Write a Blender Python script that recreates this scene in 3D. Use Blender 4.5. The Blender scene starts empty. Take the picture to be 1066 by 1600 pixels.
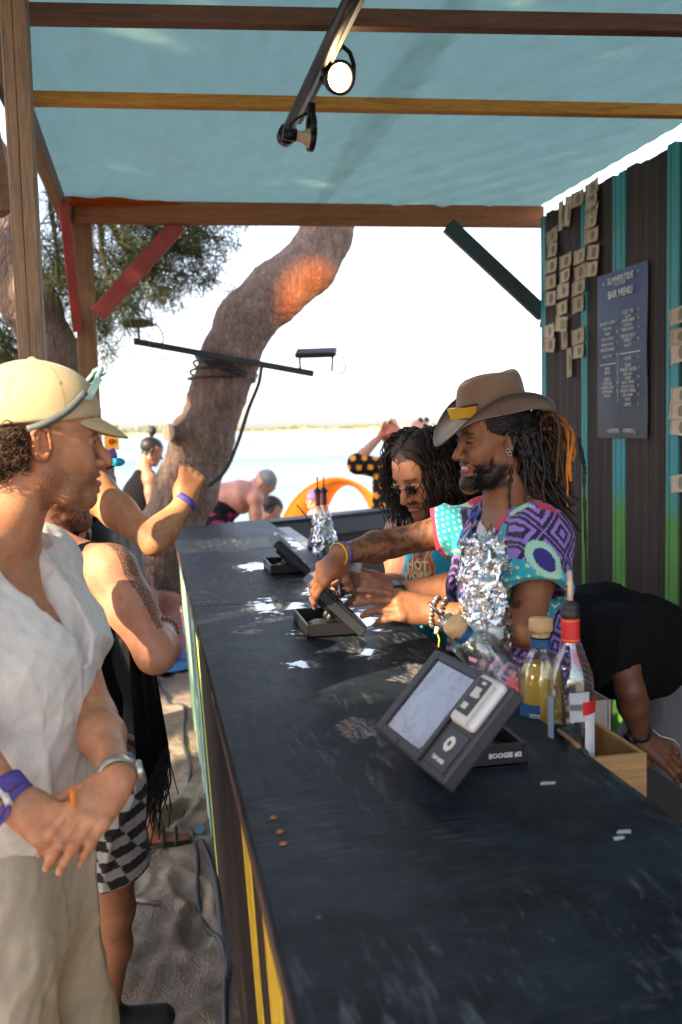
import bpy, bmesh, math, random
import numpy as np
from mathutils import Vector, Matrix, Quaternion
import openvdb as vdb

SC = bpy.context.scene
COL = SC.collection
rnd = random.Random(7)
PI = math.pi

# ------------------------------------------------------------------ camera
CZ = 1.65
_F = 1500.0
_d1 = np.array([-301.0, 123.0, _F]); _q = np.array([200.0, 800 - (677 - .025 * 501), _F])
_n = np.cross(_q, _d1); _n /= np.linalg.norm(_n)
if _n[1] < 0: _n = -_n
_Y = _d1 / np.linalg.norm(_d1); _X = np.cross(_Y, _n)
if _X[0] < 0: _X = -_X
CR = np.array([_X, _Y, _n])                       # world axes in camera coordinates (x right, y up, z forward)
cam_d = bpy.data.cameras.new('camera'); cam = bpy.data.objects.new('camera', cam_d); COL.objects.link(cam)
cam_d.sensor_fit = 'HORIZONTAL'; cam_d.sensor_width = 24.0; cam_d.lens = _F / 1066 * 24.0
cam_d.clip_start = .05; cam_d.clip_end = 6000
r_, u_, f_ = CR @ [1, 0, 0], CR @ [0, 1, 0], CR @ [0, 0, 1]
cam.matrix_world = Matrix(((r_[0], u_[0], -f_[0], 0), (r_[1], u_[1], -f_[1], 0), (r_[2], u_[2], -f_[2], CZ), (0, 0, 0, 1)))
cam_d.dof.use_dof = True; cam_d.dof.focus_distance = 2.35; cam_d.dof.aperture_fstop = 4.0
SC.camera = cam

# ------------------------------------------------------------------ world, sun, exposure
SUN_AZ = Vector((-.80, -.50, 0)).normalized(); SUN_EL = math.radians(27)
SUN = Vector((SUN_AZ.x * math.cos(SUN_EL), SUN_AZ.y * math.cos(SUN_EL), math.sin(SUN_EL)))
W = bpy.data.worlds.new('World'); SC.world = W; W.use_nodes = True
nt = W.node_tree; bg = nt.nodes['Background']
sky = nt.nodes.new('ShaderNodeTexSky'); sky.sky_type = 'NISHITA'; sky.sun_disc = False
sky.sun_elevation = SUN_EL; sky.sun_rotation = math.atan2(SUN.x, SUN.y)
sky.air_density = 1.0; sky.dust_density = 1.9; sky.ozone_density = 1.0; sky.altitude = 0
hs = nt.nodes.new('ShaderNodeHueSaturation'); hs.inputs['Saturation'].default_value = .66; nt.links.new(sky.outputs[0], hs.inputs['Color'])
tn = nt.nodes.new('ShaderNodeMix'); tn.data_type = 'RGBA'; tn.blend_type = 'MULTIPLY'; tn.inputs[0].default_value = 1; nt.links.new(hs.outputs[0], tn.inputs[6]); tn.inputs[7].default_value = (1.0, .945, .99, 1)
nt.links.new(tn.outputs[2], bg.inputs[0]); bg.inputs[1].default_value = .15
sl = bpy.data.lights.new('sun', 'SUN'); so = bpy.data.objects.new('sun', sl); COL.objects.link(so)
sl.energy = 4.1; sl.angle = math.radians(.6); sl.color = (1, .80, .54)
so.rotation_euler = SUN.to_track_quat('Z', 'Y').to_euler()
SC.view_settings.view_transform = 'Standard'; SC.view_settings.look = 'None'
SC.view_settings.exposure = 2.05; SC.view_settings.gamma = 1; SC.view_settings.use_curve_mapping = False
SC.cycles.use_denoising = True
SC.cycles.max_bounces = 10; SC.cycles.transparent_max_bounces = 12; SC.cycles.transmission_bounces = 8
SC.cycles.diffuse_bounces = 4; SC.cycles.glossy_bounces = 4
SC.cycles.sample_clamp_indirect = 6; SC.cycles.caustics_reflective = False; SC.cycles.caustics_refractive = False

# ------------------------------------------------------------------ pixel -> place helpers (photo measured in 1066 x 1600)
C0 = np.array([0, 0, CZ])
def ray(px, py): return CR @ np.array([px - 533, 800 - py, _F]) / _F
def atd(px, py, d): return Vector(C0 + d * ray(px, py))
def atz(px, py, z):
    r = ray(px, py); return Vector(C0 + (z - CZ) / r[2] * r)
def atx(px, py, x):
    r = ray(px, py); return Vector(C0 + x / r[0] * r)
def aty(px, py, y):
    r = ray(px, py); return Vector(C0 + y / r[1] * r)
CRT, CFW, UP = Vector(r_), Vector(f_), Vector((0, 0, 1))       # camera right / forward in the world
HR = Vector((CRT.x, CRT.y, 0)).normalized(); HF = Vector((CFW.x, CFW.y, 0)).normalized()
def hdir(a):
    "horizontal direction: 0 = image right, 90 = away from the camera"
    a = math.radians(a); return HR * math.cos(a) + HF * math.sin(a)

# ------------------------------------------------------------------ objects
def tag(o, label=None, cat=None, group=None, kind=None):
    if label: o['label'] = label
    if cat: o['category'] = cat
    if group: o['group'] = group
    if kind: o['kind'] = kind
    return o
def thing(name, label, cat, loc=(0, 0, 0), rotz=0, group=None):
    o = bpy.data.objects.new(name, None); COL.objects.link(o)
    o.location = loc; o.rotation_euler = (0, 0, rotz); o.empty_display_size = .1
    return tag(o, label, cat, group)
def link(name, me, mat=None, parent=None, M=None):
    o = bpy.data.objects.new(name, me); COL.objects.link(o)
    if mat is not None and not me.materials:
        for m in (mat if isinstance(mat, (list, tuple)) else [mat]): me.materials.append(m)
    if parent is not None: o.parent = parent
    if M is not None: o.matrix_local = M
    return o
def inv(parent):
    "matrix that lets a child keep world coordinates under parent"
    return (Matrix.Translation(parent.location) @ parent.rotation_euler.to_matrix().to_4x4()).inverted()
def mesh_np(name, V, F, smooth=True, cols=None, uv=None):
    me = bpy.data.meshes.new(name)
    V = np.asarray(V, np.float32); F = np.asarray(F, np.int32)
    me.vertices.add(len(V)); me.vertices.foreach_set('co', V.ravel())
    k = F.shape[1]; me.loops.add(F.size); me.loops.foreach_set('vertex_index', F.ravel())
    me.polygons.add(len(F)); me.polygons.foreach_set('loop_start', np.arange(0, F.size, k, dtype=np.int32))
    me.polygons.foreach_set('use_smooth', np.full(len(F), smooth))
    me.update(calc_edges=True)
    if cols is not None: vcol(me, cols)
    return me
def vcol(me, cols):
    a = me.attributes.new('col', 'FLOAT_COLOR', 'POINT')
    c = np.ones((len(me.vertices), 4), np.float32); c[:, :3] = cols
    a.data.foreach_set('color', c.ravel())
class MB:
    "mesh builder"
    def __init__(s): s.v = []; s.f = []; s.sm = []; s.mi = []; s.cur = 0
    def add(s, vs, fs, smooth=False):
        n = len(s.v); s.v += [tuple(v) for v in vs]; s.f += [tuple(i + n for i in f) for f in fs]; s.sm += [smooth] * len(fs); s.mi += [s.cur] * len(fs); return s
    def box(s, c, h, M=None, bev=0.0):
        cx, cy, cz = c; hx, hy, hz = h
        if bev <= 0:
            vs = [Vector((cx + a * hx, cy + b * hy, cz + d * hz)) for a in (-1, 1) for b in (-1, 1) for d in (-1, 1)]
            fs = [(0, 1, 3, 2), (4, 6, 7, 5), (0, 4, 5, 1), (2, 3, 7, 6), (0, 2, 6, 4), (1, 5, 7, 3)]
        else:
            vs = []; b = min(bev, hx * .9, hy * .9, hz * .9)
            bm = bmesh.new(); bmesh.ops.create_cube(bm, size=2)
            for v in bm.verts: v.co = Vector((cx + v.co.x * hx, cy + v.co.y * hy, cz + v.co.z * hz))
            bmesh.ops.bevel(bm, geom=list(bm.edges), offset=b, segments=2 if bev > .003 else 1, affect='EDGES', profile=.5)
            bm.verts.index_update(); vs = [v.co.copy() for v in bm.verts]; fs = [tuple(v.index for v in f.verts) for f in bm.faces]; bm.free()
        if M is not None: vs = [M @ v for v in vs]
        return s.add(vs, fs)
    def tube(s, pts, rad, n=8, cap=True, smooth=True, flat=1.0, up=None):
        pts = [Vector(p) for p in pts]; m = len(pts)
        rs = rad if isinstance(rad, (list, tuple)) else [rad] * m
        t0 = (pts[1] - pts[0]).normalized(); a = Vector(up) if up is not None else (Vector((0, 0, 1)) if abs(t0.z) < .9 else Vector((1, 0, 0)))
        nrm = (a - t0 * a.dot(t0)).normalized(); vs = []
        for i, p in enumerate(pts):
            t = (pts[min(i + 1, m - 1)] - pts[max(i - 1, 0)]).normalized()
            nn = nrm - t * nrm.dot(t)
            nrm = nn.normalized() if nn.length > 1e-6 else nrm
            b = t.cross(nrm)
            for k in range(n):
                w = 2 * PI * k / n; vs.append(p + (nrm * math.cos(w) * flat + b * math.sin(w)) * rs[i])
        fs = [(i * n + k, i * n + (k + 1) % n, (i + 1) * n + (k + 1) % n, (i + 1) * n + k) for i in range(m - 1) for k in range(n)]
        s.add(vs, fs, smooth)
        if cap:
            k0 = len(s.v) - m * n
            s.f.append(tuple(k0 + k for k in range(n))[::-1]); s.sm.append(False); s.mi.append(s.cur)
            s.f.append(tuple(k0 + (m - 1) * n + k for k in range(n))); s.sm.append(False); s.mi.append(s.cur)
        return s
    def cyl(s, a, b, r, n=16, r2=None, smooth=True): return s.tube([a, b], [r, r if r2 is None else r2], n, True, smooth)
    def lathe(s, prof, M=None, n=32, closed=False):
        vs = []; m = len(prof)
        for r, z in prof:
            for k in range(n):
                w = 2 * PI * k / n; v = Vector((r * math.cos(w), r * math.sin(w), z)); vs.append(M @ v if M is not None else v)
        fs = [(i * n + k, i * n + (k + 1) % n, (i + 1) * n + (k + 1) % n, (i + 1) * n + k) for i in range(m - 1) for k in range(n)]
        return s.add(vs, fs, True)
    def prism(s, poly, d, M=None):
        "outline in xy, thickness along z"
        n = len(poly); vs = [Vector((x, y, 0)) for x, y in poly] + [Vector((x, y, d)) for x, y in poly]
        fs = [tuple(range(n))[::-1], tuple(range(n, 2 * n))] + [(k, (k + 1) % n, n + (k + 1) % n, n + k) for k in range(n)]
        if M is not None: vs = [M @ v for v in vs]
        return s.add(vs, fs)
    def mesh(s, name):
        me = bpy.data.meshes.new(name); me.from_pydata([tuple(v) for v in s.v], [], s.f)
        me.polygons.foreach_set('use_smooth', s.sm); me.polygons.foreach_set('material_index', s.mi); me.update(); return me
    def build(s, name, mat, parent=None, world=True, M=None):
        me = s.mesh(name)
        return link(name, me, mat, parent, (inv(parent) if parent is not None and world and M is None else M))
def copy_tree(o, parent=None):
    c = o.copy(); COL.objects.link(c)
    if parent is not None: c.parent = parent
    for ch in list(o.children): copy_tree(ch, c)
    return c
def frame(o, x, z=None, y=None):
    "matrix with local x along x, local z near z"
    x = Vector(x).normalized()
    if y is not None:
        z = x.cross(Vector(y)).normalized()
    z = Vector(z); z = (z - x * z.dot(x)).normalized(); yy = z.cross(x)
    return Matrix(((x.x, yy.x, z.x, o[0]), (x.y, yy.y, z.y, o[1]), (x.z, yy.z, z.z, o[2]), (0, 0, 0, 1)))
def spline(pts, n):
    "Catmull-Rom through pts, n samples per span"
    P = [Vector(p) for p in pts]; P = [P[0] * 2 - P[1]] + P + [P[-1] * 2 - P[-2]]; out = []
    for i in range(1, len(P) - 2):
        for k in range(n):
            t = k / n; a, b, c, d = P[i - 1:i + 3]
            out.append(.5 * ((2 * b) + (c - a) * t + (2 * a - 5 * b + 4 * c - d) * t * t + (-a + 3 * b - 3 * c + d) * t ** 3))
    out.append(P[-2]); return out

# ------------------------------------------------------------------ materials
def rgb(h):
    "sRGB 0-255 triple -> linear"
    return tuple(((c / 255) / 12.92 if c / 255 <= .04045 else ((c / 255 + .055) / 1.055) ** 2.4) for c in h)
class Mat:
    def __init__(s, name):
        s.m = bpy.data.materials.new(name); s.m.use_nodes = True; s.t = s.m.node_tree; s.N = s.t.nodes; s.L = s.t.links
        s.b = s.N['Principled BSDF']; s.out = s.N['Material Output']; s._co = None
    def n(s, t, **kw):
        x = s.N.new('ShaderNode' + t)
        for k, v in kw.items(): setattr(x, k, v)
        return x
    def put(s, sock, v):
        if hasattr(v, 'is_linked') or hasattr(v, 'links'): s.L.new(v, sock)
        elif isinstance(v, (tuple, list)) and len(v) == 3 and sock.type == 'RGBA': sock.default_value = (*v, 1)
        else: sock.default_value = v
    def co(s, kind='Object'):
        if s._co is None: s._co = s.n('TexCoord')
        return s._co.outputs[kind]
    def pos(s): return s.n('NewGeometry').outputs['Position']
    def mapping(s, v, scale=(1, 1, 1), rot=(0, 0, 0), loc=(0, 0, 0)):
        x = s.n('Mapping'); s.put(x.inputs['Vector'], v); x.inputs['Scale'].default_value = scale; x.inputs['Rotation'].default_value = rot; x.inputs['Location'].default_value = loc
        return x.outputs[0]
    def noise(s, v, scale=5, detail=4, rough=.55, dist=0, out='Fac'):
        x = s.n('TexNoise'); s.put(x.inputs['Vector'], v); x.inputs['Scale'].default_value = scale; x.inputs['Detail'].default_value = detail
        x.inputs['Roughness'].default_value = rough; x.inputs['Distortion'].default_value = dist; return x.outputs[out]
    def vor(s, v, scale=5, out='Distance', feature='F1'):
        x = s.n('TexVoronoi', feature=feature); s.put(x.inputs['Vector'], v); x.inputs['Scale'].default_value = scale; return x.outputs[out]
    def ramp(s, f, stops, interp='LINEAR'):
        x = s.n('ValToRGB'); s.put(x.inputs[0], f); e = x.color_ramp.elements; x.color_ramp.interpolation = interp
        while len(e) < len(stops): e.new(.5)
        for el, (p, c) in zip(e, stops):
            el.position = p; el.color = (c, c, c, 1) if isinstance(c, (int, float)) else (*c, 1)
        return x.outputs[0]
    def mix(s, f, a, b, mode='MIX'):
        x = s.n('Mix', data_type='RGBA', blend_type=mode); s.put(x.inputs[0], f); s.put(x.inputs[6], a); s.put(x.inputs[7], b); return x.outputs[2]
    def math(s, op, a, b=0.0, c=0.0, clamp=False):
        x = s.n('Math', operation=op, use_clamp=clamp); s.put(x.inputs[0], a); s.put(x.inputs[1], b); s.put(x.inputs[2], c); return x.outputs[0]
    def sep(s, v):
        x = s.n('SeparateXYZ'); s.put(x.inputs[0], v); return x.outputs
    def bump(s, h, strength=.3, dist=.01, prev=None):
        x = s.n('Bump'); s.put(x.inputs['Height'], h); x.inputs['Strength'].default_value = strength; x.inputs['Distance'].default_value = dist
        if prev is not None: s.put(x.inputs['Normal'], prev)
        return x.outputs[0]
    def set(s, **kw):
        names = dict(color='Base Color', rough='Roughness', metal='Metallic', normal='Normal', trans='Transmission Weight', ior='IOR', sss='Subsurface Weight',
                     sssr='Subsurface Radius', ssss='Subsurface Scale', emit='Emission Color', estr='Emission Strength', coat='Coat Weight', sheen='Sheen Weight', alpha='Alpha', spec='Specular IOR Level', coatr='Coat Roughness')
        for k, v in kw.items(): s.put(s.b.inputs[names[k]], v)
        return s
    def attr(s, name='col'):
        x = s.n('Attribute'); x.attribute_name = name; return x.outputs['Color']
def simple(name, c, rough=.6, metal=0, var=.12, scale=30, bump=0, bscale=120, **kw):
    m = Mat(name); v = m.co()
    f = m.noise(v, scale, 3); col = m.mix(f, tuple(x * (1 - var) for x in c), tuple(min(1, x * (1 + var)) for x in c))
    m.set(color=col, rough=rough, metal=metal, **kw)
    if bump: m.set(normal=m.bump(m.noise(v, bscale, 3), bump, .002))
    return m.m
def wood(name, c, dark=.55, axis=0, scale=1.0, rough=.65, knots=True):
    "grain along local/world axis"
    m = Mat(name); v = m.pos()
    sc = [14 * scale] * 3; sc[axis] = .9 * scale
    g = m.noise(m.mapping(v, tuple(sc)), 3.2, 6, .6, .8)
    fine = m.noise(m.mapping(v, tuple([x * 5 for x in sc])), 3, 3, .6)
    big = m.noise(v, 1.6, 2)
    a = tuple(x * dark for x in c); b = tuple(min(1, x * 1.25) for x in c)
    col = m.ramp(g, [(.3, a), (.5, c), (.75, b)])
    col = m.mix(m.ramp(fine, [(.35, .45), (.6, 0.0)]), col, tuple(x * dark * .7 for x in c))
    col = m.mix(m.math('MULTIPLY', big, .35), col, tuple(x * .6 for x in c))
    if knots:
        ks = [2.2] * 3; ks[axis] = .8
        k = m.vor(m.mapping(v, tuple([x * 2.2 for x in ks])), 1.7)
        col = m.mix(m.ramp(k, [(.05, .8), (.12, 0.0)]), col, tuple(x * .25 for x in c))
    m.set(color=col, rough=rough, normal=m.bump(g, .25, .004))
    return m.m
# ------------------------------------------------------------------ organic modelling: signed distance fields turned into one mesh
def M4(m): return np.array(m, np.float64)
class Field:
    def __init__(s): s.p = []                   # (op, k, centre, bound radius, fn(P)->d)
    def add(s, fn, c, R, k=.01, op='u'): s.p.append((op, k, np.array(c, float), R, fn)); return s
    def cap(s, a, b, ra, rb=None, k=.012, op='u'):
        a = np.array(a, float); b = np.array(b, float); rb = ra if rb is None else rb
        ab = b - a; L2 = max(ab @ ab, 1e-9)
        def fn(P):
            t = np.clip(((P - a) @ ab) / L2, 0, 1); q = P - a - t[..., None] * ab
            return np.sqrt((q * q).sum(-1)) - (ra + t * (rb - ra))
        return s.add(fn, (a + b) / 2, math.sqrt(L2) / 2 + max(ra, rb), k, op)
    def chain(s, pts, rs, k=.012, op='u'):
        for i in range(len(pts) - 1): s.cap(pts[i], pts[i + 1], rs[i], rs[i + 1], k, op)
        return s
    def ecap(s, a, b, side, ra, rb, k=.02, op='u'):
        "elliptic tapered capsule: ra=(half width along side, half depth)"
        a = np.array(a, float); b = np.array(b, float); ab = b - a; L = np.linalg.norm(ab); ax = ab / L
        u = np.array(side, float); u = u - ax * (u @ ax); u /= np.linalg.norm(u); w = np.cross(ax, u)
        def fn(P):
            q = P - a; tt = q @ ax; t = np.clip(tt / L, 0, 1); o = tt - t * L
            ru = ra[0] + t * (rb[0] - ra[0]); rw = ra[1] + t * (rb[1] - ra[1]); m = np.minimum(ru, rw)
            x = q @ u / ru; y = q @ w / rw; z = o / m
            k0 = np.sqrt(x * x + y * y + z * z) + 1e-9; k1 = np.sqrt((x / ru) ** 2 + (y / rw) ** 2 + (z / m) ** 2) + 1e-9
            return k0 * (k0 - 1) / k1
        return s.add(fn, (a + b) / 2, L / 2 + max(*ra, *rb), k, op)
    def ell(s, c, r, M=None, k=.012, op='u'):
        "ellipsoid at c (in the frame M)"
        M = np.eye(4) if M is None else M4(M); A = M[:3, :3]; o = M[:3, :3] @ np.array(c, float) + M[:3, 3]; r = np.array(r, float)
        sc = np.linalg.norm(A[:, 0]); Ai = (A / sc).T; rr = r * sc
        def fn(P):
            q = (P - o) @ Ai.T; k0 = np.sqrt(((q / rr) ** 2).sum(-1)) + 1e-9; k1 = np.sqrt(((q / rr ** 2) ** 2).sum(-1)) + 1e-9
            return k0 * (k0 - 1) / k1
        return s.add(fn, o, rr.max(), k, op)
    def box(s, c, h, rad, M=None, k=.01, op='u'):
        M = np.eye(4) if M is None else M4(M); A = M[:3, :3]; o = A @ np.array(c, float) + M[:3, 3]
        sc = np.linalg.norm(A[:, 0]); Ai = (A / sc).T; hh = np.array(h, float) * sc - rad * sc; rd = rad * sc
        def fn(P):
            q = np.abs((P - o) @ Ai.T) - hh
            return np.sqrt((np.maximum(q, 0) ** 2).sum(-1)) + np.minimum(q.max(-1), 0) - rd
        return s.add(fn, o, np.linalg.norm(np.array(h) * sc), k, op)
    def local(s, M):
        return Loc(s, M)
    def grid(s, lo, hi, vox, post=None):
        lo = np.array(lo, float); hi = np.array(hi, float); n = np.maximum(np.ceil((hi - lo) / vox).astype(int) + 1, 2)
        D = np.full(n, .5, np.float32); ax = [lo[i] + vox * np.arange(n[i]) for i in range(3)]
        for op, k, c, R, fn in s.p:
            m = R + .03 + k * 1.5
            i0 = np.maximum(np.floor((c - m - lo) / vox).astype(int), 0); i1 = np.minimum(np.ceil((c + m - lo) / vox).astype(int) + 1, n)
            if (i1 <= i0).any(): continue
            P = np.stack(np.meshgrid(*[ax[i][i0[i]:i1[i]] for i in range(3)], indexing='ij'), -1)
            sl_ = tuple(slice(i0[i], i1[i]) for i in range(3)); d0 = D[sl_]; d = fn(P)
            if op == 'u':
                h = np.maximum(k - np.abs(d0 - d), 0) / k; D[sl_] = np.minimum(d0, d) - h * h * k * .25
            elif op == 's':
                h = np.maximum(k - np.abs(d0 + d), 0) / k; D[sl_] = np.maximum(d0, -d) + h * h * k * .25
            elif op == 'd': D[sl_] = d0 + d                                    # displacement
        if post is not None:
            near = np.abs(D) < .05
            P = np.stack(np.meshgrid(*ax, indexing='ij'), -1)[near]
            D[near] = post(P, D[near])
        return D, lo
    def mesh(s, lo, hi, vox, post=None):
        D, lo = s.grid(lo, hi, vox, post)
        D = np.clip(D, -.06, .06)
        D[0] = np.maximum(D[0], .001); 
        g = vdb.FloatGrid(.06); g.copyFromArray(np.ascontiguousarray(D)); 
        pts, quads = g.convertToQuads(0.0)
        return pts.astype(np.float64) * vox + lo, quads.astype(np.int32)[:, ::-1]
class Loc:
    "adds shapes written in a local frame"
    def __init__(s, f, M): s.f = f; s.M = M4(M); s.sc = np.linalg.norm(s.M[:3, 0])
    def w(s, p): return s.M[:3, :3] @ np.array(p, float) + s.M[:3, 3]
    def cap(s, a, b, ra, rb=None, k=.012, op='u'): s.f.cap(s.w(a), s.w(b), ra * s.sc, None if rb is None else rb * s.sc, k * s.sc, op)
    def chain(s, pts, rs, k=.012, op='u'):
        for i in range(len(pts) - 1): s.cap(pts[i], pts[i + 1], rs[i], rs[i + 1], k, op)
    def ell(s, c, r, k=.012, op='u', rot=None):
        M = s.M if rot is None else s.M @ M4(Matrix.Translation(c) @ rot.to_matrix().to_4x4() @ Matrix.Translation(-Vector(c)))
        s.f.ell(c, r, M, k * s.sc, op)
    def box(s, c, h, rad, k=.012, op='u'): s.f.box(c, h, rad, s.M, k * s.sc, op)
def keep(V, F, test):
    "drop quads whose centre fails test, and loose verts"
    c = V[F].mean(1); F = F[test(c)]; used = np.zeros(len(V), bool); used[F.ravel()] = True
    idx = np.cumsum(used) - 1; return V[used], idx[F].astype(np.int32)
def multi(field, lo, hi, vox, fine=(), post=None, colfn=None, name='body', drop=None):
    "one surface sampled coarsely, with finer boxes [(lo,hi,vox)] set into it"
    Vs, Fs = [], []; n = 0
    parts = [(np.array(lo, float), np.array(hi, float), vox, [])] + [(np.array(a, float), np.array(b, float), v, None) for a, b, v in fine]
    for i, (a, b, v, _) in enumerate(parts):
        V, F = field.mesh(a - v * (2 if i else 0), b + v * (2 if i else 0), v, post)
        if i == 0:
            def t(c):
                k = np.ones(len(c), bool)
                for a2, b2, v2, _ in parts[1:]:
                    mg = vox * .6; k &= ~((c > a2 + mg).all(-1) & (c < b2 - mg).all(-1))
                return k
            if len(parts) > 1: V, F = keep(V, F, t)
        else:
            V, F = keep(V, F, lambda c: (c > a).all(-1) & (c < b).all(-1))
            for a2, b2, v2, _ in parts[1:i]:
                V, F = keep(V, F, lambda c: ~((c > a2).all(-1) & (c < b2).all(-1)))
        if drop is not None: V, F = keep(V, F, lambda c: ~drop(c))
        Vs.append(V); Fs.append(F + n); n += len(V)
    V = np.concatenate(Vs); F = np.concatenate(Fs)
    return mesh_np(name, V, F, True, None if colfn is None else colfn(V))
def sat(x): return np.clip(x, 0, 1)
def sstep(a, b, x): t = sat((x - a) / (b - a)); return t * t * (3 - 2 * t)
def wob(P, s, seed=0, n=5):
    "cheap smooth noise -1..1"
    r = np.random.RandomState(seed); o = 0
    for i in range(n):
        d = r.normal(size=3); d /= np.linalg.norm(d); o = o + np.sin((P @ d) * s * (1 + .45 * i) + r.uniform(0, 6.28) + 1.3 * np.sin((P @ d[[1, 2, 0]]) * s * .7 + i)) / (1 + .3 * i)
    return o / (n * .55)
def lerp(c, c2, w): return c * (1 - w[:, None]) + np.array(c2)[None] * w[:, None]
def gs(P, c, r):
    "soft spot weight"
    q = (P - np.array(c, float)) / np.array(r, float); return np.exp(-(q * q).sum(-1))

# ------------------------------------------------------------------ head (local frame: x out of the face, y to its left, z up, origin between the eyes' height and the ears)
def head_field(f, M, smile=0.0, neck=None, nose=1.0, beard=0.0, jaw=1.0, closed=True):
    h = Loc(f, M)
    h.ell((-.018, 0, .036), (.098, .077, .083), k=.01)
    h.ell((.012, 0, .03), (.082, .069, .078), k=.03)
    h.ell((.03, 0, -.03), (.056, .058, .078), k=.03)
    for y in (-1, 1):
        h.chain([(-.004, y * .054, -.02), (0.0, y * .053 * jaw, -.062), (.04, y * .036 * jaw, -.092), (.07, y * .013 * jaw, -.104)], [.02, .018, .017, .017], k=.022)
        h.ell((.055, y * .041, -.022), (.024, .022, .022), k=.022)
        h.ell((.068, y * .034, -.05), (.02, .02, .022), k=.02)
    h.ell((.076, 0, -.101), (.02, .024, .019), k=.016)
    h.ell((.074, 0, -.068), (.022, .03, .024), k=.018)
    h.cap((.076, -.03, .024), (.076, .03, .024), .014, k=.016)
    for y in (-1, 1): h.ell((.098, y * .031, .001), (.019, .0165, .0125), k=.014, op='s')
    for y in (-1, 1):
        h.ell((.0735, y * .031, .0), (.0155, .0165, .0125), k=.003)
        h.chain([(.079, y * .046, .001), (.0905, y * .031, .007), (.088, y * .018, .0)], [.0028, .0034, .0025], k=.004)
        h.chain([(.079, y * .046, -.002), (.089, y * .031, -.0075), (.086, y * .018, -.002)], [.0025, .003, .0022], k=.005)
    nz = nose
    h.chain([(.081, 0, .018), (.094, 0, -.002), (.107 * (1 + .02 * (nz - 1)), 0, -.024), (.1145 + .004 * (nz - 1), 0, -.036)], [.008, .0075, .0085, .0105], k=.01)
    for y in (-1, 1):
        h.ell((.099, y * .0135, -.0385), (.0115, .0072, .0085), k=.005)
        h.ell((.103, y * .0075, -.0475), (.006, .004, .004), k=.003, op='s')
    h.ell((.092, 0, -.052), (.008, .012, .012), k=.01)
    w = .023 + .007 * smile; zc = .006 * smile
    for y in (-1, 1):
        h.chain([(.098, y * .003, -.0605), (.0945, y * .012, -.0605 + zc * .2), (.083, y * w, -.066 + zc)], [.0052, .005, .003], k=.004)
        h.chain([(.0965, 0, -.0755 - smile * .003), (.0925, y * .012, -.0745 - smile * .002), (.082, y * w, -.067 + zc)], [.0068, .006, .003], k=.005)
    if smile:
        h.ell((.1, 0, -.0678), (.012, w * .8, .0035 + .002 * smile), k=.003, op='s')
        h.ell((.087, 0, -.0665), (.0075, .02, .006), k=.001)              # teeth
        for y in (-1, 1): h.ell((.078, y * .04, -.034), (.014, .012, .014), k=.012)
    else:
        h.ell((.104, 0, -.0672), (.014, w * .95, .0012), k=.004, op='s')
    for y in (-1, 1):                                                         # ears
        R = Quaternion((0, 0, 1), y * -.35)
        h.ell((-.008, y * .0775, -.006), (.0175, .0085, .031), k=.006, rot=R)
        h.ell((-.002, y * .082, -.024), (.010, .0055, .012), k=.004)
        h.ell((-.004, y * .0885, -.004), (.0105, .0062, .0205), k=.003, op='s', rot=R)
        h.ell((.004, y * .0895, -.013), (.006, .01, .006), k=.003, op='s')
        h.chain([(.0075, y * .084, -.006), (.0035, y * .088, .017), (-.010, y * .0905, .024), (-.0215, y * .09, .012), (-.019, y * .088, -.01), (-.009, y * .085, -.026)], [.0025, .003, .0035, .0035, .003, .0025], k=.003)
        h.chain([(-.012, y * .087, -.012), (-.0145, y * .088, .003), (-.008, y * .0885, .013)], [.0022, .0025, .002], k=.003)
        h.ell((.0085, y * .0795, -.011), (.004, .004, .006), k=.003)
    if beard:
        h.chain([(.012, -.06, -.035), (.012, -.058, -.066), (.05, -.036, -.1), (.082, 0, -.112), (.05, .036, -.1), (.012, .058, -.066), (.012, .06, -.035)], [.006, .012, .016, .02 + .008 * beard, .016, .012, .006], k=.014)
    return h
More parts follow.
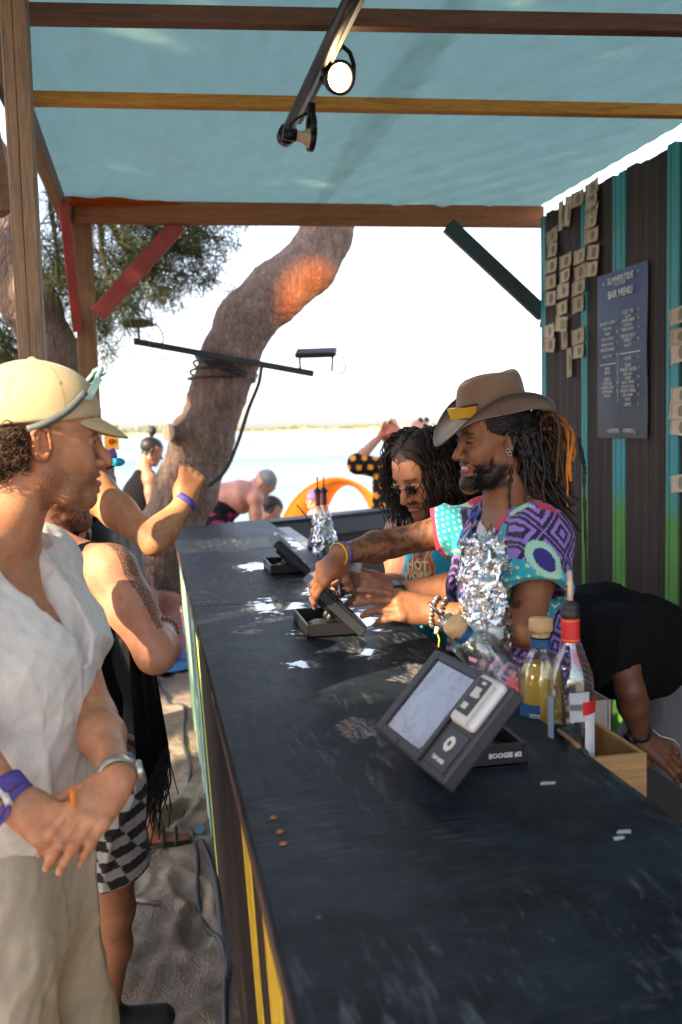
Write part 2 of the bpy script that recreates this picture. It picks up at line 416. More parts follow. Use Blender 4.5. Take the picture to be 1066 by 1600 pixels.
def head_paint(V, C, M, skin, lip=(.42, .16, .12), brow=(.02, .012, .008), stubble=0, teeth=False, sc=(.03, .02, .015), beardcol=None, white=False):
    Mi = np.linalg.inv(M4(M)); L = V @ Mi[:3, :3].T + Mi[:3, 3]; x, y, z = L[:, 0], L[:, 1], L[:, 2]; ay = np.abs(y)
    n1 = wob(L, 900, 3); n2 = wob(L, 1700, 5)
    inh = (x > -.13) & (x < .14) & (ay < .11) & (z > -.15) & (z < .15)
    def p(w, col): 
        nonlocal C; C = lerp(C, col, np.where(inh, sat(w), 0))
    p(np.exp(-((x - .1) / .03) ** 2 - (y / .02) ** 2 - ((z + .036) / .02) ** 2) * .3, tuple(np.array(skin) * np.array([1.1, .75, .7])))
    p((ay > .072) * (x < .02) * .3, tuple(np.array(skin) * np.array([1.1, .7, .65])))
    arch = .022 - ((ay - .03) / .03) ** 2 * .006 + .003
    p(sstep(.0055, .0025, np.abs(z - arch)) * (ay > .012) * (ay < .05) * (x > .05) * (.75 + .3 * n1), brow)
    lipm = ((x > .08) & (ay < .031) & (z < -.056) & (z > -.083))
    p(lipm * sstep(.027, .02, ay) * sstep(-.083, -.08, z) * .8, lip)
    p((x > .076) * (np.abs(z + .0672) < .0014) * (ay < .027) * .8, (.05, .015, .01))
    if teeth: p((x > .082) * (x < .0958) * (np.abs(z + .0665) < .0048) * (ay < .019), (.78, .74, .66))
    p((x > .08) * (np.abs(z + .0005) < .0016 + .002 * (x > .083)) * (np.abs(ay - .0315) < .0145) * .85, (.02, .012, .01))
    if stubble:
        jawz = sstep(-.038, -.06, z) * sstep(-.02, .0, x) * sstep(-.135, -.12, z)
        mus = (x > .08) * sstep(-.047, -.05, z) * sstep(.03, .025, ay)
        side = sstep(.02, -.02, np.abs(x - .005) - .012) * sstep(.03, -.03, z) * (z > -.12) * (ay > .045) * (x > -.012)
        s_ = np.maximum(np.maximum(jawz, mus), side * .7) * (1 - lipm * sstep(.026, .02, ay))
        p(s_ * sat(.55 + .45 * n1 + .3 * n2) * stubble, beardcol or sc)
    return C

# ------------------------------------------------------------------ hand (local frame: x to the fingertips, y to the thumb, z out of the back of the hand)
def hand_field(f, M, curl=(.5, .5, .5, .5), thumb=(.6, .3), spread=.06, scale=1.0, mirror=1, palm=True, nails=None):
    M = M4(M) @ np.diag([scale, scale * mirror, scale, 1]); h = Loc(f, M)
    if palm:
        h.ell((.0, 0, 0), (.03, .027, .0195), k=.02)
        for y, r in ((.03, .0125), (.012, .0125), (-.008, .012), (-.026, .0115)):
            h.cap((.012, y * .55, -.001), (.088 - abs(y - .012) * .22, y, 0), .0145, r, k=.014)
        h.ell((.035, .026, -.012), (.03, .014, .013), k=.014)
        h.ell((.045, -.024, -.01), (.034, .011, .011), k=.014)
    L = [(.044, .025, .021), (.048, .029, .022), (.044, .027, .021), (.034, .02, .019)]
    R = [(.0098, .0088, .008, .0068), (.01, .009, .0082, .007), (.0095, .0086, .0078, .0066), (.0085, .0076, .007, .006)]
    Y = [.030, .010, -.010, -.028]; X = [.087, .091, .087, .079]; ends = []; creases = []
    for i in range(4):
        a = spread * (1.5 - i) if not isinstance(spread, (tuple, list)) else spread[i]
        c = curl[i]; cs = c if isinstance(c, (tuple, list)) else (c * .9, c * 1.1, c * .7)
        p = np.array([X[i], Y[i], 0.0]); pts = [p]; ang = 0
        for l, cc in zip(L[i], cs):
            ang += cc; d = np.array([math.cos(ang) * math.cos(a), math.cos(ang) * math.sin(a), -math.sin(ang)]); p = p + d * l; pts.append(p)
        h.chain(pts, R[i], k=.006); nn_ = np.array([d[2] * -1 * math.cos(a) * -1 if False else math.sin(ang) * math.cos(a), math.sin(ang) * math.sin(a), math.cos(ang)]); ends.append((h.w(pts[-1] + d * .001 + nn_ * .0065), .0062 * h.sc)); creases += [(h.w(pts[1] + np.array([0, 0, .008])), .007), (h.w(pts[2] + nn_ * .007), .005)]
        h.ell(pts[1], (.0105, .0095, .0098), k=.004); h.ell(pts[0] + np.array([-.004, 0, .003]), (.011, .0105, .0105), k=.008)
    ty, tz = thumb
    b = np.array([.018, .02, -.008]); d1 = np.array([math.cos(ty) * math.cos(tz), math.sin(ty) * math.cos(tz), -math.sin(tz)])
    m = b + d1 * .044; d2 = np.array([math.cos(ty * .72) * math.cos(tz * 1.3), math.sin(ty * .72) * math.cos(tz * 1.3), -math.sin(tz * 1.3)])
    t1 = m + d2 * .032; d3 = np.array([math.cos(ty * .45) * math.cos(tz * 1.6), math.sin(ty * .45) * math.cos(tz * 1.6), -math.sin(tz * 1.6)]); t2 = t1 + d3 * .024
    h.chain([b, m, t1, t2], [.0165, .0118, .0105, .0082], k=.01); h.nails = ends; h.creases = creases
    return h
def hand_paint(V, C, hands, nail, crease):
    for h in hands:
        for c, r in h.nails: C = lerp(C, nail, sat(1.35 * gs(V, c, (r, r, r)) - .25) * .75)
        for c, r in h.creases: C = lerp(C, crease, gs(V, c, (r * 1.3,) * 3) * .4 * (.6 + .4 * np.sin(V[:, 2] * 2600)))
    return C
def tubes(name, strands, n=5, mat=None, parent=None, cols=None, kind=None, M=None):
    "many curved strands in one mesh: strands = [(pts, radii)]"
    V, F, C = [], [], []; base = 0
    for si, (pts, rs) in enumerate(strands):
        P = np.array([tuple(p) for p in pts], float); m = len(P); T = np.gradient(P, axis=0); T /= np.linalg.norm(T, axis=1)[:, None] + 1e-9
        a = np.array([.31, .62, .72]); N = np.cross(T, a); N /= np.linalg.norm(N, axis=1)[:, None] + 1e-9; B = np.cross(T, N)
        w = 2 * PI * np.arange(n) / n; r = np.broadcast_to(np.array(rs, float), (m,))
        V.append((P[:, None] + (N[:, None] * np.cos(w)[None, :, None] + B[:, None] * np.sin(w)[None, :, None]) * r[:, None, None]).reshape(-1, 3))
        i, k = np.meshgrid(np.arange(m - 1), np.arange(n), indexing='ij')
        F.append((np.stack([i * n + k, i * n + (k + 1) % n, (i + 1) * n + (k + 1) % n, (i + 1) * n + k], -1).reshape(-1, 4) + base)); base += m * n
        if cols is not None: C.append(np.repeat(np.asarray(cols[si], float).reshape(-1, 3) if np.ndim(cols[si]) > 1 else np.repeat([cols[si]], m, 0), n, 0))
    me = mesh_np(name, np.concatenate(V), np.concatenate(F), True, np.concatenate(C) if cols is not None else None)
    o = link(name, me, mat, parent, inv(parent) if parent is not None else M)
    if kind: o['kind'] = kind
    return o
# skin, cloth and hair materials read the colour attribute of the mesh
def skin_mat(name, rough=.45):
    m = Mat(name); v = m.co(); c = m.attr(); 
    f = m.noise(v, 45, 6, .7); f2 = m.noise(v, 480, 4, .7); fr_ = m.noise(v, 17, 3)
    c = m.mix(m.ramp(f, [(.4, .0), (.7, .42)]), c, (.55, .22, .14), 'MULTIPLY'); c = m.mix(m.ramp(fr_, [(.45, .0), (.7, .35)]), c, (1.0, .66, .55), 'MULTIPLY'); c = m.mix(m.ramp(f2, [(.58, .0), (.72, .35)]), c, (.45, .25, .18), 'MULTIPLY'); 
    m.set(color=c, rough=m.ramp(f2, [(.3, rough - .08), (.7, rough + .15)]), sss=.07, ssss=.005, spec=.42, normal=m.bump(f2, .45, .0016)); m.b.inputs['Subsurface Radius'].default_value = (1, .35, .2)
    return m.m
def cloth_mat(name, rough=.85, weave=900, sheen=.15, bump=.35, trans=0):
    m = Mat(name); v = m.co(); c = m.attr(); n = m.noise(m.mapping(v, (1, 1, .25)), weave, 2); n2 = m.noise(m.mapping(v, (.3, .3, 1.2)), weave * .8, 2)
    h = m.math('ADD', n, n2); c = m.mix(m.ramp(h, [(.35, .22), (1, 0.0)]), c, (0, 0, 0)) 
    m.set(color=c, rough=rough, sheen=sheen, normal=m.bump(h, bump, .0008))
    return m.m
SKIN = skin_mat('skin'); CLOTH = cloth_mat('cloth'); BCLOTH = cloth_mat('black_cloth', .95, 900, .0, .35); BCLOTH.node_tree.nodes['Principled BSDF'].inputs['Specular IOR Level'].default_value = .2; LINEN = cloth_mat('linen', .9, 420, .2, .5)
def hair_mat(name):
    m = Mat(name); m.set(color=m.attr(), rough=.5, spec=.35, normal=m.bump(m.noise(m.co(), 900, 2), .4, .001)); return m.m
HAIR = hair_mat('hair')
# ------------------------------------------------------------------ setting: sand, lake, far shore
def sand_mat():
    m = Mat('sand'); p = m.pos()
    a = m.noise(p, 2.2, 5); b = m.noise(p, 14, 5, .6); c = m.noise(p, 260, 3); d = m.vor(m.mapping(p, (1, 1, .2)), 9)
    col = m.mix(a, (.30, .235, .175), (.40, .32, .24)); col = m.mix(m.ramp(b, [(.35, .55), (.6, 0)]), col, (.21, .165, .125))
    col = m.mix(m.ramp(c, [(.55, 0), (.75, .5)]), col, (.16, .12, .09))
    h = m.math('ADD', m.math('MULTIPLY', b, 1.0), m.math('MULTIPLY', d, .5))
    nb = m.bump(h, .5, .035); nb = m.bump(c, .6, .003, nb)
    tread = m.n('TexWave', bands_direction='DIAGONAL'); m.put(tread.inputs['Vector'], m.mapping(p, (1, 1, 1), (0, 0, .9))); tread.inputs['Scale'].default_value = 26; tread.inputs['Distortion'].default_value = 9; tread.inputs['Detail Scale'].default_value = 2.5
    tm = m.math('MULTIPLY', tread.outputs['Fac'], m.ramp(m.noise(p, 3.3, 2), [(.5, 0), (.56, 1)]))
    nb = m.bump(tm, .35, .004, nb)
    m.set(color=col, rough=.95, normal=nb, spec=.2); return m.m
def sand_h(x, y):
    near = np.exp(-((x + .6) / 2.5) ** 2 - ((y - 4) / 5.) ** 2)
    P = np.stack([x, y, x * 0], -1); h = .022 * wob(P, 5.5, 2) + .012 * wob(P, 14, 4) + .006 * wob(P, 31, 8)
    r = np.random.RandomState(5)
    for i in range(60):
        cx, cy, a = r.uniform(-1.3, .1), r.uniform(1.8, 8), r.uniform(-.5, .5) + PI / 2
        u = (x - cx) * math.cos(a) + (y - cy) * math.sin(a); v = -(x - cx) * math.sin(a) + (y - cy) * math.cos(a)
        q = (u / .14) ** 2 + (v / .05) ** 2; h = h - .028 * np.exp(-q ** 2) + .012 * np.exp(-(q - 1.6) ** 2 * 2)
    h = h * near
    return h + np.where(y > 13, -(np.clip(y - 13, 0, 12)) * .05, 0) - .01
def axis_pts(fine, coarse):
    return np.array(sorted(set(list(np.round(fine, 4)) + coarse)))
xs = axis_pts(np.arange(-1.8, .5, .02), [-3000, -800, -200, -60, -30, -15, -8, -5, -3.5, -2.6, -2.1, .7, 1, 1.5, 2, 3, 5, 9, 15, 30, 60, 200, 800, 3000])
ys = axis_pts(np.arange(1.6, 7.5, .02), [-3000, -500, -100, -30, -12, -6, -3, -1, 0, .6, 1.1, 8, 8.6, 9.4, 10.4, 11.6, 13, 15, 18, 22, 25, 35, 80, 300, 1000, 4000])
gx, gy = np.meshgrid(xs, ys, indexing='ij'); gz = sand_h(gx, gy); nx, ny = gx.shape
ii, jj = np.meshgrid(np.arange(nx - 1), np.arange(ny - 1), indexing='ij')
Fq = np.stack([ii * ny + jj, (ii + 1) * ny + jj, (ii + 1) * ny + jj + 1, ii * ny + jj + 1], -1).reshape(-1, 4)
tag(link('sand_ground', mesh_np('sand_ground', np.stack([gx, gy, gz], -1).reshape(-1, 3), Fq), sand_mat()), 'trampled pale beach sand running down to the lake', None, None, 'structure')

def water_mat():
    m = Mat('lake_water'); p = m.pos()
    a = m.noise(m.mapping(p, (.25, 1, 1)), .9, 5, .6); b = m.noise(m.mapping(p, (.3, 1, 1)), 5, 3); big = m.noise(m.mapping(p, (.004, .03, 1)), 1, 3)
    nb = m.bump(a, 1.0, .16); nb = m.bump(b, .8, .03, nb)
    m.set(color=m.mix(big, (.06, .10, .115), (.10, .15, .165)), rough=m.ramp(big, [(.35, .16), (.65, .34)]), normal=nb, ior=1.33); return m.m
wb = MB(); wb.add([(-3500, 16, -.2), (3500, 16, -.2), (3500, 4200, -.2), (-3500, 4200, -.2)], [(0, 1, 2, 3)])
tag(wb.build('lake_water', water_mat()), 'calm pale blue lake water reaching to the far shore', None, None, 'structure')
# far shore: low sandy spit with a line of scrub and trees
SHY = 620.0
sb = MB(); n = 120; top = []; rr = random.Random(3)
for i in range(n + 1):
    X = -520 + i * 7.4; e = min(1, (n - i) / 14); z = (1.6 + .8 * math.sin(i * .6) + rr.random()) * e
    y0 = SHY - (i * -1.1) * .6
    sb.v += [(X, y0, -.3), (X, y0 + 12, z * .6), (X, y0 + 60, z * 1.2 + .1), (X, y0 + 160, -.3)]; sb.sm += []
for i in range(n):
    for k in range(3): sb.f.append((i * 4 + k, (i + 1) * 4 + k, (i + 1) * 4 + k + 1, i * 4 + k + 1)); sb.sm.append(True); sb.mi.append(0)
tag(sb.build('far_shore_land', simple('hazed_dry_shore', (.36, .33, .2), .95, scale=.05)), 'low dry grassy spit across the lake', None, None, 'structure')  # dry grass colour kept pale to paint in the distance haze
def leaf_mat(name, c1, c2, rough=.6, trans=.35):
    m = Mat(name); o = m.n('ObjectInfo').outputs['Random']; f = m.noise(m.pos(), 2.5, 3); c = m.mix(f, c1, c2)
    tr = m.n('BsdfTranslucent'); m.put(tr.inputs['Color'], c); mx = m.n('MixShader'); mx.inputs[0].default_value = trans
    m.set(color=c, rough=rough, spec=.3); m.L.new(m.b.outputs[0], mx.inputs[1]); m.L.new(tr.outputs[0], mx.inputs[2]); m.L.new(mx.outputs[0], m.out.inputs[0]); return m.m
FAR_LEAF = leaf_mat('far_foliage', (.13, .16, .05), (.24, .24, .09), .8, .1)
V, Q = [], []; rr = np.random.RandomState(4)
for i in range(5200):
    X = rr.uniform(-500, 345); c = math.exp(-((X - 30) / 18) ** 2) * 3.2 + math.exp(-((X + 5) / 20) ** 2) * 4.5 + 1.5 * math.exp(-((X - 110) / 22) ** 2) + 1.4 * math.exp(-((X - 165) / 14) ** 2) + 2.0 * math.exp(-((X + 190) / 60) ** 2) + 1.2 + .8 * math.sin(X * .13)
    c *= min(1, (350 - X) / 70); z = 1.2 + rr.uniform(0, 1) ** .7 * max(c, .5); s = rr.uniform(.6, 1.5); y = SHY + 30 + (X + 520) / 7.4 * .66 + rr.uniform(-12, 12)
    d1 = rr.normal(size=3); d1 /= np.linalg.norm(d1); d2 = np.cross(d1, rr.normal(size=3)); d2 /= np.linalg.norm(d2); b = len(V); c0 = np.array([X, y, z])
    V += [c0 - d1 * s, c0 + d2 * s * .6, c0 + d1 * s, c0 - d2 * s * .6]; Q.append((b, b + 1, b + 2, b + 3))
tag(link('far_treeline', mesh_np('far_treeline', V, Q, False), FAR_LEAF), 'hazy line of scrub and small trees along the far shore', None, None, 'stuff')
# white swan pedal boat far out
sw = thing('pedal_boat', 'tiny white swan pedal boat far out on the lake', 'boat', atz(592, 683, -.2))
L0 = sw.location; white = simple('white_hull', (.75, .75, .75), .4)
b = MB(); b.lathe([(.01, -.1), (.8, 0), (1.1, .35), (.9, .6), (.02, .62)], Matrix.Translation(L0) @ Matrix.Diagonal((1.4, .9, 1, 1)), 14); b.build('hull', white, sw)
b = MB(); b.tube(spline([L0 + Vector(p) for p in ((-.9, 0, .4), (-1.3, 0, 1.0), (-1.0, 0, 1.6), (-1.2, 0, 1.9), (-1.5, 0, 1.75))], 4), .16, 8); b.build('swan_neck', white, sw)

# ------------------------------------------------------------------ counter
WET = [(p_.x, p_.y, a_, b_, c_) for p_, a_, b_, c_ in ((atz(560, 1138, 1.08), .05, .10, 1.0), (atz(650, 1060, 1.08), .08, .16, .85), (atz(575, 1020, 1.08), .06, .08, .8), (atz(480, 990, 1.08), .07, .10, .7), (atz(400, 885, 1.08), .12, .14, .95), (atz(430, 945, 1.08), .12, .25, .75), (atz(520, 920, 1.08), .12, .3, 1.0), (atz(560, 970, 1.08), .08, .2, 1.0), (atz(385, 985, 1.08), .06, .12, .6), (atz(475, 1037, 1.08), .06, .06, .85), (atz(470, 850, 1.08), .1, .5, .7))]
def counter_mat():
    m = Mat('black_painted_counter'); p = m.pos(); s = m.sep(p)
    a = m.noise(m.mapping(p, (1, .6, 1), (0, 0, .5)), 3.0, 7, .65); sc = m.noise(m.mapping(p, (22, 3.5, 1), (0, 0, .75)), 3.2, 4, .6); sc2 = m.noise(m.mapping(p, (5, 60, 1), (0, 0, .1)), 3, 3, .6)
    mot = m.noise(p, 7, 6, .7); col = m.mix(m.ramp(mot, [(.35, 0), (.65, 1)]), (.003, .006, .010), (.020, .030, .040))
    wear = m.math('MULTIPLY', m.ramp(a, [(.48, 0), (.62, 1)]), m.ramp(sc, [(.52, 0), (.72, 1)]))
    col = m.mix(m.math('MULTIPLY', wear, .8), col, (.20, .21, .21))
    w2 = m.math('MULTIPLY', m.ramp(sc2, [(.56, 0), (.70, 1)]), m.ramp(m.noise(p, 1.7, 3), [(.45, 0), (.6, .5)]))
    col = m.mix(w2, col, (.11, .105, .10))
    # sandy patch worn through by the join
    yy = m.math('ABSOLUTE', m.math('SUBTRACT', s[1], 3.3)); band = m.math('MULTIPLY', m.ramp(yy, [(0, 1), (.5, 0)]), m.ramp(m.noise(m.mapping(p, (14, 4, 1)), 4, 6, .7), [(.5, 0), (.68, .9)]))
    col = m.mix(m.math('MULTIPLY', band, .55), col, (.36, .24, .15))
    # wet: thin films of spilt water, smooth; long along the counter
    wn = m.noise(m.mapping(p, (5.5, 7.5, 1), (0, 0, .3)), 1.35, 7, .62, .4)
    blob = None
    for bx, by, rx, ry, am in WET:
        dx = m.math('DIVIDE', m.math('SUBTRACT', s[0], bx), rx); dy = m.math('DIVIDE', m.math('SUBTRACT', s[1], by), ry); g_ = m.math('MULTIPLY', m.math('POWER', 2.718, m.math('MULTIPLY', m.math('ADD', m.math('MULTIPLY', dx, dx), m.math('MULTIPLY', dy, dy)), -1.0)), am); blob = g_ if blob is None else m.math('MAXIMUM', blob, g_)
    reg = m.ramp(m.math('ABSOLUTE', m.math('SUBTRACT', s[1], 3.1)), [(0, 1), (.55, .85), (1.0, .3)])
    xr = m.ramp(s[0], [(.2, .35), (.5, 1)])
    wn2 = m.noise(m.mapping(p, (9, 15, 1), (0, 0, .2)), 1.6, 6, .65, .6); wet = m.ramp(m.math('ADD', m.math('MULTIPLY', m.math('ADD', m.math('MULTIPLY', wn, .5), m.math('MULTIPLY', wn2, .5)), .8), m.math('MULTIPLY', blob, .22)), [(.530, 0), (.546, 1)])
    dryr = m.math('ADD', m.math('MULTIPLY', sc, .16), m.math('ADD', m.math('MULTIPLY', a, .2), .24))
    wp_ = m.n('VectorMath', operation='ADD'); m.put(wp_.inputs[0], p); wv_ = m.n('VectorMath', operation='SCALE'); m.put(wv_.inputs[0], m.noise(p, 9, 3, .6, out='Color')); wv_.inputs['Scale'].default_value = .06; m.put(wp_.inputs[1], wv_.outputs[0]); scr = m.noise(m.mapping(wp_.outputs[0], (46, 7, 1), (0, 0, -.55)), 2.4, 6, .75); scr2 = m.noise(m.mapping(wp_.outputs[0], (11, 30, 1), (0, 0, .3)), 2.4, 6, .75); sm_ = m.math('MULTIPLY', m.math('MAXIMUM', m.ramp(scr, [(.58, 0), (.72, 1)]), m.ramp(scr2, [(.60, 0), (.75, .8)])), m.ramp(m.noise(p, 2.6, 5, .65), [(.50, 0), (.60, 1)])); col = m.mix(m.math('MULTIPLY', sm_, .55), col, (.20, .21, .215))
    m.set(rough=m.math('ADD', m.math('MULTIPLY', m.math('SUBTRACT', 1, wet), dryr), .10), color=m.mix(wet, col, m.mix(m.ramp(scr, [(.45, 0), (.62, .8)]), (.05, .055, .06), (.40, .43, .45))), coat=m.math('MULTIPLY', wet, .6), coatr=.02, spec=m.math('ADD', .16, m.math('MULTIPLY', wet, .3)),  # pale residue colour in the wet films also paints in reflected sky
          normal=m.bump(m.math('MULTIPLY', m.math('ADD', sc, m.math('MULTIPLY', sc2, .7)), m.math('SUBTRACT', 1, wet)), .22, .002))
    return m.m
def plank_mesh(name, w, L, t=.02, grooves=3):
    "board: width along y, length along z from 0 up, front face at -x with shallow grooves"
    prof = []; n = grooves + 1; g = .0045; b = .003
    prof.append((0, -w / 2)); prof.append((-t + b, -w / 2)); prof.append((-t, -w / 2 + b))
    for i in range(1, n):
        c = -w / 2 + w * i / n; prof += [(-t, c - g), (-t + .007, c - g * .5), (-t + .007, c + g * .5), (-t, c + g)]
    prof += [(-t, w / 2 - b), (-t + b, w / 2), (0, w / 2)]
    m = len(prof); vs = [(x, y, z) for z in (0, L) for x, y in prof]; fs = [(i, i + 1, m + i + 1, m + i) for i in range(m - 1)] + [tuple(range(m, 2 * m)), tuple(range(m))[::-1]]
    me = bpy.data.meshes.new(name); me.from_pydata(vs, [], fs); me.update(); return me
def dark_plank_mat(name, c=(.030, .022, .018), warm=(.075, .045, .028)):
    m = Mat(name); p = m.pos(); o = m.n('ObjectInfo').outputs['Random']
    g = m.noise(m.mapping(p, (30, 30, 1.2)), 2.5, 6, .65); col = m.mix(m.ramp(g, [(.4, 0), (.75, .8)]), c, warm)
    col = m.mix(m.ramp(o, [(.0, .0), (.7, .35), (1, .6)]), col, tuple(x * .4 for x in c))
    m.set(color=col, rough=.62, normal=m.bump(g, .35, .003), spec=.4); return m.m
def paint_mat(name, top, bot=None, z0=0, z1=0):
    m = Mat(name); p = m.pos(); g = m.noise(m.mapping(p, (30, 30, 1.5)), 2.5, 6, .65); c = top
    if bot is not None:
        mr = m.n('MapRange'); m.put(mr.inputs['Value'], m.math('ADD', m.sep(p)[2], m.math('MULTIPLY', m.noise(p, 9, 3), .12))); mr.inputs['From Min'].default_value = z0; mr.inputs['From Max'].default_value = z1; c = m.mix(mr.outputs[0], bot, top)
    col = m.mix(m.ramp(g, [(.5, 0), (.75, .55)]), c, (.03, .03, .028)); m.set(color=col, rough=.55, normal=m.bump(g, .3, .003)); return m.m
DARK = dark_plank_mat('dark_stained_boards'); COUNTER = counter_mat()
EDGE = simple('worn_ply_edge', (.10, .055, .04), .8, var=.4, scale=60)
XL, XR, ZC = .118, .722, 1.08
bar = thing('bar_counter', 'long black painted bar counter with a wet scuffed top and ribbed board front', 'bar counter', (.42, 2.5, 0))
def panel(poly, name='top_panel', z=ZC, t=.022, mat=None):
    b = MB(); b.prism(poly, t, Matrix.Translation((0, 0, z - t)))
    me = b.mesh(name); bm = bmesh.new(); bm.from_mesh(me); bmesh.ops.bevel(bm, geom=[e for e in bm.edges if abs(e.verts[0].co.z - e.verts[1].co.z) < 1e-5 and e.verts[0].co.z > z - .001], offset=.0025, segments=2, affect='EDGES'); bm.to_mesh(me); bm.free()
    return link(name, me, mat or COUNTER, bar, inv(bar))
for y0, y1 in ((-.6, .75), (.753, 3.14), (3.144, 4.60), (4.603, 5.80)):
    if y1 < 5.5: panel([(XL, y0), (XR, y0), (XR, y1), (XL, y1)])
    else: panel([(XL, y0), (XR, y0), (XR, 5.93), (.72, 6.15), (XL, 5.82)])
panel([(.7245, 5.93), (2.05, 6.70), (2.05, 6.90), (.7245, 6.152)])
b = MB()
for (a, c) in (((XL + .012, -.6), (XL + .012, 5.80)), ((XR - .018, -.6), (XR - .018, 5.94))):
    pass
b.box(((XL + XR) / 2, 2.6, ZC - .022 - .03), ((XR - XL) / 2 - .006, 3.19, .029)); b.build('top_frame', EDGE, bar)
b = MB(); n1 = Vector((2.05 - .72, 6.70 - 5.93, 0)).normalized(); c_ = Vector((1.39, 6.42, ZC - .074)); ang = math.atan2(n1.y, n1.x)
b.box((0, 0, 0), (.78, .085, .05), Matrix.Translation(c_) @ Matrix.Rotation(ang, 4, 'Z')); b.build('arm_fascia', simple('fascia_paint', (.03, .04, .05), .5), bar)
b = MB(); b.box((0, 0, 0), (.76, .02, .5), Matrix.Translation((c_.x, c_.y + .05, .51)) @ Matrix.Rotation(ang, 4, 'Z')); b.build('arm_panel', DARK, bar)
for yy_ in (-.4, 1.2, 2.8, 4.4, 5.7):
    b = MB(); b.box((.66, yy_, .51), (.035, .035, .508)); b.build('support_post', DARK, bar)
b = MB(); b.box((.45, 2.6, .42), (.2, 3.1, .012)); b.build('under_shelf', DARK, bar)
b = MB(); b.box((.84, 1.45, .93), (.115, .52, .012)); b.build('side_shelf', DARK, bar)
for yy_ in (1.0, 1.9):
    b = MB(); b.box((.80, yy_, .46), (.02, .02, .457)); b.build('shelf_leg', DARK, bar)
# raked front made of ribbed boards, some of them painted
YEL = paint_mat('yellow_paint', (.72, .48, .03)); GRN = paint_mat('green_paint', (.16, .42, .08)); TEALW = paint_mat('teal_front_paint', (.22, .55, .52)); LIME = paint_mat('lime_front_paint', (.45, .58, .12)); CREAM = paint_mat('cream_front_paint', (.6, .6, .5))
YG = paint_mat('yellow_to_green_paint', (.72, .48, .03), (.16, .42, .08), .45, .62)
bp = plank_mesh('board', .098, 1.03, .018, 3); sp = plank_mesh('painted_board', .046, 1.03, .021, 1); sp2 = plank_mesh('painted_board', .026, 1.03, .021, 0)
rake = math.atan2(.05, 1.03)
def front_board(me, name, y, mat):
    o = bpy.data.objects.new(name, me); COL.objects.link(o)
    if not me.materials: me.materials.append(DARK)
    o.parent = bar; o.matrix_local = inv(bar) @ Matrix.Translation((.204, y, .012)) @ Matrix.Rotation(-rake, 4, 'Y')
    if mat is not DARK: o.material_slots[0].link = 'OBJECT'; o.material_slots[0].material = mat
    return o
stripes = [(1.27 + i * .048, .046, YEL) for i in range(4)] + [(1.64 + i * .048, .046, YG) for i in range(3)] + [(3.55, .046, LIME), (3.90, .046, TEALW), (3.95, .046, TEALW), (4.06, .026, CREAM), (4.09, .046, CREAM), (4.30, .046, TEALW), (4.35, .046, TEALW), (4.42, .046, LIME), (4.47, .046, LIME), (4.70, .046, TEALW), (4.75, .046, CREAM), (4.80, .046, CREAM), (5.0, .046, LIME), (5.05, .046, LIME), (5.3, .046, TEALW), (5.35, .046, TEALW), (5.5, .046, LIME)]
y = -.5; si = 0
while y < 5.72:
    nxt = stripes[si] if si < len(stripes) else None
    if nxt and y + .1 > nxt[0]:
        w = nxt[1]; front_board(sp if w > .04 else sp2, 'painted_board', y + w / 2, nxt[2]); y += w + .002; si += 1
    else: front_board(bp, 'board', y + .05, DARK); y += .1005

# ------------------------------------------------------------------ board wall on the right
WX = 2.2
wall = thing('board_wall', 'tall dark ribbed board wall with teal to green painted stripes', 'wall', (WX, 2.3, 0))
WT = paint_mat('teal_to_green_paint', (.03, .27, .30), (.085, .26, .045), 1.28, 1.42)
wp = plank_mesh('board', .088, 2.80, .02, 3); wl = plank_mesh('painted_board', .062, 2.80, .026, 1); wn_ = plank_mesh('painted_board', .04, 2.80, .03, 0)
ws = sorted([(atx(x, 600, WX).y, w) for x, w in ((858, .055), (912, .062), (960, .055), (971, .055), (1046, .062), (1057, .04))] + [(3.1, .062), (2.6, .055), (1.9, .062), (1.1, .062)])
y = .2; si = 0
rb = random.Random(2)
def wall_board(me, name, y, mat):
    o = bpy.data.objects.new(name, me); COL.objects.link(o)
    if not me.materials: me.materials.append(DARK)
    o.parent = wall; o.matrix_local = inv(wall) @ Matrix.Translation((WX + rb.uniform(-.002, .002), y, rb.uniform(-.02, 0)))
    if mat is not DARK: o.material_slots[0].link = 'OBJECT'; o.material_slots[0].material = mat
while y < 5.08:
    if si < len(ws) and y + .075 > ws[si][0] - ws[si][1] / 2:
        w = ws[si][1]; me = wn_ if w < .045 else wl; ww = .04 if w < .045 else .062
        wall_board(me, 'painted_board', y + ww / 2, WT); y += ww + .001; si += 1
    else: wall_board(wp, 'board', y + .044, DARK); y += .0895
b = MB(); b.box((WX + .012, 2.65, 1.4), (.008, 2.45, 1.39)); b.build('backing_sheet', DARK, wall)
for z in (.5, 1.5, 2.5):
    b = MB(); b.box((WX + .042, 2.65, z), (.02, 2.44, .035)); b.build('rail', DARK, wall)

